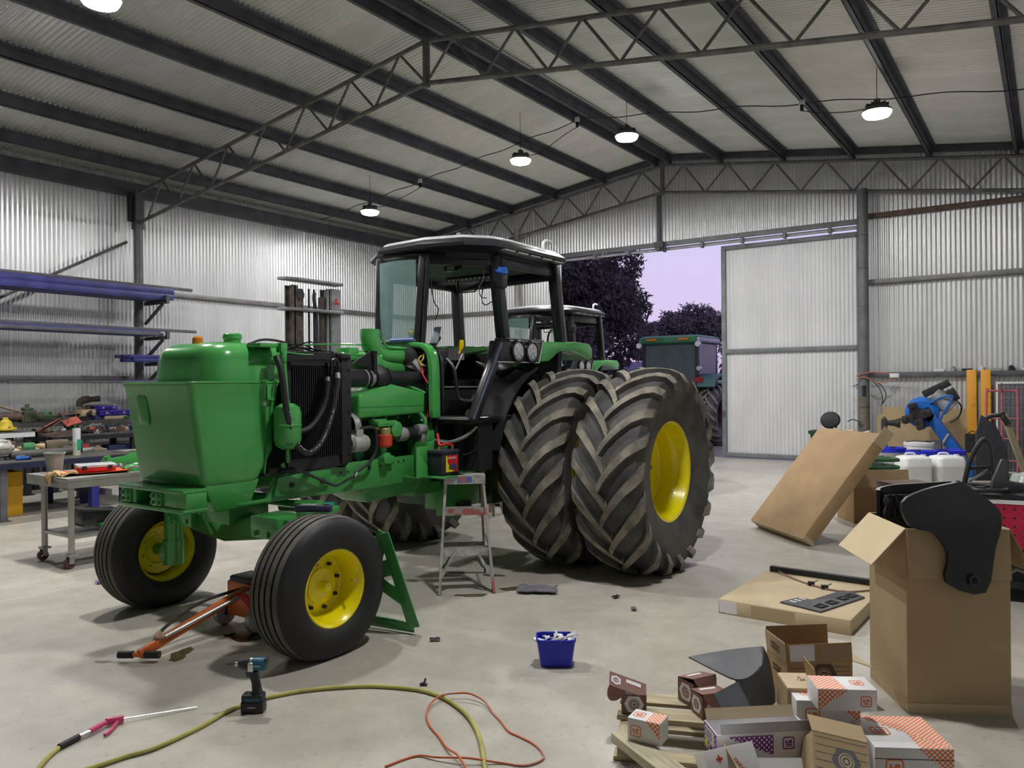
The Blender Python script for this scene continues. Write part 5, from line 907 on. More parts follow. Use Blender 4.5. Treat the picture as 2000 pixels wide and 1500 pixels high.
# blue tub of bags
tb_ = thing('blue_tub', 'small blue plastic tub on the bare floor holding bags', 'tub', (-2.64, 4.30, 0), 33)
m = MB(); R_ = lambda w_, d_, z, r: [(x, y, z) for x, y in rrect(w_, d_, r, 5)]
m.loft([R_(.20, .135, .004, .03), R_(.245, .175, .165, .035), R_(.255, .185, .165, .04), R_(.255, .185, .18, .04), R_(.235, .165, .18, .035), R_(.19, .125, .012, .028)], caps=True); m.build('body', BLUEPL, tb_, ang=50)
BAG = mat('clear_bag', (.66, .67, .69), .25, 0, .25, 16)
for i in range(6):
    m = MB(); random.seed(50+i); pts = [[Vector((-.05+.025*a, -.035+.02*b, .0))+Vector((random.uniform(-.008, .008), random.uniform(-.008, .008), random.uniform(0, .03))) for b in range(4)] for a in range(5)]
    m.sheet(pts, .006); o = m.build('parts_bag', BAG, None, smooth=False); o.location = (-2.64-.06+.03*i, 4.30+.02*(i % 3-1)*1.6+.014*i-.04, .14+.012*(i % 3)); o.rotation_euler = (radians(20*(i % 3)-20), radians(15*(i % 2)), i); tag(o, ('crinkled clear parts bag at the left of the tub', 'clear parts bag at the front of the tub', 'clear parts bag lying highest in the tub', 'clear parts bag in the middle of the tub', 'clear parts bag at the tub back', 'clear parts bag at the right of the tub')[i], 'bag', 'bags in the blue tub')
item('white_stick', MB().cyl((-.06, 0, 0), (.12, .02, .05), .006, n=8), PAPER, 'white stick poking out of the blue tub', 'stick', (-2.60, 4.27, .16), 20)
random.seed(11)
# rag, stains and bits on the floor
m = MB(); m.sheet([[(-.17+.034*i+.01*sin(j*2.1), -.11+.03*j+.008*sin(i*1.9), .008+.022*abs(sin(i*.9+j*.5))*(1-abs(i-5)/6)*(1 if 0 < j < 7 else .3)+.012*sin(i*1.3)*sin(j*1.1)+.012) for j in range(8)] for i in range(11)], .008)
item('grey_rag', m, mat('rag_grey', (.13, .12, .15), .9, 0, .2, 14), 'crumpled grey-purple rag on the floor near ladder', 'rag', (-3.70, 5.72, .004), 30)
OIL = mat('oil_film', (.10, .085, .045), .25, 0, .3, 12); OILD = mat('oil_dark', (.025, .018, .012), .12, 0, .2, 8)
def stain(x, y, rx, ry, rz, m_, lb, sd):
    random.seed(sd); ph = [random.uniform(0, 6) for _ in range(4)]; P_ = []
    for i in range(36):
        a = 2*pi*i/36; k = 1+.14*sin(2*a+ph[0])+.13*sin(3*a+ph[1])+.09*sin(5*a+ph[2])+.06*sin(9*a+ph[3]); P_.append((rx*k*cos(a), ry*k*sin(a)))
    one('oil_stain', MB().prism(P_, .0012, None, .0004), m_, lb, 'stain', (x, y, 0), rz, smooth=False)
stain(-4.10, 5.31, .12, .055, 30, OIL, 'brownish oil stain at the ladder foot', 1); stain(-3.93, 5.68, .12, .06, 40, OIL, 'oil stain just left of the grey rag', 2); stain(-4.25, 6.22, .05, .03, 20, OIL, 'small round oil spot behind the ladder', 3); stain(-4.36, 5.98, .10, .05, 20, OIL, 'oil spot between the ladder rails', 4); stain(-4.85, 3.07, .06, .13, 30, OIL, 'olive oil puddle beside the jack handle', 5); stain(-4.80, 3.56, .17, .10, 20, OILD, 'dark oil puddle under the trolley jack', 6); stain(-4.72, 5.86, .08, .04, 30, OIL, 'faint oil smear under the ladder', 7)
stain(-5.15, 2.7, .05, .025, 30, mat('damp', (.22, .21, .19), .3), 'damp mark left of the jack handle', 8)
for i, (x, y, m_, lb) in enumerate(((-7.23, 3.76, mat('glove_violet', (.12, .07, .42), .6), 'scrap of violet glove beyond the far front tyre'), (-3.59, 4.22, MATS['driver_dark'], 'dark crumpled scrap near the leaning plate'), (-3.03, 5.90, BLACKM, 'tiny black scrap right of the rag'), (-2.75, 5.66, MATS['rag_grey'], 'grey scrap nearest the flat carton'))): item('scrap', MB().sheet([[(-.035+.018*a, -.02+.013*b, .006+.012*abs(sin(2*a+b*1.4+i))) for b in range(4)] for a in range(5)], .004), m_, lb, 'scrap', (x, y, .004), 40*i, smooth=False)
m = MB(); m.cyl((0, 0, .006), (.03, 0, .008), .007, n=8); m.cyl((.01, .012, .006), (.012, .02, .035), .006, n=8); m.cyl((-.01, -.01, .007), (.01, .01, .012), .009, n=8); item('small_fitting', m, BLACKM, 'tiny black fitting above the yellow hose', 'fitting', (-3.12, 3.55, .003), 20)

# bigger pieces crowding the benches
random.seed(77)
BIG = (('gear_wheel', 'gear', 'toothed steel gear'), ('pipe_stub', 'pipe', 'fat pipe stub'), ('oil_tin', 'tin', 'upright oil tin'), ('bearing_block', 'block', 'bolted bearing block'), ('parts_box', 'box', 'shallow open parts box'))
CLS = [mat('scrap_dark', (.06, .055, .05)), RUSTY, mat('scrap_tan', (.3, .24, .17)), GALV, BLACKM, mat('scrap_blue', (.04, .06, .2), .5), mat('scrap_green', (.05, .2, .07)), mat('scrap_red', (.4, .05, .04))]
for bi, (bn, xa, xb, ya, yb, z) in enumerate((('near', -13.2, -12.45, 4.2, 6.6, .802), ('middle', -14.95, -14.3, 6.65, 8.6, .972), ('wall', -15.85, -15.45, 6.3, 9.4, 1.182), ('pale', -14.9, -14.3, 4.9, 5.8, 1.082))):
    n = 15 if bi < 3 else 10; YS = sorted(random.uniform(ya, yb) for _ in range(n))
    for i in range(n):
        k = i % 5; r = random.uniform(.05, .09); nm, ct, lb = BIG[k]; m = MB()
        if k == 0:
            m.lathe([(r*.4, 0), (r*1.3, 0), (r*1.3, r*.5), (r*.4, r*.5), (r*.4, 0)], 18)
            for j in range(12): a = pi*j/6; m.box((r*1.35*cos(a), r*1.35*sin(a), r*.25), (r*.25, r*.3, r*.45), (0, 0, 30*j))
        elif k == 1: m.lathe([(r*.7, -r*2), (r, -r*2), (r, r*2), (r*1.15, r*2), (r*1.15, r*2.3), (r*.7, r*2.3)], 16, Matrix(((1, 0, 0, 0), (0, 0, 1, 0), (0, 1, 0, r*1.16), (0, 0, 0, 1))))
        elif k == 2: m.lathe([(0, 0), (r, 0), (r, r*2.2), (r*.9, r*2.35), (r*.35, r*2.4), (r*.35, r*2.7), (0, r*2.7)], 16)
        elif k == 3:
            m.box((0, 0, r*.35), (r*3.6, r*1.8, r*.7)); m.cyl((0, -r*.9, r*1.3), (0, r*.9, r*1.3), r, None, 16)
            for j in (-1, 1): m.cyl((j*r*1.4, 0, r*.7), (j*r*1.4, 0, r), r*.25, None, 6)
        else:
            w2, d2, h2, t2 = r*3.4, r*2.4, r*1.1, .006
            m.bb(-w2/2, w2/2, -d2/2, d2/2, 0, t2); m.bb(-w2/2, w2/2, -d2/2, -d2/2+t2, 0, h2); m.bb(-w2/2, w2/2, d2/2-t2, d2/2, 0, h2); m.bb(-w2/2, -w2/2+t2, -d2/2, d2/2, 0, h2); m.bb(w2/2-t2, w2/2, -d2/2, d2/2, 0, h2)
        one(nm, m, CLS[random.randrange(8)] if k != 4 else (CARD, BLUEST, CLS[7])[i//5 % 3], lb+' on the '+bn+' bench, '+ORD[i//5]+' of its kind from the left', ct, (random.uniform(xa, xb), YS[i], z), random.uniform(0, 180), lb+'s on the '+bn+' bench')
# ================================================================ RIGHT SIDE: BOXES
def decal(parent, poly, m_, loc, rot, nm='print', t=.0009): 
    o = MB().prism(poly, t).build(nm, m_, parent, smooth=False); o.location = loc; o.rotation_euler = [radians(a) for a in rot]; return o
FACE = {'f': (90, 0, 0), 'r': (90, 0, 90), 'l': (90, 0, -90), 't': (0, 0, 0), 'b': (90, 0, 180)}
def facepos(f, u, v, w, d, h):  # u along the face from its centre, v up from base (or along depth for top)
    return {'f': (u, -d/2, v), 'r': (w/2, u, v), 'l': (-w/2, -u, v), 't': (u, v, h), 'b': (-u, d/2, v)}[f]
def logo(parent, f, u, v, s, m_, dims):
    "rounded-square outline mark with a stylised L and arch inside"
    p = facepos(f, u, v, *dims); e = MB(); o_ = rrect(s, s, s*.2, 4); i_ = rrect(s*.84, s*.84, s*.14, 4); n = len(o_)
    e.loft([[(x, y, 0) for x, y in o_], [(x, y, .001) for x, y in o_], [(x, y, .001) for x, y in i_], [(x, y, 0) for x, y in i_]], caps=False)
    q = s*.5; e.prism([(-.28*s, -.02*s), (-.28*s, .22*s), (-.16*s, .22*s), (-.16*s, .06*s), (-.05*s, .06*s), (-.05*s, -.02*s)], .001)
    e.prism([(.0, -.02*s), (.0, .22*s), (.28*s, .22*s), (.28*s, -.02*s), (.17*s, -.02*s), (.17*s, .12*s), (.11*s, .12*s), (.11*s, -.02*s)], .001)
    e.prism([(-.26*s, -.16*s), (.26*s, -.16*s), (.26*s, -.09*s), (-.26*s, -.09*s)], .001); e.prism([(-.26*s, -.28*s), (.26*s, -.28*s), (.26*s, -.23*s), (-.26*s, -.23*s)], .001)
    o = e.build('logo_mark', m_, parent, smooth=False); o.location = p; o.rotation_euler = [radians(a) for a in FACE[f]]; return o
def hexmark(parent, f, u, v, s, ma, mb_, dims, asp=1.25):
    "hexagon badge with a round gear emblem"
    p = facepos(f, u, v, *dims); a = decal(parent, [(s*asp*.5, 0), (s*asp*.28, s*.5), (-s*asp*.28, s*.5), (-s*asp*.5, 0), (-s*asp*.28, -s*.5), (s*asp*.28, -s*.5)], ma, p, FACE[f], 'hexagon_badge')
    e = MB()
    for r0, r1 in ((.34, .29), (.24, .17), (.09, .0)):
        R1 = [(s*r0*cos(2*pi*i/20), s*r0*sin(2*pi*i/20)) for i in range(20)]; R2 = [(s*max(r1, .001)*cos(2*pi*i/20), s*max(r1, .001)*sin(2*pi*i/20)) for i in range(20)]
        e.loft([[(x, y, .0009) for x, y in R1], [(x, y, .0017) for x, y in R1], [(x, y, .0017) for x, y in R2], [(x, y, .0009) for x, y in R2]], caps=False)
    o = e.build('round_emblem', mb_, parent, smooth=False); o.location = p; o.rotation_euler = [radians(q) for q in FACE[f]]
    return a
def stairs(w, h, n=9):  # triangular honeycomb print with stepped hypotenuse: right-top corner
    P_ = [(w/2, h/2), (-w/2, h/2)]
    for i in range(n): x = -w/2+w*(i+1)/n; y0 = h/2-h*i/n-h/n; P_ += [(x-w/n, y0), (x, y0)] if i == 0 else [(x-w/n, y0), (x, y0)]
    out = []
    for p in P_:
        if not out or (abs(out[-1][0]-p[0])+abs(out[-1][1]-p[1])) > 1e-6: out.append(p)
    if abs(out[-1][0]-out[0][0])+abs(out[-1][1]-out[0][1]) < 1e-6: out.pop()
    return out
DOTO = dots('orange_honeycomb', (.80, .17, .03), (.85, .83, .80), 62, .36); DOTP = dots('purple_honeycomb', (.20, .02, .26), (.78, .76, .78), 62, .30)
def shell(w, d, h, t=.004, bottom=True):
    m = MB(); m.bb(-w/2, w/2, -d/2, -d/2+t, 0, h); m.bb(-w/2, w/2, d/2-t, d/2, 0, h); m.bb(-w/2, -w/2+t, -d/2+t, d/2-t, 0, h); m.bb(w/2-t, w/2, -d/2+t, d/2-t, 0, h)
    if bottom: m.bb(-w/2+t, w/2-t, -d/2+t, d/2-t, 0, t)
    return m
def panel(parent, nm, m_, w, l, loc, rot, t=.004):  # hinged flap: local x width, local y from hinge outwards
    o = MB().bb(-w/2, w/2, 0, l, -t/2, t/2).build(nm, m_, parent); o.location = loc; o.rotation_euler = [radians(a) for a in rot]; return o
# pallet and loose plank
pl = thing('pallet', 'weathered timber pallet under the parts boxes', 'pallet', (-1.76, 3.45, 0), 22)
for i in (0, 1): MB().bb(-.02, 1.0, .11+i*.165*1.2, .11+i*.165*1.2+.13, .105, .125).build('deck_board', WOOD, pl, bevel=.003)
for x in (0, .5, .93): MB().bb(x, x+.07, -.12, .44, .022, .105).build('stringer', WOOD, pl, bevel=.004)
for i in (-.5, 1.2): MB().bb(-.02, 1.0, i*.2, i*.2+.1, 0, .02).build('base_board', WOOD, pl, bevel=.003)
item('wood_plank', MB().bb(0, .62, -.06, .06, 0, .045), mat('pale_plank', (.46, .42, .29), .8, 0, .2, 5, stretch=(1, 8, 8)), 'loose pale plank slanting off the pallet corner', 'plank', (-1.72, 3.40, .085), -32, bevel=.003)
# white and orange boxes
def wobox(lb, loc, rz, w, d, h, faces='f', rot=None, pm=None, lm=None, lm_sz=None):
    t = thing('white_carton', lb, 'box', loc, rz, 'white printed parts cartons', rot); MB().bb(-w/2, w/2, -d/2, d/2, 0, h).build('carton_body', WHITEC, t, bevel=.002)
    pm = pm or DOTO; lm = lm or ORANGE; dm = (w, d, h)
    for f in faces:
        L = {'f': w, 'r': d, 'l': d, 't': w, 'b': w}[f]; V = h if f != 't' else d; c = V/2 if f != 't' else 0
        sw_ = min(L*.42, .16); p = facepos(f, L/2-sw_/2-.002, c+V/2-.35*V-.002, *dm) if f != 't' else facepos(f, L/2-sw_/2-.002, 0, *dm)
        decal(t, stairs(sw_, .7*V) if f != 't' else [(-sw_/2, -V/2+.002), (sw_/2, -V/2+.002), (sw_/2, V/2-.002), (-sw_/2, V/2-.002)], pm, p, FACE[f], 'honeycomb_print'); logo(t, f, -L*.25, c-.04*V if f != 't' else 0, (lm_sz or min(.5*V, .07)), lm, dm)
    return t
wobox('small white box with orange honeycomb print at pallet corner', (-1.575, 3.385, .131), 4, .16, .11, .105, 'ft')
t = wobox('white orange-print box on top of the other boxes', (-.84, 3.97, .262), 30, .27, .17, .10, '', lm_sz=.06)
logo(t, 'f', .085, .045, .05, ORANGE, (.27, .17, .10))
decal(t, [(-.134, -.084), (.0, -.084), (-.02, .084), (-.134, .084)], DOTO, (-.0, 0, .10), (0, 0, 0), 'honeycomb_print'); logo(t, 't', .07, 0, .06, ORANGE, (.27, .17, .10)); decal(t, [(-x, y) for x, y in reversed(stairs(.13, .09))], DOTO, (-.068, -.085, .052), (90, 0, 0), 'honeycomb_print')
wobox('white box with orange mark under the upper orange-print box', (-.95, 4.06, .127), 30, .30, .2, .133, 'ft', lm_sz=.07)
t = wobox('large flat white box with orange honeycomb lid beside the big carton', (-.60, 4.02, .0), 30, .34, .34, .17, 'ft', lm_sz=.08)
MB().bb(-.171, .171, -.1715, -.168, .118, .121).build('lid_seam', BLACKM, t); decal(t, stairs(.30, .32, 12), DOTO, (.02, .005, .1705), (0, 0, 0), 'honeycomb_print')
# purple-print open carton
pb2 = thing('purple_carton', 'open white carton with purple honeycomb print on the pallet', 'box', (-1.115, 3.56, .127), 40); shell(.44, .16, .115).build('carton_body', WHITEC, pb2)
panel(pb2, 'flap', CARDL, .42, .05, (0, .078, .115), (60, 0, 0)); panel(pb2, 'flap', mat('inner_grey', (.52, .50, .53), .6), .42, .045, (0.01, -.079, .115), (80, 0, 0), .003)
decal(pb2, [(-.078, .0), (.078, .0), (.078, .112), (-.078, .112)], DOTP, (-.2205, 0, .002), (90, 0, -90), 'honeycomb_print'); decal(pb2, [(-.062, .045), (.05, .045), (.05, .10), (-.062, .10)], PAPER, (-.2215, 0, .002), (90, 0, -90), 'address_label'); decal(pb2, [(-.062, .012), (-.028, .012), (-.028, .042), (-.062, .042)], mat('lime_dot', (.62, .72, .02), .5), (-.2220, .0, .002), (90, 0, -90), 'lime_sticker')
decal(pb2, [(-.01, .012), (.045, .012), (.045, .040), (-.01, .040)], PAPER, (-.2222, 0, .002), (90, 0, -90), 'barcode_label')
for i in range(6): decal(pb2, [(.0+.008*i, .015), (.004+.008*i, .015), (.004+.008*i, .037), (.0+.008*i, .037)], BLACKM, (-.2232, 0, .002), (90, 0, -90), 'bar')
for i in range(4): decal(pb2, [(-.055, .055+.011*i), (.02+.006*(i % 2), .055+.011*i), (.02+.006*(i % 2), .058+.011*i), (-.055, .058+.011*i)], BLACKM, (-.2226, 0, .002), (90, 0, -90), 'text_line')
decal(pb2, stairs(.2, .085), DOTP, (-.06, -.081, .062), (90, 0, 0), 'honeycomb_print'); logo(pb2, 'f', .11, .065, .055, PURPLE, (.44, .162, .115))
# brown boxes with hexagon badge
def brownbox(lb, loc, rz, w, d, h, lid, rot=None, side=False):
    t = thing('brown_carton', lb, 'box', loc, rz, 'small brown parts cartons', rot); shell(w, d, h, .003).build('carton_body', BROWNB, t); hexmark(t, 'f', 0, h*.5, h*.8, PAPER, BROWNB, (w, d, h)); hexmark(t, 'l', 0, h*.5, h*.7, PAPER, BROWNB, (w, d, h))
    L = panel(t, 'lid', BROWNB, w, d, (0, d/2, h), (180+lid, 0, 0), .003) if not side else panel(t, 'lid', BROWNB, d, .20, (w/2, 0, h), (lid, 0, 90), .003)
    if side:
        hexmark(L, 't', 0, .165, .05, PAPER, BROWNB, (0, 0, .002)); decal(L, [(-.012, .03), (.012, .03), (.012, .11), (-.012, .11)], PAPER, (.02, 0, .002), (0, 0, 0), 'white_label'); arc = [(-d*.5, 0), (d*.5, 0)]+[(d*.5*cos(a*pi/10), .085*sin(a*pi/10)) for a in range(1, 10)]
        arc = [(.045*cos(a*pi/10), .09*sin(a*pi/10)) for a in range(11)]; fl_ = MB().prism(arc, .003, Matrix(((0, 0, 1, -d/2), (1, 0, 0, .155), (0, -1, 0, 0), (0, 0, 0, 1)))).build('tuck_flap', BROWNB, L); L.rotation_euler = (radians(lid), radians(-22), radians(90)); return t
    arc = [(-w*.48, 0), (w*.48, 0)]+[(w*.48*cos(a*pi/10), d*.55*sin(a*pi/10)) for a in range(1, 10)]
    fl_ = MB().prism(arc, .003).build('tuck_flap', BROWNB, L); fl_.location = (0, d, 0); fl_.rotation_euler = (radians(70), 0, 0)
    decal(L, [(-w*.3, d*.2), (w*.3, d*.2), (w*.3, d*.42), (-w*.3, d*.42)], PAPER, (0, 0, -.0028), (0, 0, 0), 'white_label'); return t
brownbox('brown box with lid flipped up at the pallet corner', (-1.775, 3.65, .127), 26, .125, .10, .10, 22, None, True)
MB().bb(-.055, .055, -.045, .045, .01, .085).build('packed_part', mat('bagged_black', (.03, .03, .035), .15), bpy.data.objects['brown_carton'])
brownbox('brown box with rounded flap hanging open behind the dark panel', (-1.55, 3.94, .127), 65, .15, .13, .12, -12, (0, 0, 60)); brownbox('brown box half under the dark curved panel', (-1.44, 3.83, .127), 55, .15, .12, .11, -6, (0, 0, 50))
# kraft boxes
kb = thing('kraft_carton', 'open kraft carton with white label and round emblem', 'box', (-1.14, 4.57, 0), 40); shell(.37, .27, .27).build('carton_body', CARDD, kb)
panel(kb, 'flap', CARDD, .37, .12, (0, .135, .27), (84, 0, 0)); ff = panel(kb, 'flap', CARDD, .37, .10, (0, -.135, .27), (84, 0, 0)); panel(kb, 'flap', CARD, .26, .11, (-.185, 0, .27), (84, 0, 90)); panel(kb, 'flap', CARDL, .26, .14, (.185, 0, .27), (-20, 0, -90))
decal(ff, [(-.17, .01), (-.03, .01), (-.03, .095), (-.17, .095)], PAPER, (0, 0, .002), (0, 0, 0), 'white_label'); decal(ff, [(0, .01), (.16, .01), (.16, .09), (0, .09)], mat('packing_tape', (.33, .22, .13), .25), (0, 0, .002), (0, 0, 0), 'tape')
for i in range(7): decal(kb, [(-.17, 0), (.17, 0), (.17, .0022), (-.17, .0022)], mat('print_brown', (.07, .035, .02), .6), (0, -.135, .09+i*.025), (90, 0, 0), 'ruled_line')
hexmark(kb, 'f', .02, .20, .12, MATS['print_brown'], CARDD, (.37, .272, .27)); text('carton_text', 'Hold Down\nBRACKET', .022, MATS['print_brown'], kb, (-.187, 0, .20), (90, 0, -90)); text('carton_text', 'Hold Down\nBRACKET', .022, MATS['print_brown'], kb, (-.199, .0, .325), (90, 0, -90))
k2 = thing('kraft_carton', 'narrow kraft carton numbered 25 beside the dark curved panel', 'box', (-1.08, 4.10, .127), 30); shell(.15, .20, .15).build('carton_body', CARD, k2); panel(k2, 'flap', CARDD, .20, .10, (.075, 0, .15), (100, 0, -90)); panel(k2, 'flap', CARDL, .145, .20, (0, -.10, .152), (1, 0, 0)); text('carton_text', 'R\n125', .03, MATS['print_brown'], k2, (.02, .02, .157), (0, 0, 0))
k3 = thing('kraft_carton', 'tipped kraft carton with dark hexagon badge at the front', 'box', (-.77, 3.52, .06), 0, None, (-42, 12, 30)); shell(.24, .16, .20).build('carton_body', CARD, k3); hexmark(k3, 'f', .02, .10, .10, mat('print_greyblue', (.16, .15, .17), .6), CARDL, (.24, .16, .20)); panel(k3, 'flap', CARDD, .24, .14, (0, .08, .20), (60, 0, 0)); panel(k3, 'flap', CARD, .24, .10, (0, -.08, .2), (60, 0, 0))
for i in range(6): decal(k3, [(-.11, 0), (.11, 0), (.11, .0015), (-.11, .0015)], MATS['print_greyblue'], (0, -.08, .02+i*.032), (90, 0, 0), 'ruled_line')
k4 = thing('kraft_carton', 'open kraft carton with white inner tray at the bottom edge of the picture', 'box', (-.93, 3.27, .02), 34); shell(.30, .26, .12).build('carton_body', CARD, k4); panel(k4, 'flap', CARDD, .26, .13, (-.15, 0, .13), (65, 0, 90)); panel(k4, 'flap', WHITEC, .28, .05, (0, .13, .12), (60, 0, 0)); MB().bb(-.1, .13, -.11, .11, .02, .10).build('inner_tray', WHITEC, k4, bevel=.003)
wx = thing('white_carton', 'plain white carton with small red cross mark tipped on the pile', 'box', (-1.105, 3.22, .10), 0, 'white printed parts cartons', (-30, -8, 42)); MB().bb(-.11, .11, -.075, .075, 0, .16).build('carton_body', WHITEC, wx, bevel=.002)
for rz_ in (0, 90): decal(wx, [(-.014, -.004), (.014, -.004), (.014, .004), (-.014, .004)], mat('mark_red', (.7, .06, .04), .5), (-.05, -.0752, .12), (90, rz_, 0), 'red_cross')
text('carton_text', 'CNOCA', .02, MATS['mark_red'], wx, (.03, -.0757, .08), (90, 60, 0))
# dark curved moulding on the pile
mo = thing('moulded_panel', 'dark grey curved plastic moulding draped over the small boxes', 'panel')
MG = mat('moulding_shaded', (.035, .038, .045), .45, 0, .1, 10)  # darker copy of the moulding colour: shade put into the side
def fine(rows, k=4):
    R1 = [catmull([Vector(p) for p in r], k) for r in rows]; Cn = [catmull([r[j] for r in R1], k) for j in range(len(R1[0]))]; return Cn
MB().sheet(fine([[(-1.364, 4.467, 0.299), (-1.474, 4.355, 0.296), (-1.574, 4.237, 0.291), (-1.666, 4.113, 0.284)], [(-1.333, 4.355, 0.282), (-1.38, 4.176, 0.284), (-1.457, 4.074, 0.291), (-1.562, 4.051, 0.283)], [(-1.299, 4.232, 0.275), (-1.297, 4.027, 0.278), (-1.318, 3.867, 0.309), (-1.43, 3.935, 0.301)]]), .008).build('shell_top', mat('moulding_lit', (.075, .08, .09), .5, 0, .1, 14), mo, ang=60)  # paler copy of the same plastic: light painted into top and tongue
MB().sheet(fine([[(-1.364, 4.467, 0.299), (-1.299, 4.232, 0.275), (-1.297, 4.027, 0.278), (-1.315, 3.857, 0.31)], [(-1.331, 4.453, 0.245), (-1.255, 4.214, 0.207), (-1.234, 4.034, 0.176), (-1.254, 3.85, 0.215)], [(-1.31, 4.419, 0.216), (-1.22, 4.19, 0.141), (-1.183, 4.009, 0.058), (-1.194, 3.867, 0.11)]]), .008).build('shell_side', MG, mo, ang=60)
MB().sheet([[(-1.358, 3.657, 0.297), (-1.302, 3.842, 0.31)], [(-1.299, 3.625, 0.238), (-1.238, 3.788, 0.255)], [(-1.239, 3.593, 0.174), (-1.181, 3.731, 0.204)]], .008).build('tongue', MATS['moulding_lit'], mo)
# ================================================================ flat carton on the floor and what lies on it
fc = thing('flat_carton', 'flat brown carton lying on the concrete floor', 'box', (-1.655, 6.55, 0), -2); MB().bb(-.49, .49, -.61, .61, 0, .11).build('carton_body', CARDL, fc, bevel=.006)
decal(fc, [(-.48, .01), (-.34, .01), (-.34, .10), (-.48, .10)], PAPER, (0, -.61, 0), (90, 0, 0), 'pale_label')
for a, b in ((-.22, .0),): decal(fc, [(-.23, .02), (.10, .02), (.10, .1), (-.23, .1)], MATS['cardboard'], (0, -.61, 0), (90, 0, 0), 'tape_strip')
item('rubber_strip', MB().bar((-2.09, 7.09, .135), (-1.16, 7.03, .135), .05, .05), BLACKM, 'long black strip along the back of the flat carton', 'strip', (0, 0, 0), bevel=.004)
dp = thing('dash_panel', 'black plastic dash panel with cut-outs on the flat carton', 'panel', (-1.42, 6.33, .111), 72)
MB().prism([(-.32, -.12), (.30, -.12), (.36, .0), (.36, .10), (-.08, .10), (-.10, .20), (-.32, .22)], .012).build('plate', mat('panel_grey', (.045, .045, .055), .5), dp, bevel=.003)
for x, y, a, b in ((-.2, -.05, .08, .06), (-.05, -.05, .08, .06), (.12, -.04, .07, .06), (.24, -.04, .07, .06)): MB().tube([(x-a/2, y-b/2, .014), (x+a/2, y-b/2, .014), (x+a/2, y+b/2, .014), (x-a/2, y+b/2, .014)], .008, 6, closed=True).build('cutout_rim', BLACKM, dp); MB().bb(x-a/2, x+a/2, y-b/2, y+b/2, .0118, .0135).build('opening', BLACKM, dp)
for i in range(3): MB().bb(-.26+.06*i, -.24+.06*i, .12, .18, .012, .016).build('white_stripe', PAPER, dp)
wl_ = thing('wiring_lead', 'thin brown lead with black plugs across the flat carton', 'cable'); MB().tube([(-2.0, 7.03, .13), (-1.80, 6.86, .118), (-1.63, 6.74, .118), (-1.49, 6.68, .118), (-1.345, 6.70, .118), (-1.2, 6.86, .118)], .007, 6, 5).build('lead', mat('lead_brown', (.26, .16, .12), .6), wl_)
for p in ((-1.66, 6.76), (-1.54, 6.70)): MB().box((p[0], p[1], .13), (.05, .03, .03), (0, 0, 30)).build('plug', BLACKM, wl_); MB().cyl((p[0], p[1], .13), (p[0]+.05, p[1]+.02, .16), .008, n=8).build('clip', GALV, wl_)
# ================================================================ leaning carton
u_ = Vector((.704, -.711, 0)); n_ = Vector((.711*.94, .704*.94, 1.13)); Lh = n_.length; n_.normalize(); q_ = u_.cross(n_); base_ = Vector((-3.10, 9.69, .0)) 
lc = thing('leaning_carton', 'large flat brown carton leaning at an angle on other boxes', 'box'); 
mw = Matrix(((u_.x, n_.x, -q_.x, base_.x), (u_.y, n_.y, -q_.y, base_.y), (u_.z, n_.z, -q_.z, base_.z), (0, 0, 0, 1)))
th = .15; sgn = 1 if (Matrix(((u_.x, n_.x, -q_.x), (u_.y, n_.y, -q_.y), (u_.z, n_.z, -q_.z)))@Vector((0, 0, 1))).z > 0 else -1
# local z points away from the viewer's side; keep the lowest corner on the floor
zmin = min((mw@Vector((x, y, z))).z for x in (0, 1.2) for y in (0, Lh) for z in (0, -sgn*th)); mw = Matrix.Translation((0, 0, -zmin))@mw
m = MB(); m.bb(0, 1.2, 0, Lh, -sgn*th, 0); m.v = [tuple(mw@Vector(v)) for v in m.v]; m.build('carton_body', mat('cardboard_warm', (.43, .29, .155), .8, 0, .08, 3), lc, bevel=.008)
m = MB(); m.bb(-.002, 1.202, -.002, .05, -sgn*th-.002, .002); m.v = [tuple(mw@Vector(v)) for v in m.v]; m.build('end_flap', CARDL, lc)
m = MB(); m.bb(1.202, 1.206, Lh-.12, Lh+.1, -sgn*th, -.0); m.v = [tuple(mw@Vector(v)) for v in m.v]; m.build('torn_flap', CARDL, lc)
for k in range(4):
    m = MB(); m.box((.25+.28*k, Lh+.02, -sgn*th*.5), (.2, .08, .01), (15*k-20, 10, 8*k-10)); m.v = [tuple(mw@Vector(v)) for v in m.v]; m.build('torn_edge', CARDL, lc)
# carton of green trays that it leans on
gc = thing('tray_carton', 'kraft carton behind the leaning one holding green trays', 'box', (-1.93, 11.05, 0), 35); shell(.72, .5, .46, .006).build('carton_body', CARDD, gc); panel(gc, 'flap', CARD, .70, .22, (0, -.25, .46), (82, 0, 0)); panel(gc, 'flap', CARDL, .48, .2, (.36, 0, .46), (-25, 0, -90))
for i in range(3):
    tz_ = thing('green_tray', ('lowest', 'middle', 'topmost')[i]+' of the glossy green cut-out trays stacked in carton', 'tray', (-1.96, 11.07, .58+.095*i), 35, 'green trays in the carton')
    m = MB(); gx = .56; 
    for y in (-.2, 0, .2): m.bb(-gx/2, gx/2, y-.03, y+.03, 0, .05)
    for x in (-.27, 0, .27): m.bb(x-.03, x+.03, -.17, .17, 0, .05)
    m.build('frame', mat('tray_green', (.008, .12, .03), .15, 0, .1, 5, coat=.5), tz_, bevel=.018, seg=2)
item('brown_carton', MB().bb(-.25, .25, -.2, .2, 0, .62), mat('dark_card', (.17, .115, .09), .8), 'dark brown carton in the shade of the leaning one', 'box', (-1.42, 10.2, 0), 40, bevel=.006)
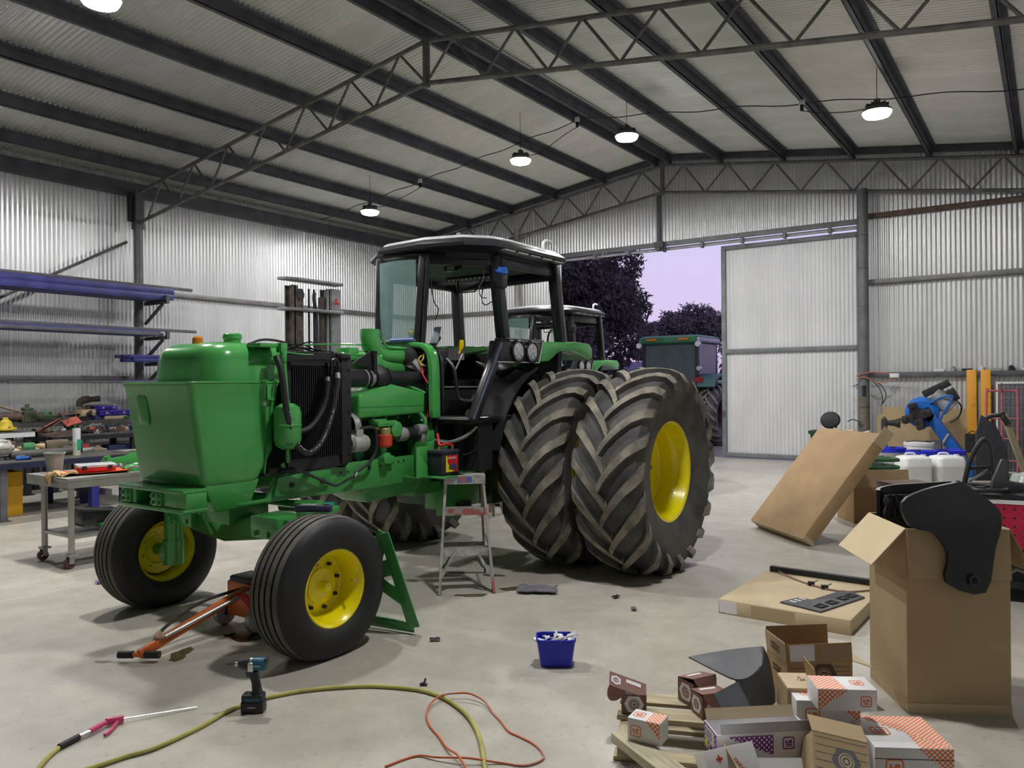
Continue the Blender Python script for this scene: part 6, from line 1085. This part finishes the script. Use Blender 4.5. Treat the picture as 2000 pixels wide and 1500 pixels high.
item('black_bag', MB().lathe([(0, .30), (.10, .29), (.19, .22), (.22, .1), (.2, 0)], 12), mat('bag_black', (.012, .012, .014), .25), 'shiny black bag under the leaning carton', 'bag', (-1.62, 9.6, 0), 20)
item('red_toolbox', MB().bb(-.17, .17, -.1, .1, 0, .16), mat('toolbox_red', (.24, .05, .05), .4), 'dull red tool box on the floor under leaning carton', 'toolbox', (-1.42, 9.2, 0), 30, bevel=.01)
# ================================================================ big open carton with black mouldings
bx = thing('tall_carton', 'tall open brown carton with flaps folded out, nearest the camera', 'box', (-.56, 5.08, 0), 30)
w_, d_, h_ = .54, .54, 1.0; shell(w_, d_, h_, .008).build('carton_body', CARD, bx, bevel=.003); MB().bb(-w_/2-.002, w_/2+.002, -d_/2-.004, -d_/2, .0, .055).build('base_strip', CARDL, bx)
panel(bx, 'flap', CARD, w_-.01, .27, (0, -d_/2-.002, h_), (-86, 0, 180), .006); panel(bx, 'flap', CARDL, d_-.01, .27, (-w_/2, 0, h_), (-48, 0, 90), .006); panel(bx, 'flap', CARD, d_-.01, .27, (w_/2, 0, h_), (-62, 0, -90), .006); panel(bx, 'flap', CARD, w_-.01, .22, (0, d_/2+.004, h_), (-80, 0, 0), .006)
fo = thing('foam_moulding', 'black vinyl moulding hung over the front of the tall carton', 'moulding', (-.56, 5.08, 0), 30)
outl = [(-.29, 1.14), (-.17, 1.21), (-.0, 1.25), (.03, 1.25), (.20, 1.12), (.205, 1.02), (.17, .90), (.115, .67), (-.085, .72), (-.075, .87), (-.15, .985), (-.265, 1.02)]
outl = [(p.x, p.y) for p in catmull([Vector((x, z, 0)) for x, z in outl], 3, True)]
VIN = mat('black_vinyl', (.014, .015, .019), .42, 0, .12, 30, bump=.05)
def bend(x, z): return -d_/2-.035-.05*max(0, z-1.0)*-4*0+(.30*max(0, z-1.02)**1.0)-.02*cos((x+.03)*6)
m = MB(); n = len(outl); ctr = (.0, 1.02); rings = []
bmv = bmesh.new(); vs = [bmv.verts.new((x, z, 0)) for x, z in outl]; f_ = bmv.faces.new(vs); bmesh.ops.triangulate(bmv, faces=[f_]); bmesh.ops.subdivide_edges(bmv, edges=bmv.edges, cuts=2, use_grid_fill=True); bmesh.ops.triangulate(bmv, faces=bmv.faces)
ext = bmesh.ops.extrude_face_region(bmv, geom=bmv.faces[:]); ev = [e for e in ext['geom'] if isinstance(e, bmesh.types.BMVert)]
for v in ev: v.co.z = 1
for v in bmv.verts: x, z, k = v.co; v.co = Vector((x, bend(x, z)+(.028 if k > .5 else 0)-.004, z))
bmesh.ops.recalc_face_normals(bmv, faces=bmv.faces); me = bpy.data.meshes.new('skin'); bmv.to_mesh(me); bmv.free(); me.materials.append(VIN)
for p in me.polygons: p.use_smooth = True
me.set_sharp_from_angle(angle=radians(50)); link('skin', me, fo); MB().lathe([(.02, 0), (.03, .006), (.03, .012), (.02, .014)], 16, Tm((.05, -d_/2-.065, .74), (90, 0, 0))).build('eyelet', BLACKP, fo)
f2 = thing('foam_liner', 'black egg-crate foam lined moulding standing inside the tall carton', 'moulding', (-.56, 5.08, 0), 30)
cv = [(-.25, .17), (-.235, .205), (-.19, .235), (-.12, .25), (.0, .252), (.12, .25), (.2, .24)]; cvp = catmull([Vector((x, y, 0)) for x, y in cv], 4)
MB().sheet([[(p.x, p.y, .60+(.55+.05*i/len(cvp))*j/4) for j in range(5)] for i, p in enumerate(cvp)], .022).build('outer_skin', VIN, f2)
g = []
for i in range(34):
    t_ = i/33*(len(cvp)-1); a = cvp[int(t_)]; b = cvp[min(int(t_)+1, len(cvp)-1)]; p = a.lerp(b, t_-int(t_)); c = Vector((0, 0, 0)); dr_ = (c-p).normalized(); row = []
    for j in range(16): dd = .045+.020*sin(i*1.5)*sin(j*1.5); row.append((p.x+dr_.x*dd, p.y+dr_.y*dd, .66+.46*j/15))
    g.append(row)
MB().sheet(g, .012).build('egg_crate_foam', mat('foam_black', (.035, .032, .035), .8), f2, ang=80)
# ================================================================ clutter at the right edge
tc_ = thing('tool_cart', 'black shop cart with red perforated side panel at right edge', 'cart', (-.12, 7.95, 0), 8)
for x in (-.5, .55):
    for y in (-.4, .4): MB().bb(x-.02, x+.02, y-.02, y+.02, .08, .86).build('post', BLACKM, tc_); MB().lathe([(.01, -.015), (.04, -.015), (.04, .015), (.01, .015)], 16, Matrix(((1, 0, 0, x), (0, 0, 1, y), (0, 1, 0, .04), (0, 0, 0, 1)))).build('castor', BLACKPL, tc_)
for z in (.12, .46, .84): MB().bb(-.52, .57, -.42, .42, z, z+.03).build('shelf', BLACKM, tc_)
rp_ = MB().bb(-.45, -.02, -.43, -.422, .44, .80).build('perforated_panel', mat('panel_red', (.45, .015, .06), .45), tc_); MB().bb(-.46, -.0, -.435, -.415, .80, .83).build('panel_rail', PAPER, tc_)
for i in range(6):
    for j in range(5): MB().cyl((-.41+.07*i, -.4315, .48+.07*j), (-.41+.07*i, -.4295, .48+.07*j), .010, n=8).build('peg_hole', BLACKM, rp_)
sw_ = thing('steering_wheel', 'black steering wheel lying flat on the shop cart', 'steering wheel', (-.50, 7.42+.2, .885), 10); MB().tube([(.185*cos(2*pi*a/28), .185*sin(2*pi*a/28), .02) for a in range(28)], .017, 8, closed=True).build('rim', BLACKPL, sw_); m = MB()
for a in (0, 120, 240): m.bar((0, 0, .0), (.185*cos(radians(a)), .185*sin(radians(a)), .02), .03, .012)
m.cyl((0, 0, -.01), (0, 0, .03), .04); m.build('spokes', BLACKM, sw_)
item('clear_bag_roll', MB().lathe([(0, 0), (.16, .0), (.18, .05), (.16, .10), (.05, .13), (0, .13)], 18), mat('bag_mint', (.50, .56, .52), .2, 0, .15, 20), 'pale plastic-wrapped roll on the cart', 'roll', (-.14, 8.2, .872), 0)
sf = thing('seat_frame', 'black seat frame with looped arm standing on the cart', 'seat frame', (-.56, 8.15, .872), 10); MB().tube([(-.10, 0, 0), (-.05, 0, .22), (.03, 0, .38), (.07, 0, .40), (.10, 0, .34), (.12, 0, .14), (.16, 0, .0)], .022, 8, 5).build('loop_arm', BLACKPL, sf); MB().bar((-.06, 0, .14), (.12, 0, .16), .03, .03).build('cross_bar', BLACKM, sf); MB().bar((-.06, .02, .02), (.12, .02, .15), .02, .02).build('link_rod', GALV, sf)
item('black_sheet_panel', MB().prism([(-.14, 0), (.16, 0), (.18, .30), (.10, .52), (-.02, .62), (-.08, .45)], .02, Tm((0, 0, 0), (78, 0, 20))), mat('sheet_black', (.04, .042, .05), .5), 'tall jagged black plastic panel propped on the cart', 'panel', (-.48, 8.5, .872), 10, bevel=.004)
item('grey_bracket', MB().prism([(-.12, 0), (.16, 0), (.16, .06), (.02, .09), (.04, .26), (-.02, .27), (-.10, .10)], .04, Tm((0, 0, 0), (86, 0, 10))), mat('bracket_grey', (.055, .055, .06), .45), 'dark grey L-shaped bracket on the cart', 'bracket', (-.34, 7.75, .872), 20, bevel=.008)
item('black_pot', MB().lathe([(0, 0), (.09, 0), (.11, .16), (.12, .17), (.10, .17), (.085, .01)], 18), BLACKM, 'black pot on the middle shelf of the cart', 'pot', (-.05, 7.8, .492))
item('white_rag_bundle', MB().sheet([[(-.15+.06*i, -.1+.05*j, .04+.05*abs(sin(i*1.3+j*.8))) for j in range(5)] for i in range(6)], .02), mat('rag_cream', (.45, .42, .38), .9), 'cream rag bundle on the bottom shelf of the cart', 'rag', (-.2, 7.75, .16), 20)
for i in range(4): item('coupling', MB().cyl((-.05, 0, .03), (.05, 0, .03), .03, None, 12).cyl((.05, 0, .03), (.09, 0, .03), .018, None, 10), (BLACKM, ALU)[i % 2], ('black coupling at the left of the cart middle shelf', 'bright coupling on the cart middle shelf', 'black coupling at the back of the cart middle shelf', 'bright coupling at the end of the cart middle shelf')[i], 'coupling', (-.45+.2*i, 7.65+.1*(i % 2), .492), 30*i)
vt = thing('vacuum_hose', 'black hose bowed over a tan handle beside the red hand truck', 'hose', (-.36, 9.2, 0)); MB().tube([(-.12, 0, .85), (-.22, .0, 1.20), (-.24, 0, 1.36), (-.16, 0, 1.44), (-.04, 0, 1.46)], .022, 8, 5).build('bowed_hose', BLACKM, vt); MB().bar((-.04, 0, 1.46), (.16, .1, .80), .05, .05).build('handle', mat('handle_tan', (.40, .36, .22), .6), vt); MB().cyl((-.06, 0, 1.48), (.0, 0, 1.36), .03).build('cuff', BLACKPL, vt); MB().lathe([(0, 0), (.2, 0), (.22, .1), (.2, .7), (.12, .85), (0, .88)], 20).build('drum', BLACKPL, vt)
# ================================================================ by the end wall
cs_ = thing('cardboard_sheet', 'broad brown cardboard sheet propped against the end wall', 'cardboard', (-2.18, 17.98, 0)); MB().prism([(-.86, 0), (.83, 0), (.83, 1.24), (-.75, 1.28), (-.75, 1.12), (-.86, 1.10)], .012, Tm((0, 0, 0), (93, 0, 0))).build('sheet', CARD, cs_); MB().bb(-.66, -.48, -.03, -.02, 1.06, 1.15).build('tape_patch', CARDL, cs_)
MB().bb(.62, .74, -.035, -.02, 1.05, 1.12).build('tape_patch', CARDL, cs_); MB().bb(-.86, .83, -.034, -.025, 1.04, 1.05).build('fold_line', CARDL, cs_)
for i, x in enumerate((-1.31, -1.07)): item('yellow_post', MB().box((0, 0, 1.01), (.17, .09, 2.02), (1.2, 0, 0)), YPOST, ('scuffed yellow steel post nearer the cardboard sheet', 'scuffed yellow steel post nearer the hand truck')[i], 'post', (x, 17.93+.02*i, 0), 0, bevel=.008)
PVM = mat('pv_cell', (.10, .105, .12), .2, 0, .2, 3)
for i, (x, y, w2, h2) in enumerate(((-.10, 17.75, 1.6, 1.78), (.35, 17.5, 1.5, 1.36))):
    sp = thing('solar_panel', ('larger solar panel standing against the end wall', 'shorter solar panel in front of the larger one')[i], 'solar panel', (x, y, 0), 0, None, (-5, 0, 0)); MB().bb(-w2/2+.03, w2/2-.03, -.012, .012, .05, h2-.03).build('cells', PVM, sp)
    for a in ((-w2/2, -w2/2+.035, 0, h2), (w2/2-.035, w2/2, 0, h2)): MB().bb(a[0], a[1], -.02, .02, a[2]+.02, a[3]).build('frame_side', WHITEP, sp)
    for z in (.02, h2-.035): MB().bb(-w2/2+.035, w2/2-.035, -.02, .02, z, z+.035).build('frame_rail', WHITEP, sp)
    m = MB()
    for k in range(22): xx = -w2/2+.06+k*(w2-.12)/21; m.bb(xx-.002, xx+.002, -.0135, -.012, .06, h2-.05)
    for k in range(9): zz = .1+k*(h2-.2)/8; m.bb(-w2/2+.05, w2/2-.05, -.0137, -.012, zz-.002, zz+.002)
    m.build('bus_bars', GALV, sp)
ht = thing('hand_truck', 'faded red two-wheel hand truck in front of the solar panels', 'hand truck', (-.76, 16.7, 0), 0, None, (-8, 0, 0)); HR = mat('truck_red', (.42, .10, .13), .5, 0, .15, 8)
MB().tube([(-.24, 0, .12), (-.24, 0, 1.55), (-.20, 0, 1.62), (-.1, 0, 1.63), (.1, 0, 1.63), (.20, 0, 1.62), (.24, 0, 1.55), (.24, 0, .12)], .02, 8, 3).build('frame_tube', HR, ht); MB().cyl((0, 0, .12), (0, 0, 1.63), .02).build('centre_tube', HR, ht); MB().tube([(0, -.05, 1.62), (-.02, -.06, 1.7), (0, -.05, 1.76)], .02, 8, 3).build('grip', mat('grip_brown', (.2, .08, .06), .6), ht)
for z in (.35, .75, 1.12): MB().cyl((-.24, 0, z), (.24, 0, z), .015).build('cross_bar', HR, ht)
MB().bb(-.24, .24, -.25, 0, .03, .05).build('toe_plate', HR, ht)
for x in (-.30, .30): MB().lathe([(.03, -.04), (.12, -.045), (.135, 0), (.12, .045), (.03, .04)], 24, Matrix(((0, 0, 1, x), (1, 0, 0, .09), (0, 1, 0, .15), (0, 0, 0, 1)))).build('wheel', TYREF, ht)
wb_ = thing('wheelie_bin', 'dark green wheelie bin between the column and sliding door', 'bin', (-4.02, 17.55, 0)); MB().loft([[(x, y, z) for x, y in rrect(a, b, .04)] for z, a, b in ((.02, .36, .40), (.70, .46, .50), (.70, .52, .56), (.74, .52, .56), (.74, .44, .48))]).build('body', mat('bin_green', (.015, .06, .03), .5), wb_); MB().bb(-.26, .26, -.28, .28, .74, .77).build('lid', MATS['bin_green'], wb_)
rm = thing('round_fan_head', 'black oval wheel-shaped head on a stubby neck above bin', 'fan', (-3.90, 17.6, .79)); MB().lathe([(0, .05), (.12, .045), (.18, .03), (.205, 0), (.18, -.03), (.1, -.05), (0, -.06)], 30, Matrix(((1, 0, 0, 0), (0, .25, -1, 0), (0, .88, .3, .20), (0, 0, 0, 1)))).build('disc', BLACKM, rm); MB().tube([(.08, 0, 0), (.09, 0, .04), (.05, .02, .1)], .045, 10, 3).build('neck', BLACKM, rm); MB().box((0, .02, .38), (.1, .02, .02)).build('top_tab', GALV, rm)
rs_ = thing('horn_stand', 'black post with horn-shaped side arm before the cardboard', 'stand', (-2.75, 17.0, 0)); MB().bb(-.05, .05, -.05, .05, 0, 1.06).build('post', BLACKM, rs_, bevel=.006); MB().cyl((.05, 0, .98), (.18, 0, .98), .045, .06).cyl((.18, 0, .98), (.28, 0, .98), .06, .10).build('horn', BLACKM, rs_); MB().cyl((0, 0, 1.06), (0, 0, 1.10), .03).build('cap', RUSTY, rs_); MB().bb(-.2, .2, -.2, .2, 0, .02).build('base', BLACKM, rs_)
MBL = mat('machine_blue', (.012, .13, .52), .4, 0, .12, 5)
bm_ = thing('tyre_machine', 'blue slanting arm machine with black clamp head and grey motor', 'machine', (-1.72, 17.1, 0))
m = MB(); a0, a1 = Vector((.32, 0, .30)), Vector((-.33, 0, 1.28)); m.bar(a0, a1, .20, .30, (0, 1, 0)); m.build('slant_arm', MBL, bm_, bevel=.02); MB().bb(-.1, .5, -.3, .3, 0, .3).build('base', MBL, bm_, bevel=.02)
MB().lathe([(0, -.10), (.22, -.10), (.30, -.04), (.30, .06), (0, .06)], 28, Matrix(((1, 0, 0, -.36), (0, 0, 1, -.05), (0, 1, 0, 1.20), (0, 0, 0, 1)))).build('gear_housing', MBL, bm_)
ch_ = MB(); ch_.cyl((-.42, -.16, 1.14), (-.42, -.36, 1.12), .15, .12)
for a in range(4):
    a_ = radians(90*a+20); ch_.box((-.42+.15*cos(a_), -.3, 1.13+.15*sin(a_)), (.20, .16, .16), (0, -90*a-20, 0)); ch_.box((-.42+.22*cos(a_), -.38, 1.13+.22*sin(a_)), (.10, .14, .11), (0, -90*a-20, 0))
ch_.build('clamp_head', mat('clamp_black', (.03, .028, .028), .4, .3, .3, 12), bm_, bevel=.008)
MB().cyl((-.16, .0, 1.55), (.14, .0, 1.28), .17).build('motor', GALV, bm_); MB().box((-.12, 0, 1.66), (.50, .18, .13), (0, -28, 0)).build('control_box', BLACKM, bm_, bevel=.01); MB().box((.16, 0, 1.54), (.14, .18, .24), (0, -28, 0)).build('control_box', BLACKM, bm_, bevel=.01); MB().tube([(-.22, -.16, 1.38), (.0, -.2, 1.50), (.14, -.2, 1.52), (.16, -.2, 1.46), (.02, -.2, 1.2), (-.04, -.18, 1.06)], .02, 8, 5).build('guard_bar', MBL, bm_)
MB().cyl((-.08, -.14, .48), (.10, -.16, .80), .028).build('ram', ALU, bm_); MB().tube([(.2, .0, 1.45), (.30, 0, 1.30), (.24, 0, 1.1), (.1, 0, 1.0)], .015, 7, 5).build('motor_cable', BLACKM, bm_); MB().bb(.36, .52, -.1, .1, .45, .8).build('pump_box', BLACKM, bm_); MB().bb(-.30, -.02, -.30, -.1, .5, .66).build('parts_shelf', STEELGREY, bm_); MB().tube([(.4, 0, .8), (.5, -.1, .86), (.62, -.1, .7), (.64, -.1, .5), (.55, -.1, .4)], .009, 6, 5).build('power_lead', BLACKM, bm_)
for i, (x, y, lb) in enumerate(((-2.42, 15.7, 'blue-lidded grey bucket nearest the leaning carton'), (-1.88, 15.2, 'blue-lidded bucket between the two white drums'), (-1.47, 15.6, 'blue-lidded bucket nearest the yellow posts'))):
    t = thing('lidded_bucket', lb, 'bucket', (x, y, 0), 40*i, 'blue-lidded buckets'); MB().lathe([(0, .005), (.19, .005), (.225, .55), (.23, .56)], 28).build('body', mat('bucket_pale', (.50, .52, .55), .4), t); MB().lathe([(.238, .52), (.246, .52), (.246, .595), (.235, .60), (.22, .585), (0, .58)], 32).build('lid', BLUEPL, t); MB().bb(-.03, .03, .05, .17, .582, .60).build('lid_tab', BLACKPL, t)
    MB().tube([(-.235, 0, .5), (-.2, -.14, .46), (0, -.24, .44), (.2, -.14, .46), (.235, 0, .5)], .005, 5, 4).build('handle', GALV, t)
for i, (x, y, lb) in enumerate(((-1.84, 13.95, 'white plastic drum next to the green trays'), (-1.40, 14.22, 'white plastic drum in front of the right-hand blue lid'))):
    t = thing('white_drum', lb, 'drum', (x, y, 0), 35, 'white plastic drums'); m = MB(); m.loft([[(px, py, z) for px, py in rrect(a, b, .08, 6)] for z, a, b in ((0, .40, .36), (.02, .44, .40), (.44, .455, .41), (.45, .46, .415), (.46, .455, .41), (.56, .45, .40), (.60, .40, .36), (.605, .36, .32), (.615, .3, .26))]); m.build('body', WHITEP, t, ang=50); MB().cyl((.12, -.08, .605), (.12, -.08, .635), .04).build('cap', WHITEP, t); MB().tube([(-.12, .02, .61), (-.1, .02, .65), (.02, .02, .65), (.05, .02, .61)], .014, 8, 3).build('grip', WHITEP, t)
t = thing('round_drum', 'round white drum with black strap behind the blue-lidded buckets', 'drum', (-2.05, 16.3, 0)); MB().lathe([(0, .0), (.24, 0), (.25, .1), (.25, .60), (.26, .61), (.26, .66), (.24, .67), (0, .67)], 30).build('body', WHITEP, t); MB().tube([(-.2, -.1, .675), (-.05, -.16, .70), (.1, -.14, .69), (.22, -.05, .675)], .009, 6, 4).build('strap', BLACKM, t)
# column wiring and bits along the girt
cw = thing('column_wiring', 'tangle of orange and black leads round the door column', 'cables', (-3.30, 17.98, 0))
for i, pts in enumerate(([(-.14, -.1, 1.92), (0, -.16, 1.98), (.2, -.12, 2.0), (.45, -.1, 1.98), (.62, -.1, 1.93)], [(-.12, -.12, 1.85), (.05, -.15, 1.9), (.3, -.14, 1.78), (.55, -.12, 1.82), (.6, -.1, 1.9)], [(.1, -.14, 1.9), (.3, -.12, 1.7), (.38, -.1, 1.45), (.36, -.1, 1.3)], [(.12, -.14, 1.88), (.36, -.12, 1.72), (.45, -.1, 1.5), (.38, -.1, 1.35)], [(-.05, -.13, .95), (-.2, -.16, 1.0), (-.3, -.14, .95)])): MB().tube(pts, .010, 6, 5).build('lead', MATS['cord_orange'] if i < 2 else CB, cw)
MB().bb(.52, .70, -.14, -.06, 1.88, 1.97).build('power_board', PAPER, cw, bevel=.01)
for k in range(6): a = radians(30+25*k); MB().cyl((-.10, -.12, 1.75 if k < 3 else .92), (-.10-.14*cos(a), -.14, (1.75 if k < 3 else .92)-.1*sin(a)), .006, n=6).build('tie_tail', CB, cw)
for i in range(9): item('girt_tin', MB().lathe([(0, 0), (.05, 0), (.05, .07), (.03, .08), (.03, .1), (0, .1)], 12) if i % 2 else MB().bb(-.09, .09, -.03, .03, 0, .05), (PAPER, GALV, BLACKM)[i % 3], 'small '+('white box', 'grey tin', 'black box', 'white tin', 'grey box', 'black tin', 'second white box', 'second grey tin', 'second black box')[i]+' on the end wall girt', 'tin', (-1.9+.25*i, YE-.05, 2.001), 0)
# ================================================================ OUTSIDE
MB().bb(-120, 60, YE+.36, 160, -.25, -.03).build('ground_outside', mat('yard_gravel', (.16, .14, .135), .95, 0, .2, 3)); bpy.data.objects['ground_outside']['kind'] = 'structure'; bpy.data.objects['ground_outside']['label'] = 'gravel yard outside the doorway'
MB().bb(-11.3, -3.2, YE+.25, YE+.36, -.25, -.004).build('door_apron', FM, fl)
# third tractor seen from behind
t3 = thing('tractor', 'older green-roofed tractor outside the doorway seen from behind', 'tractor', (-9.35, 22.6, -.03)); G3 = mat('weathered_green', (.03, .15, .06), .5, 0, .15, 4)
RT3 = lug_tyre(R=.93, W=.56, rb=.46, n=20, floor=-.895, sgn=1, name='tyre')
for x in (1.18, -1.18):
    e = bpy.data.objects.new('rear_wheel', None); COL.objects.link(e); e.parent = t3; e.location = (x, -.2, .895); link('tyre', RT3, e); me_ = (RR if x > 0 else RRm).copy(); me_.materials[0] = mat('dull_rim', (.10, .05, .06), .6); o = link('rim', me_, e); o.scale = (.9, .93, .93)
for x in (.85, -.85): o = link('front_tyre', FT, t3); o.location = (x, 2.7, .455)
m = MB(); m.bb(-.9, .9, -.75, .75, 1.0, 1.15); m.bb(-.45, .45, .7, 3.0, .8, 1.9); m.bb(-.4, .4, -.5, 2.8, .5, .9); m.build('body', G3, t3, bevel=.04)
MB().loft([[(x, y, z) for x, y in rrect(a, b, .15)] for z, a, b in ((3.0, 1.86, 1.75), (3.05, 1.95, 1.85), (3.19, 1.93, 1.83), (3.25, 1.7, 1.6))]).build('cab_roof', G3, t3); MB().bb(.45, .98, -.9, .8, 3.02, 3.18).build('roof_corner', mat('roof_white', (.42, .42, .46), .5), t3, bevel=.05)
for x in (-.86, .86):
    for y in (-.75, .75): MB().bar((x, y, 1.15), (x*.96, y, 3.0), .10, .10).build('cab_post', BLACKM, t3)
for y in (-.76, .76): MB().bb(-.82, .82, y-.01, y+.01, 1.75, 3.0).build('window_pane', mat('cab_glass', (.10, .13, .13), .08, 0, .1, 3, alpha=.85), t3)
for x in (-.87, .87): MB().bb(x-.01, x+.01, -.7, .7, 1.75, 3.0).build('window_pane', MATS['cab_glass'], t3)
MB().bb(-.88, .88, -.80, -.72, 1.1, 1.78).build('rear_panel', G3, t3); MB().prism(rrect(.5, .5, .12), .12, Tm((-.0, -.2, 2.0), (90, 0, 0))).build('seat_back', BLACKPL, t3); MB().bb(-.3, .3, -.45, .2, 1.5, 1.75).build('seat', BLACKPL, t3, bevel=.03)
for s in (-1, 1):
    m = MB(); m.prism([(-.95, 1.72), (-.85, 1.98), (-.5, 2.10), (.4, 2.12), (.8, 2.0), (.8, 1.9), (.4, 2.02), (-.45, 2.0), (-.75, 1.88), (-.85, 1.7)], .55, Matrix(((0, 0, 1, .88 if s > 0 else -1.43), (1, 0, 0, 0), (0, 1, 0, 0), (0, 0, 0, 1)))); m.build('fender', mat('fender_teal', (.05, .13, .12), .5), t3, bevel=.02)
    MB().bb(s*.95-.1, s*.95+.1, -.93, -.88, 1.86, 2.0).build('tail_light', mat('tail_red', (.35, .01, .01), .3), t3); MB().cyl((s*.93, -.88, 2.26), (s*.93, -.80, 2.26), .07).build('work_lamp', CHROME, t3); MB().cyl((s*.93, -.95, 2.97), (s*.93, -.85, 2.97), .08).build('work_lamp', PAPER, t3); MB().bb(s*.5-.16, s*.5+.16, -.96, -.90, 3.10, 3.16).build('amber_lamp', MATS['amber'], t3)
# trees: branching trunk with leafy clumps
BARK = mat('bark', (.05, .04, .04), .9); LEAF = mat('gum_leaf', (.058, .044, .046), .8, 0, .3, 1.2); LEAF2 = mat('grey_leaf', (.11, .095, .10), .85, 0, .3, 1.0)
def tree(label, loc, H, clumps, nleaf, m_, seed, sz=.16, nm='gum_tree'):
    random.seed(seed); t = thing(nm, label, 'tree', loc); tr = MB()
    tr.tube([(0, 0, 0), (.1, .1, H*.25), (-.1, .1, H*.5), (.1, 0, H*.75)], [.32, .24, .16, .08], 8, 4)
    for c in clumps: tr.tube([(0, 0, H*.2+.2*abs(c[2])), (c[0]*.5, c[1]*.5, c[2]*.75), (c[0], c[1], c[2])], [.12, .07, .03], 6, 4)
    tr.build('trunk', BARK, t); m = MB(); tot = sum(c[3]**2 for c in clumps)
    for cx, cy, cz, r in clumps:
        for _ in range(int(nleaf*r*r/tot)):
            u, v = random.uniform(-1, 1), random.uniform(0, 2*pi); rr = r*random.uniform(.35, 1.06)**.6; s = sqrt(1-u*u); p = Vector((cx+rr*s*cos(v)*1.1, cy+rr*s*sin(v), cz+rr*u*.85))
            a = Vector((random.gauss(0, 1), random.gauss(0, 1), random.gauss(0, 1)-.6)).normalized(); b = a.orthogonal().normalized(); L = sz*random.uniform(.6, 1.5); k = len(m.v)
            m.v += [tuple(p), tuple(p+a*L+b*L*.28), tuple(p+a*L*2), tuple(p+a*L-b*L*.28)]; m.f.append((k, k+1, k+2, k+3)); m.mi.append(0)
    o = link('foliage', (lambda me: (me.from_pydata(m.v, [], m.f), me.materials.append(m_), me)[2])(bpy.data.meshes.new('foliage')), t); o['kind'] = 'stuff'; return t
R0 = random.Random(3)
cl = [(R0.uniform(-3.4, 2.2), R0.uniform(-2, 2), R0.uniform(3.4, 9.5), R0.uniform(.9, 1.6)) for _ in range(26)]+[(2.0, 0, 5.2, .9), (2.5, 0, 6.6, .8), (2.9, .3, 4.6, .85), (2.6, 0, 3.6, .7), (1.9, 0, 2.9, .7), (-2.5, 0, 3.2, 1.2), (-1.2, 0, 3.0, .9), (3.0, 0, 5.5, .6)]
tree('tall dark gum tree filling the doorway behind the second cab', (-22.5, 40, 0), 10, cl, 34000, LEAF, 4, .17)
cl = [(-3.2+6.8*i/25+R0.uniform(-.3, .3), R0.uniform(-1.5, 1.5), R0.uniform(3.0, 7.4-.4*abs(i-16)/8), R0.uniform(.6, 1.0)) for i in range(26)]+[(-3.2+6.8*i/12, 0, R0.uniform(5.4, 6.9), R0.uniform(.5, .8)) for i in range(13)]+[(-.6, 0, 7.3, .6), (1.3, 0, 7.6, .8), (2.6, 0, 7.4, .7), (0.4, 0, 6.9, .9), (-1.8, 0, 6.3, .8)]
tree('lower feathery grey gum tree behind the outdoor tractor', (-25.2, 60, 0), 8, cl, 17000, LEAF2, 5, .17)
cl = [(R0.uniform(-3, 3), R0.uniform(-1.5, 1.5), R0.uniform(1.5, 5.2), R0.uniform(.8, 1.4)) for _ in range(16)]
tree('bushy tree low beside the sliding door edge', (-19.5, 66, 0), 6, cl, 9000, LEAF2, 6, .22)
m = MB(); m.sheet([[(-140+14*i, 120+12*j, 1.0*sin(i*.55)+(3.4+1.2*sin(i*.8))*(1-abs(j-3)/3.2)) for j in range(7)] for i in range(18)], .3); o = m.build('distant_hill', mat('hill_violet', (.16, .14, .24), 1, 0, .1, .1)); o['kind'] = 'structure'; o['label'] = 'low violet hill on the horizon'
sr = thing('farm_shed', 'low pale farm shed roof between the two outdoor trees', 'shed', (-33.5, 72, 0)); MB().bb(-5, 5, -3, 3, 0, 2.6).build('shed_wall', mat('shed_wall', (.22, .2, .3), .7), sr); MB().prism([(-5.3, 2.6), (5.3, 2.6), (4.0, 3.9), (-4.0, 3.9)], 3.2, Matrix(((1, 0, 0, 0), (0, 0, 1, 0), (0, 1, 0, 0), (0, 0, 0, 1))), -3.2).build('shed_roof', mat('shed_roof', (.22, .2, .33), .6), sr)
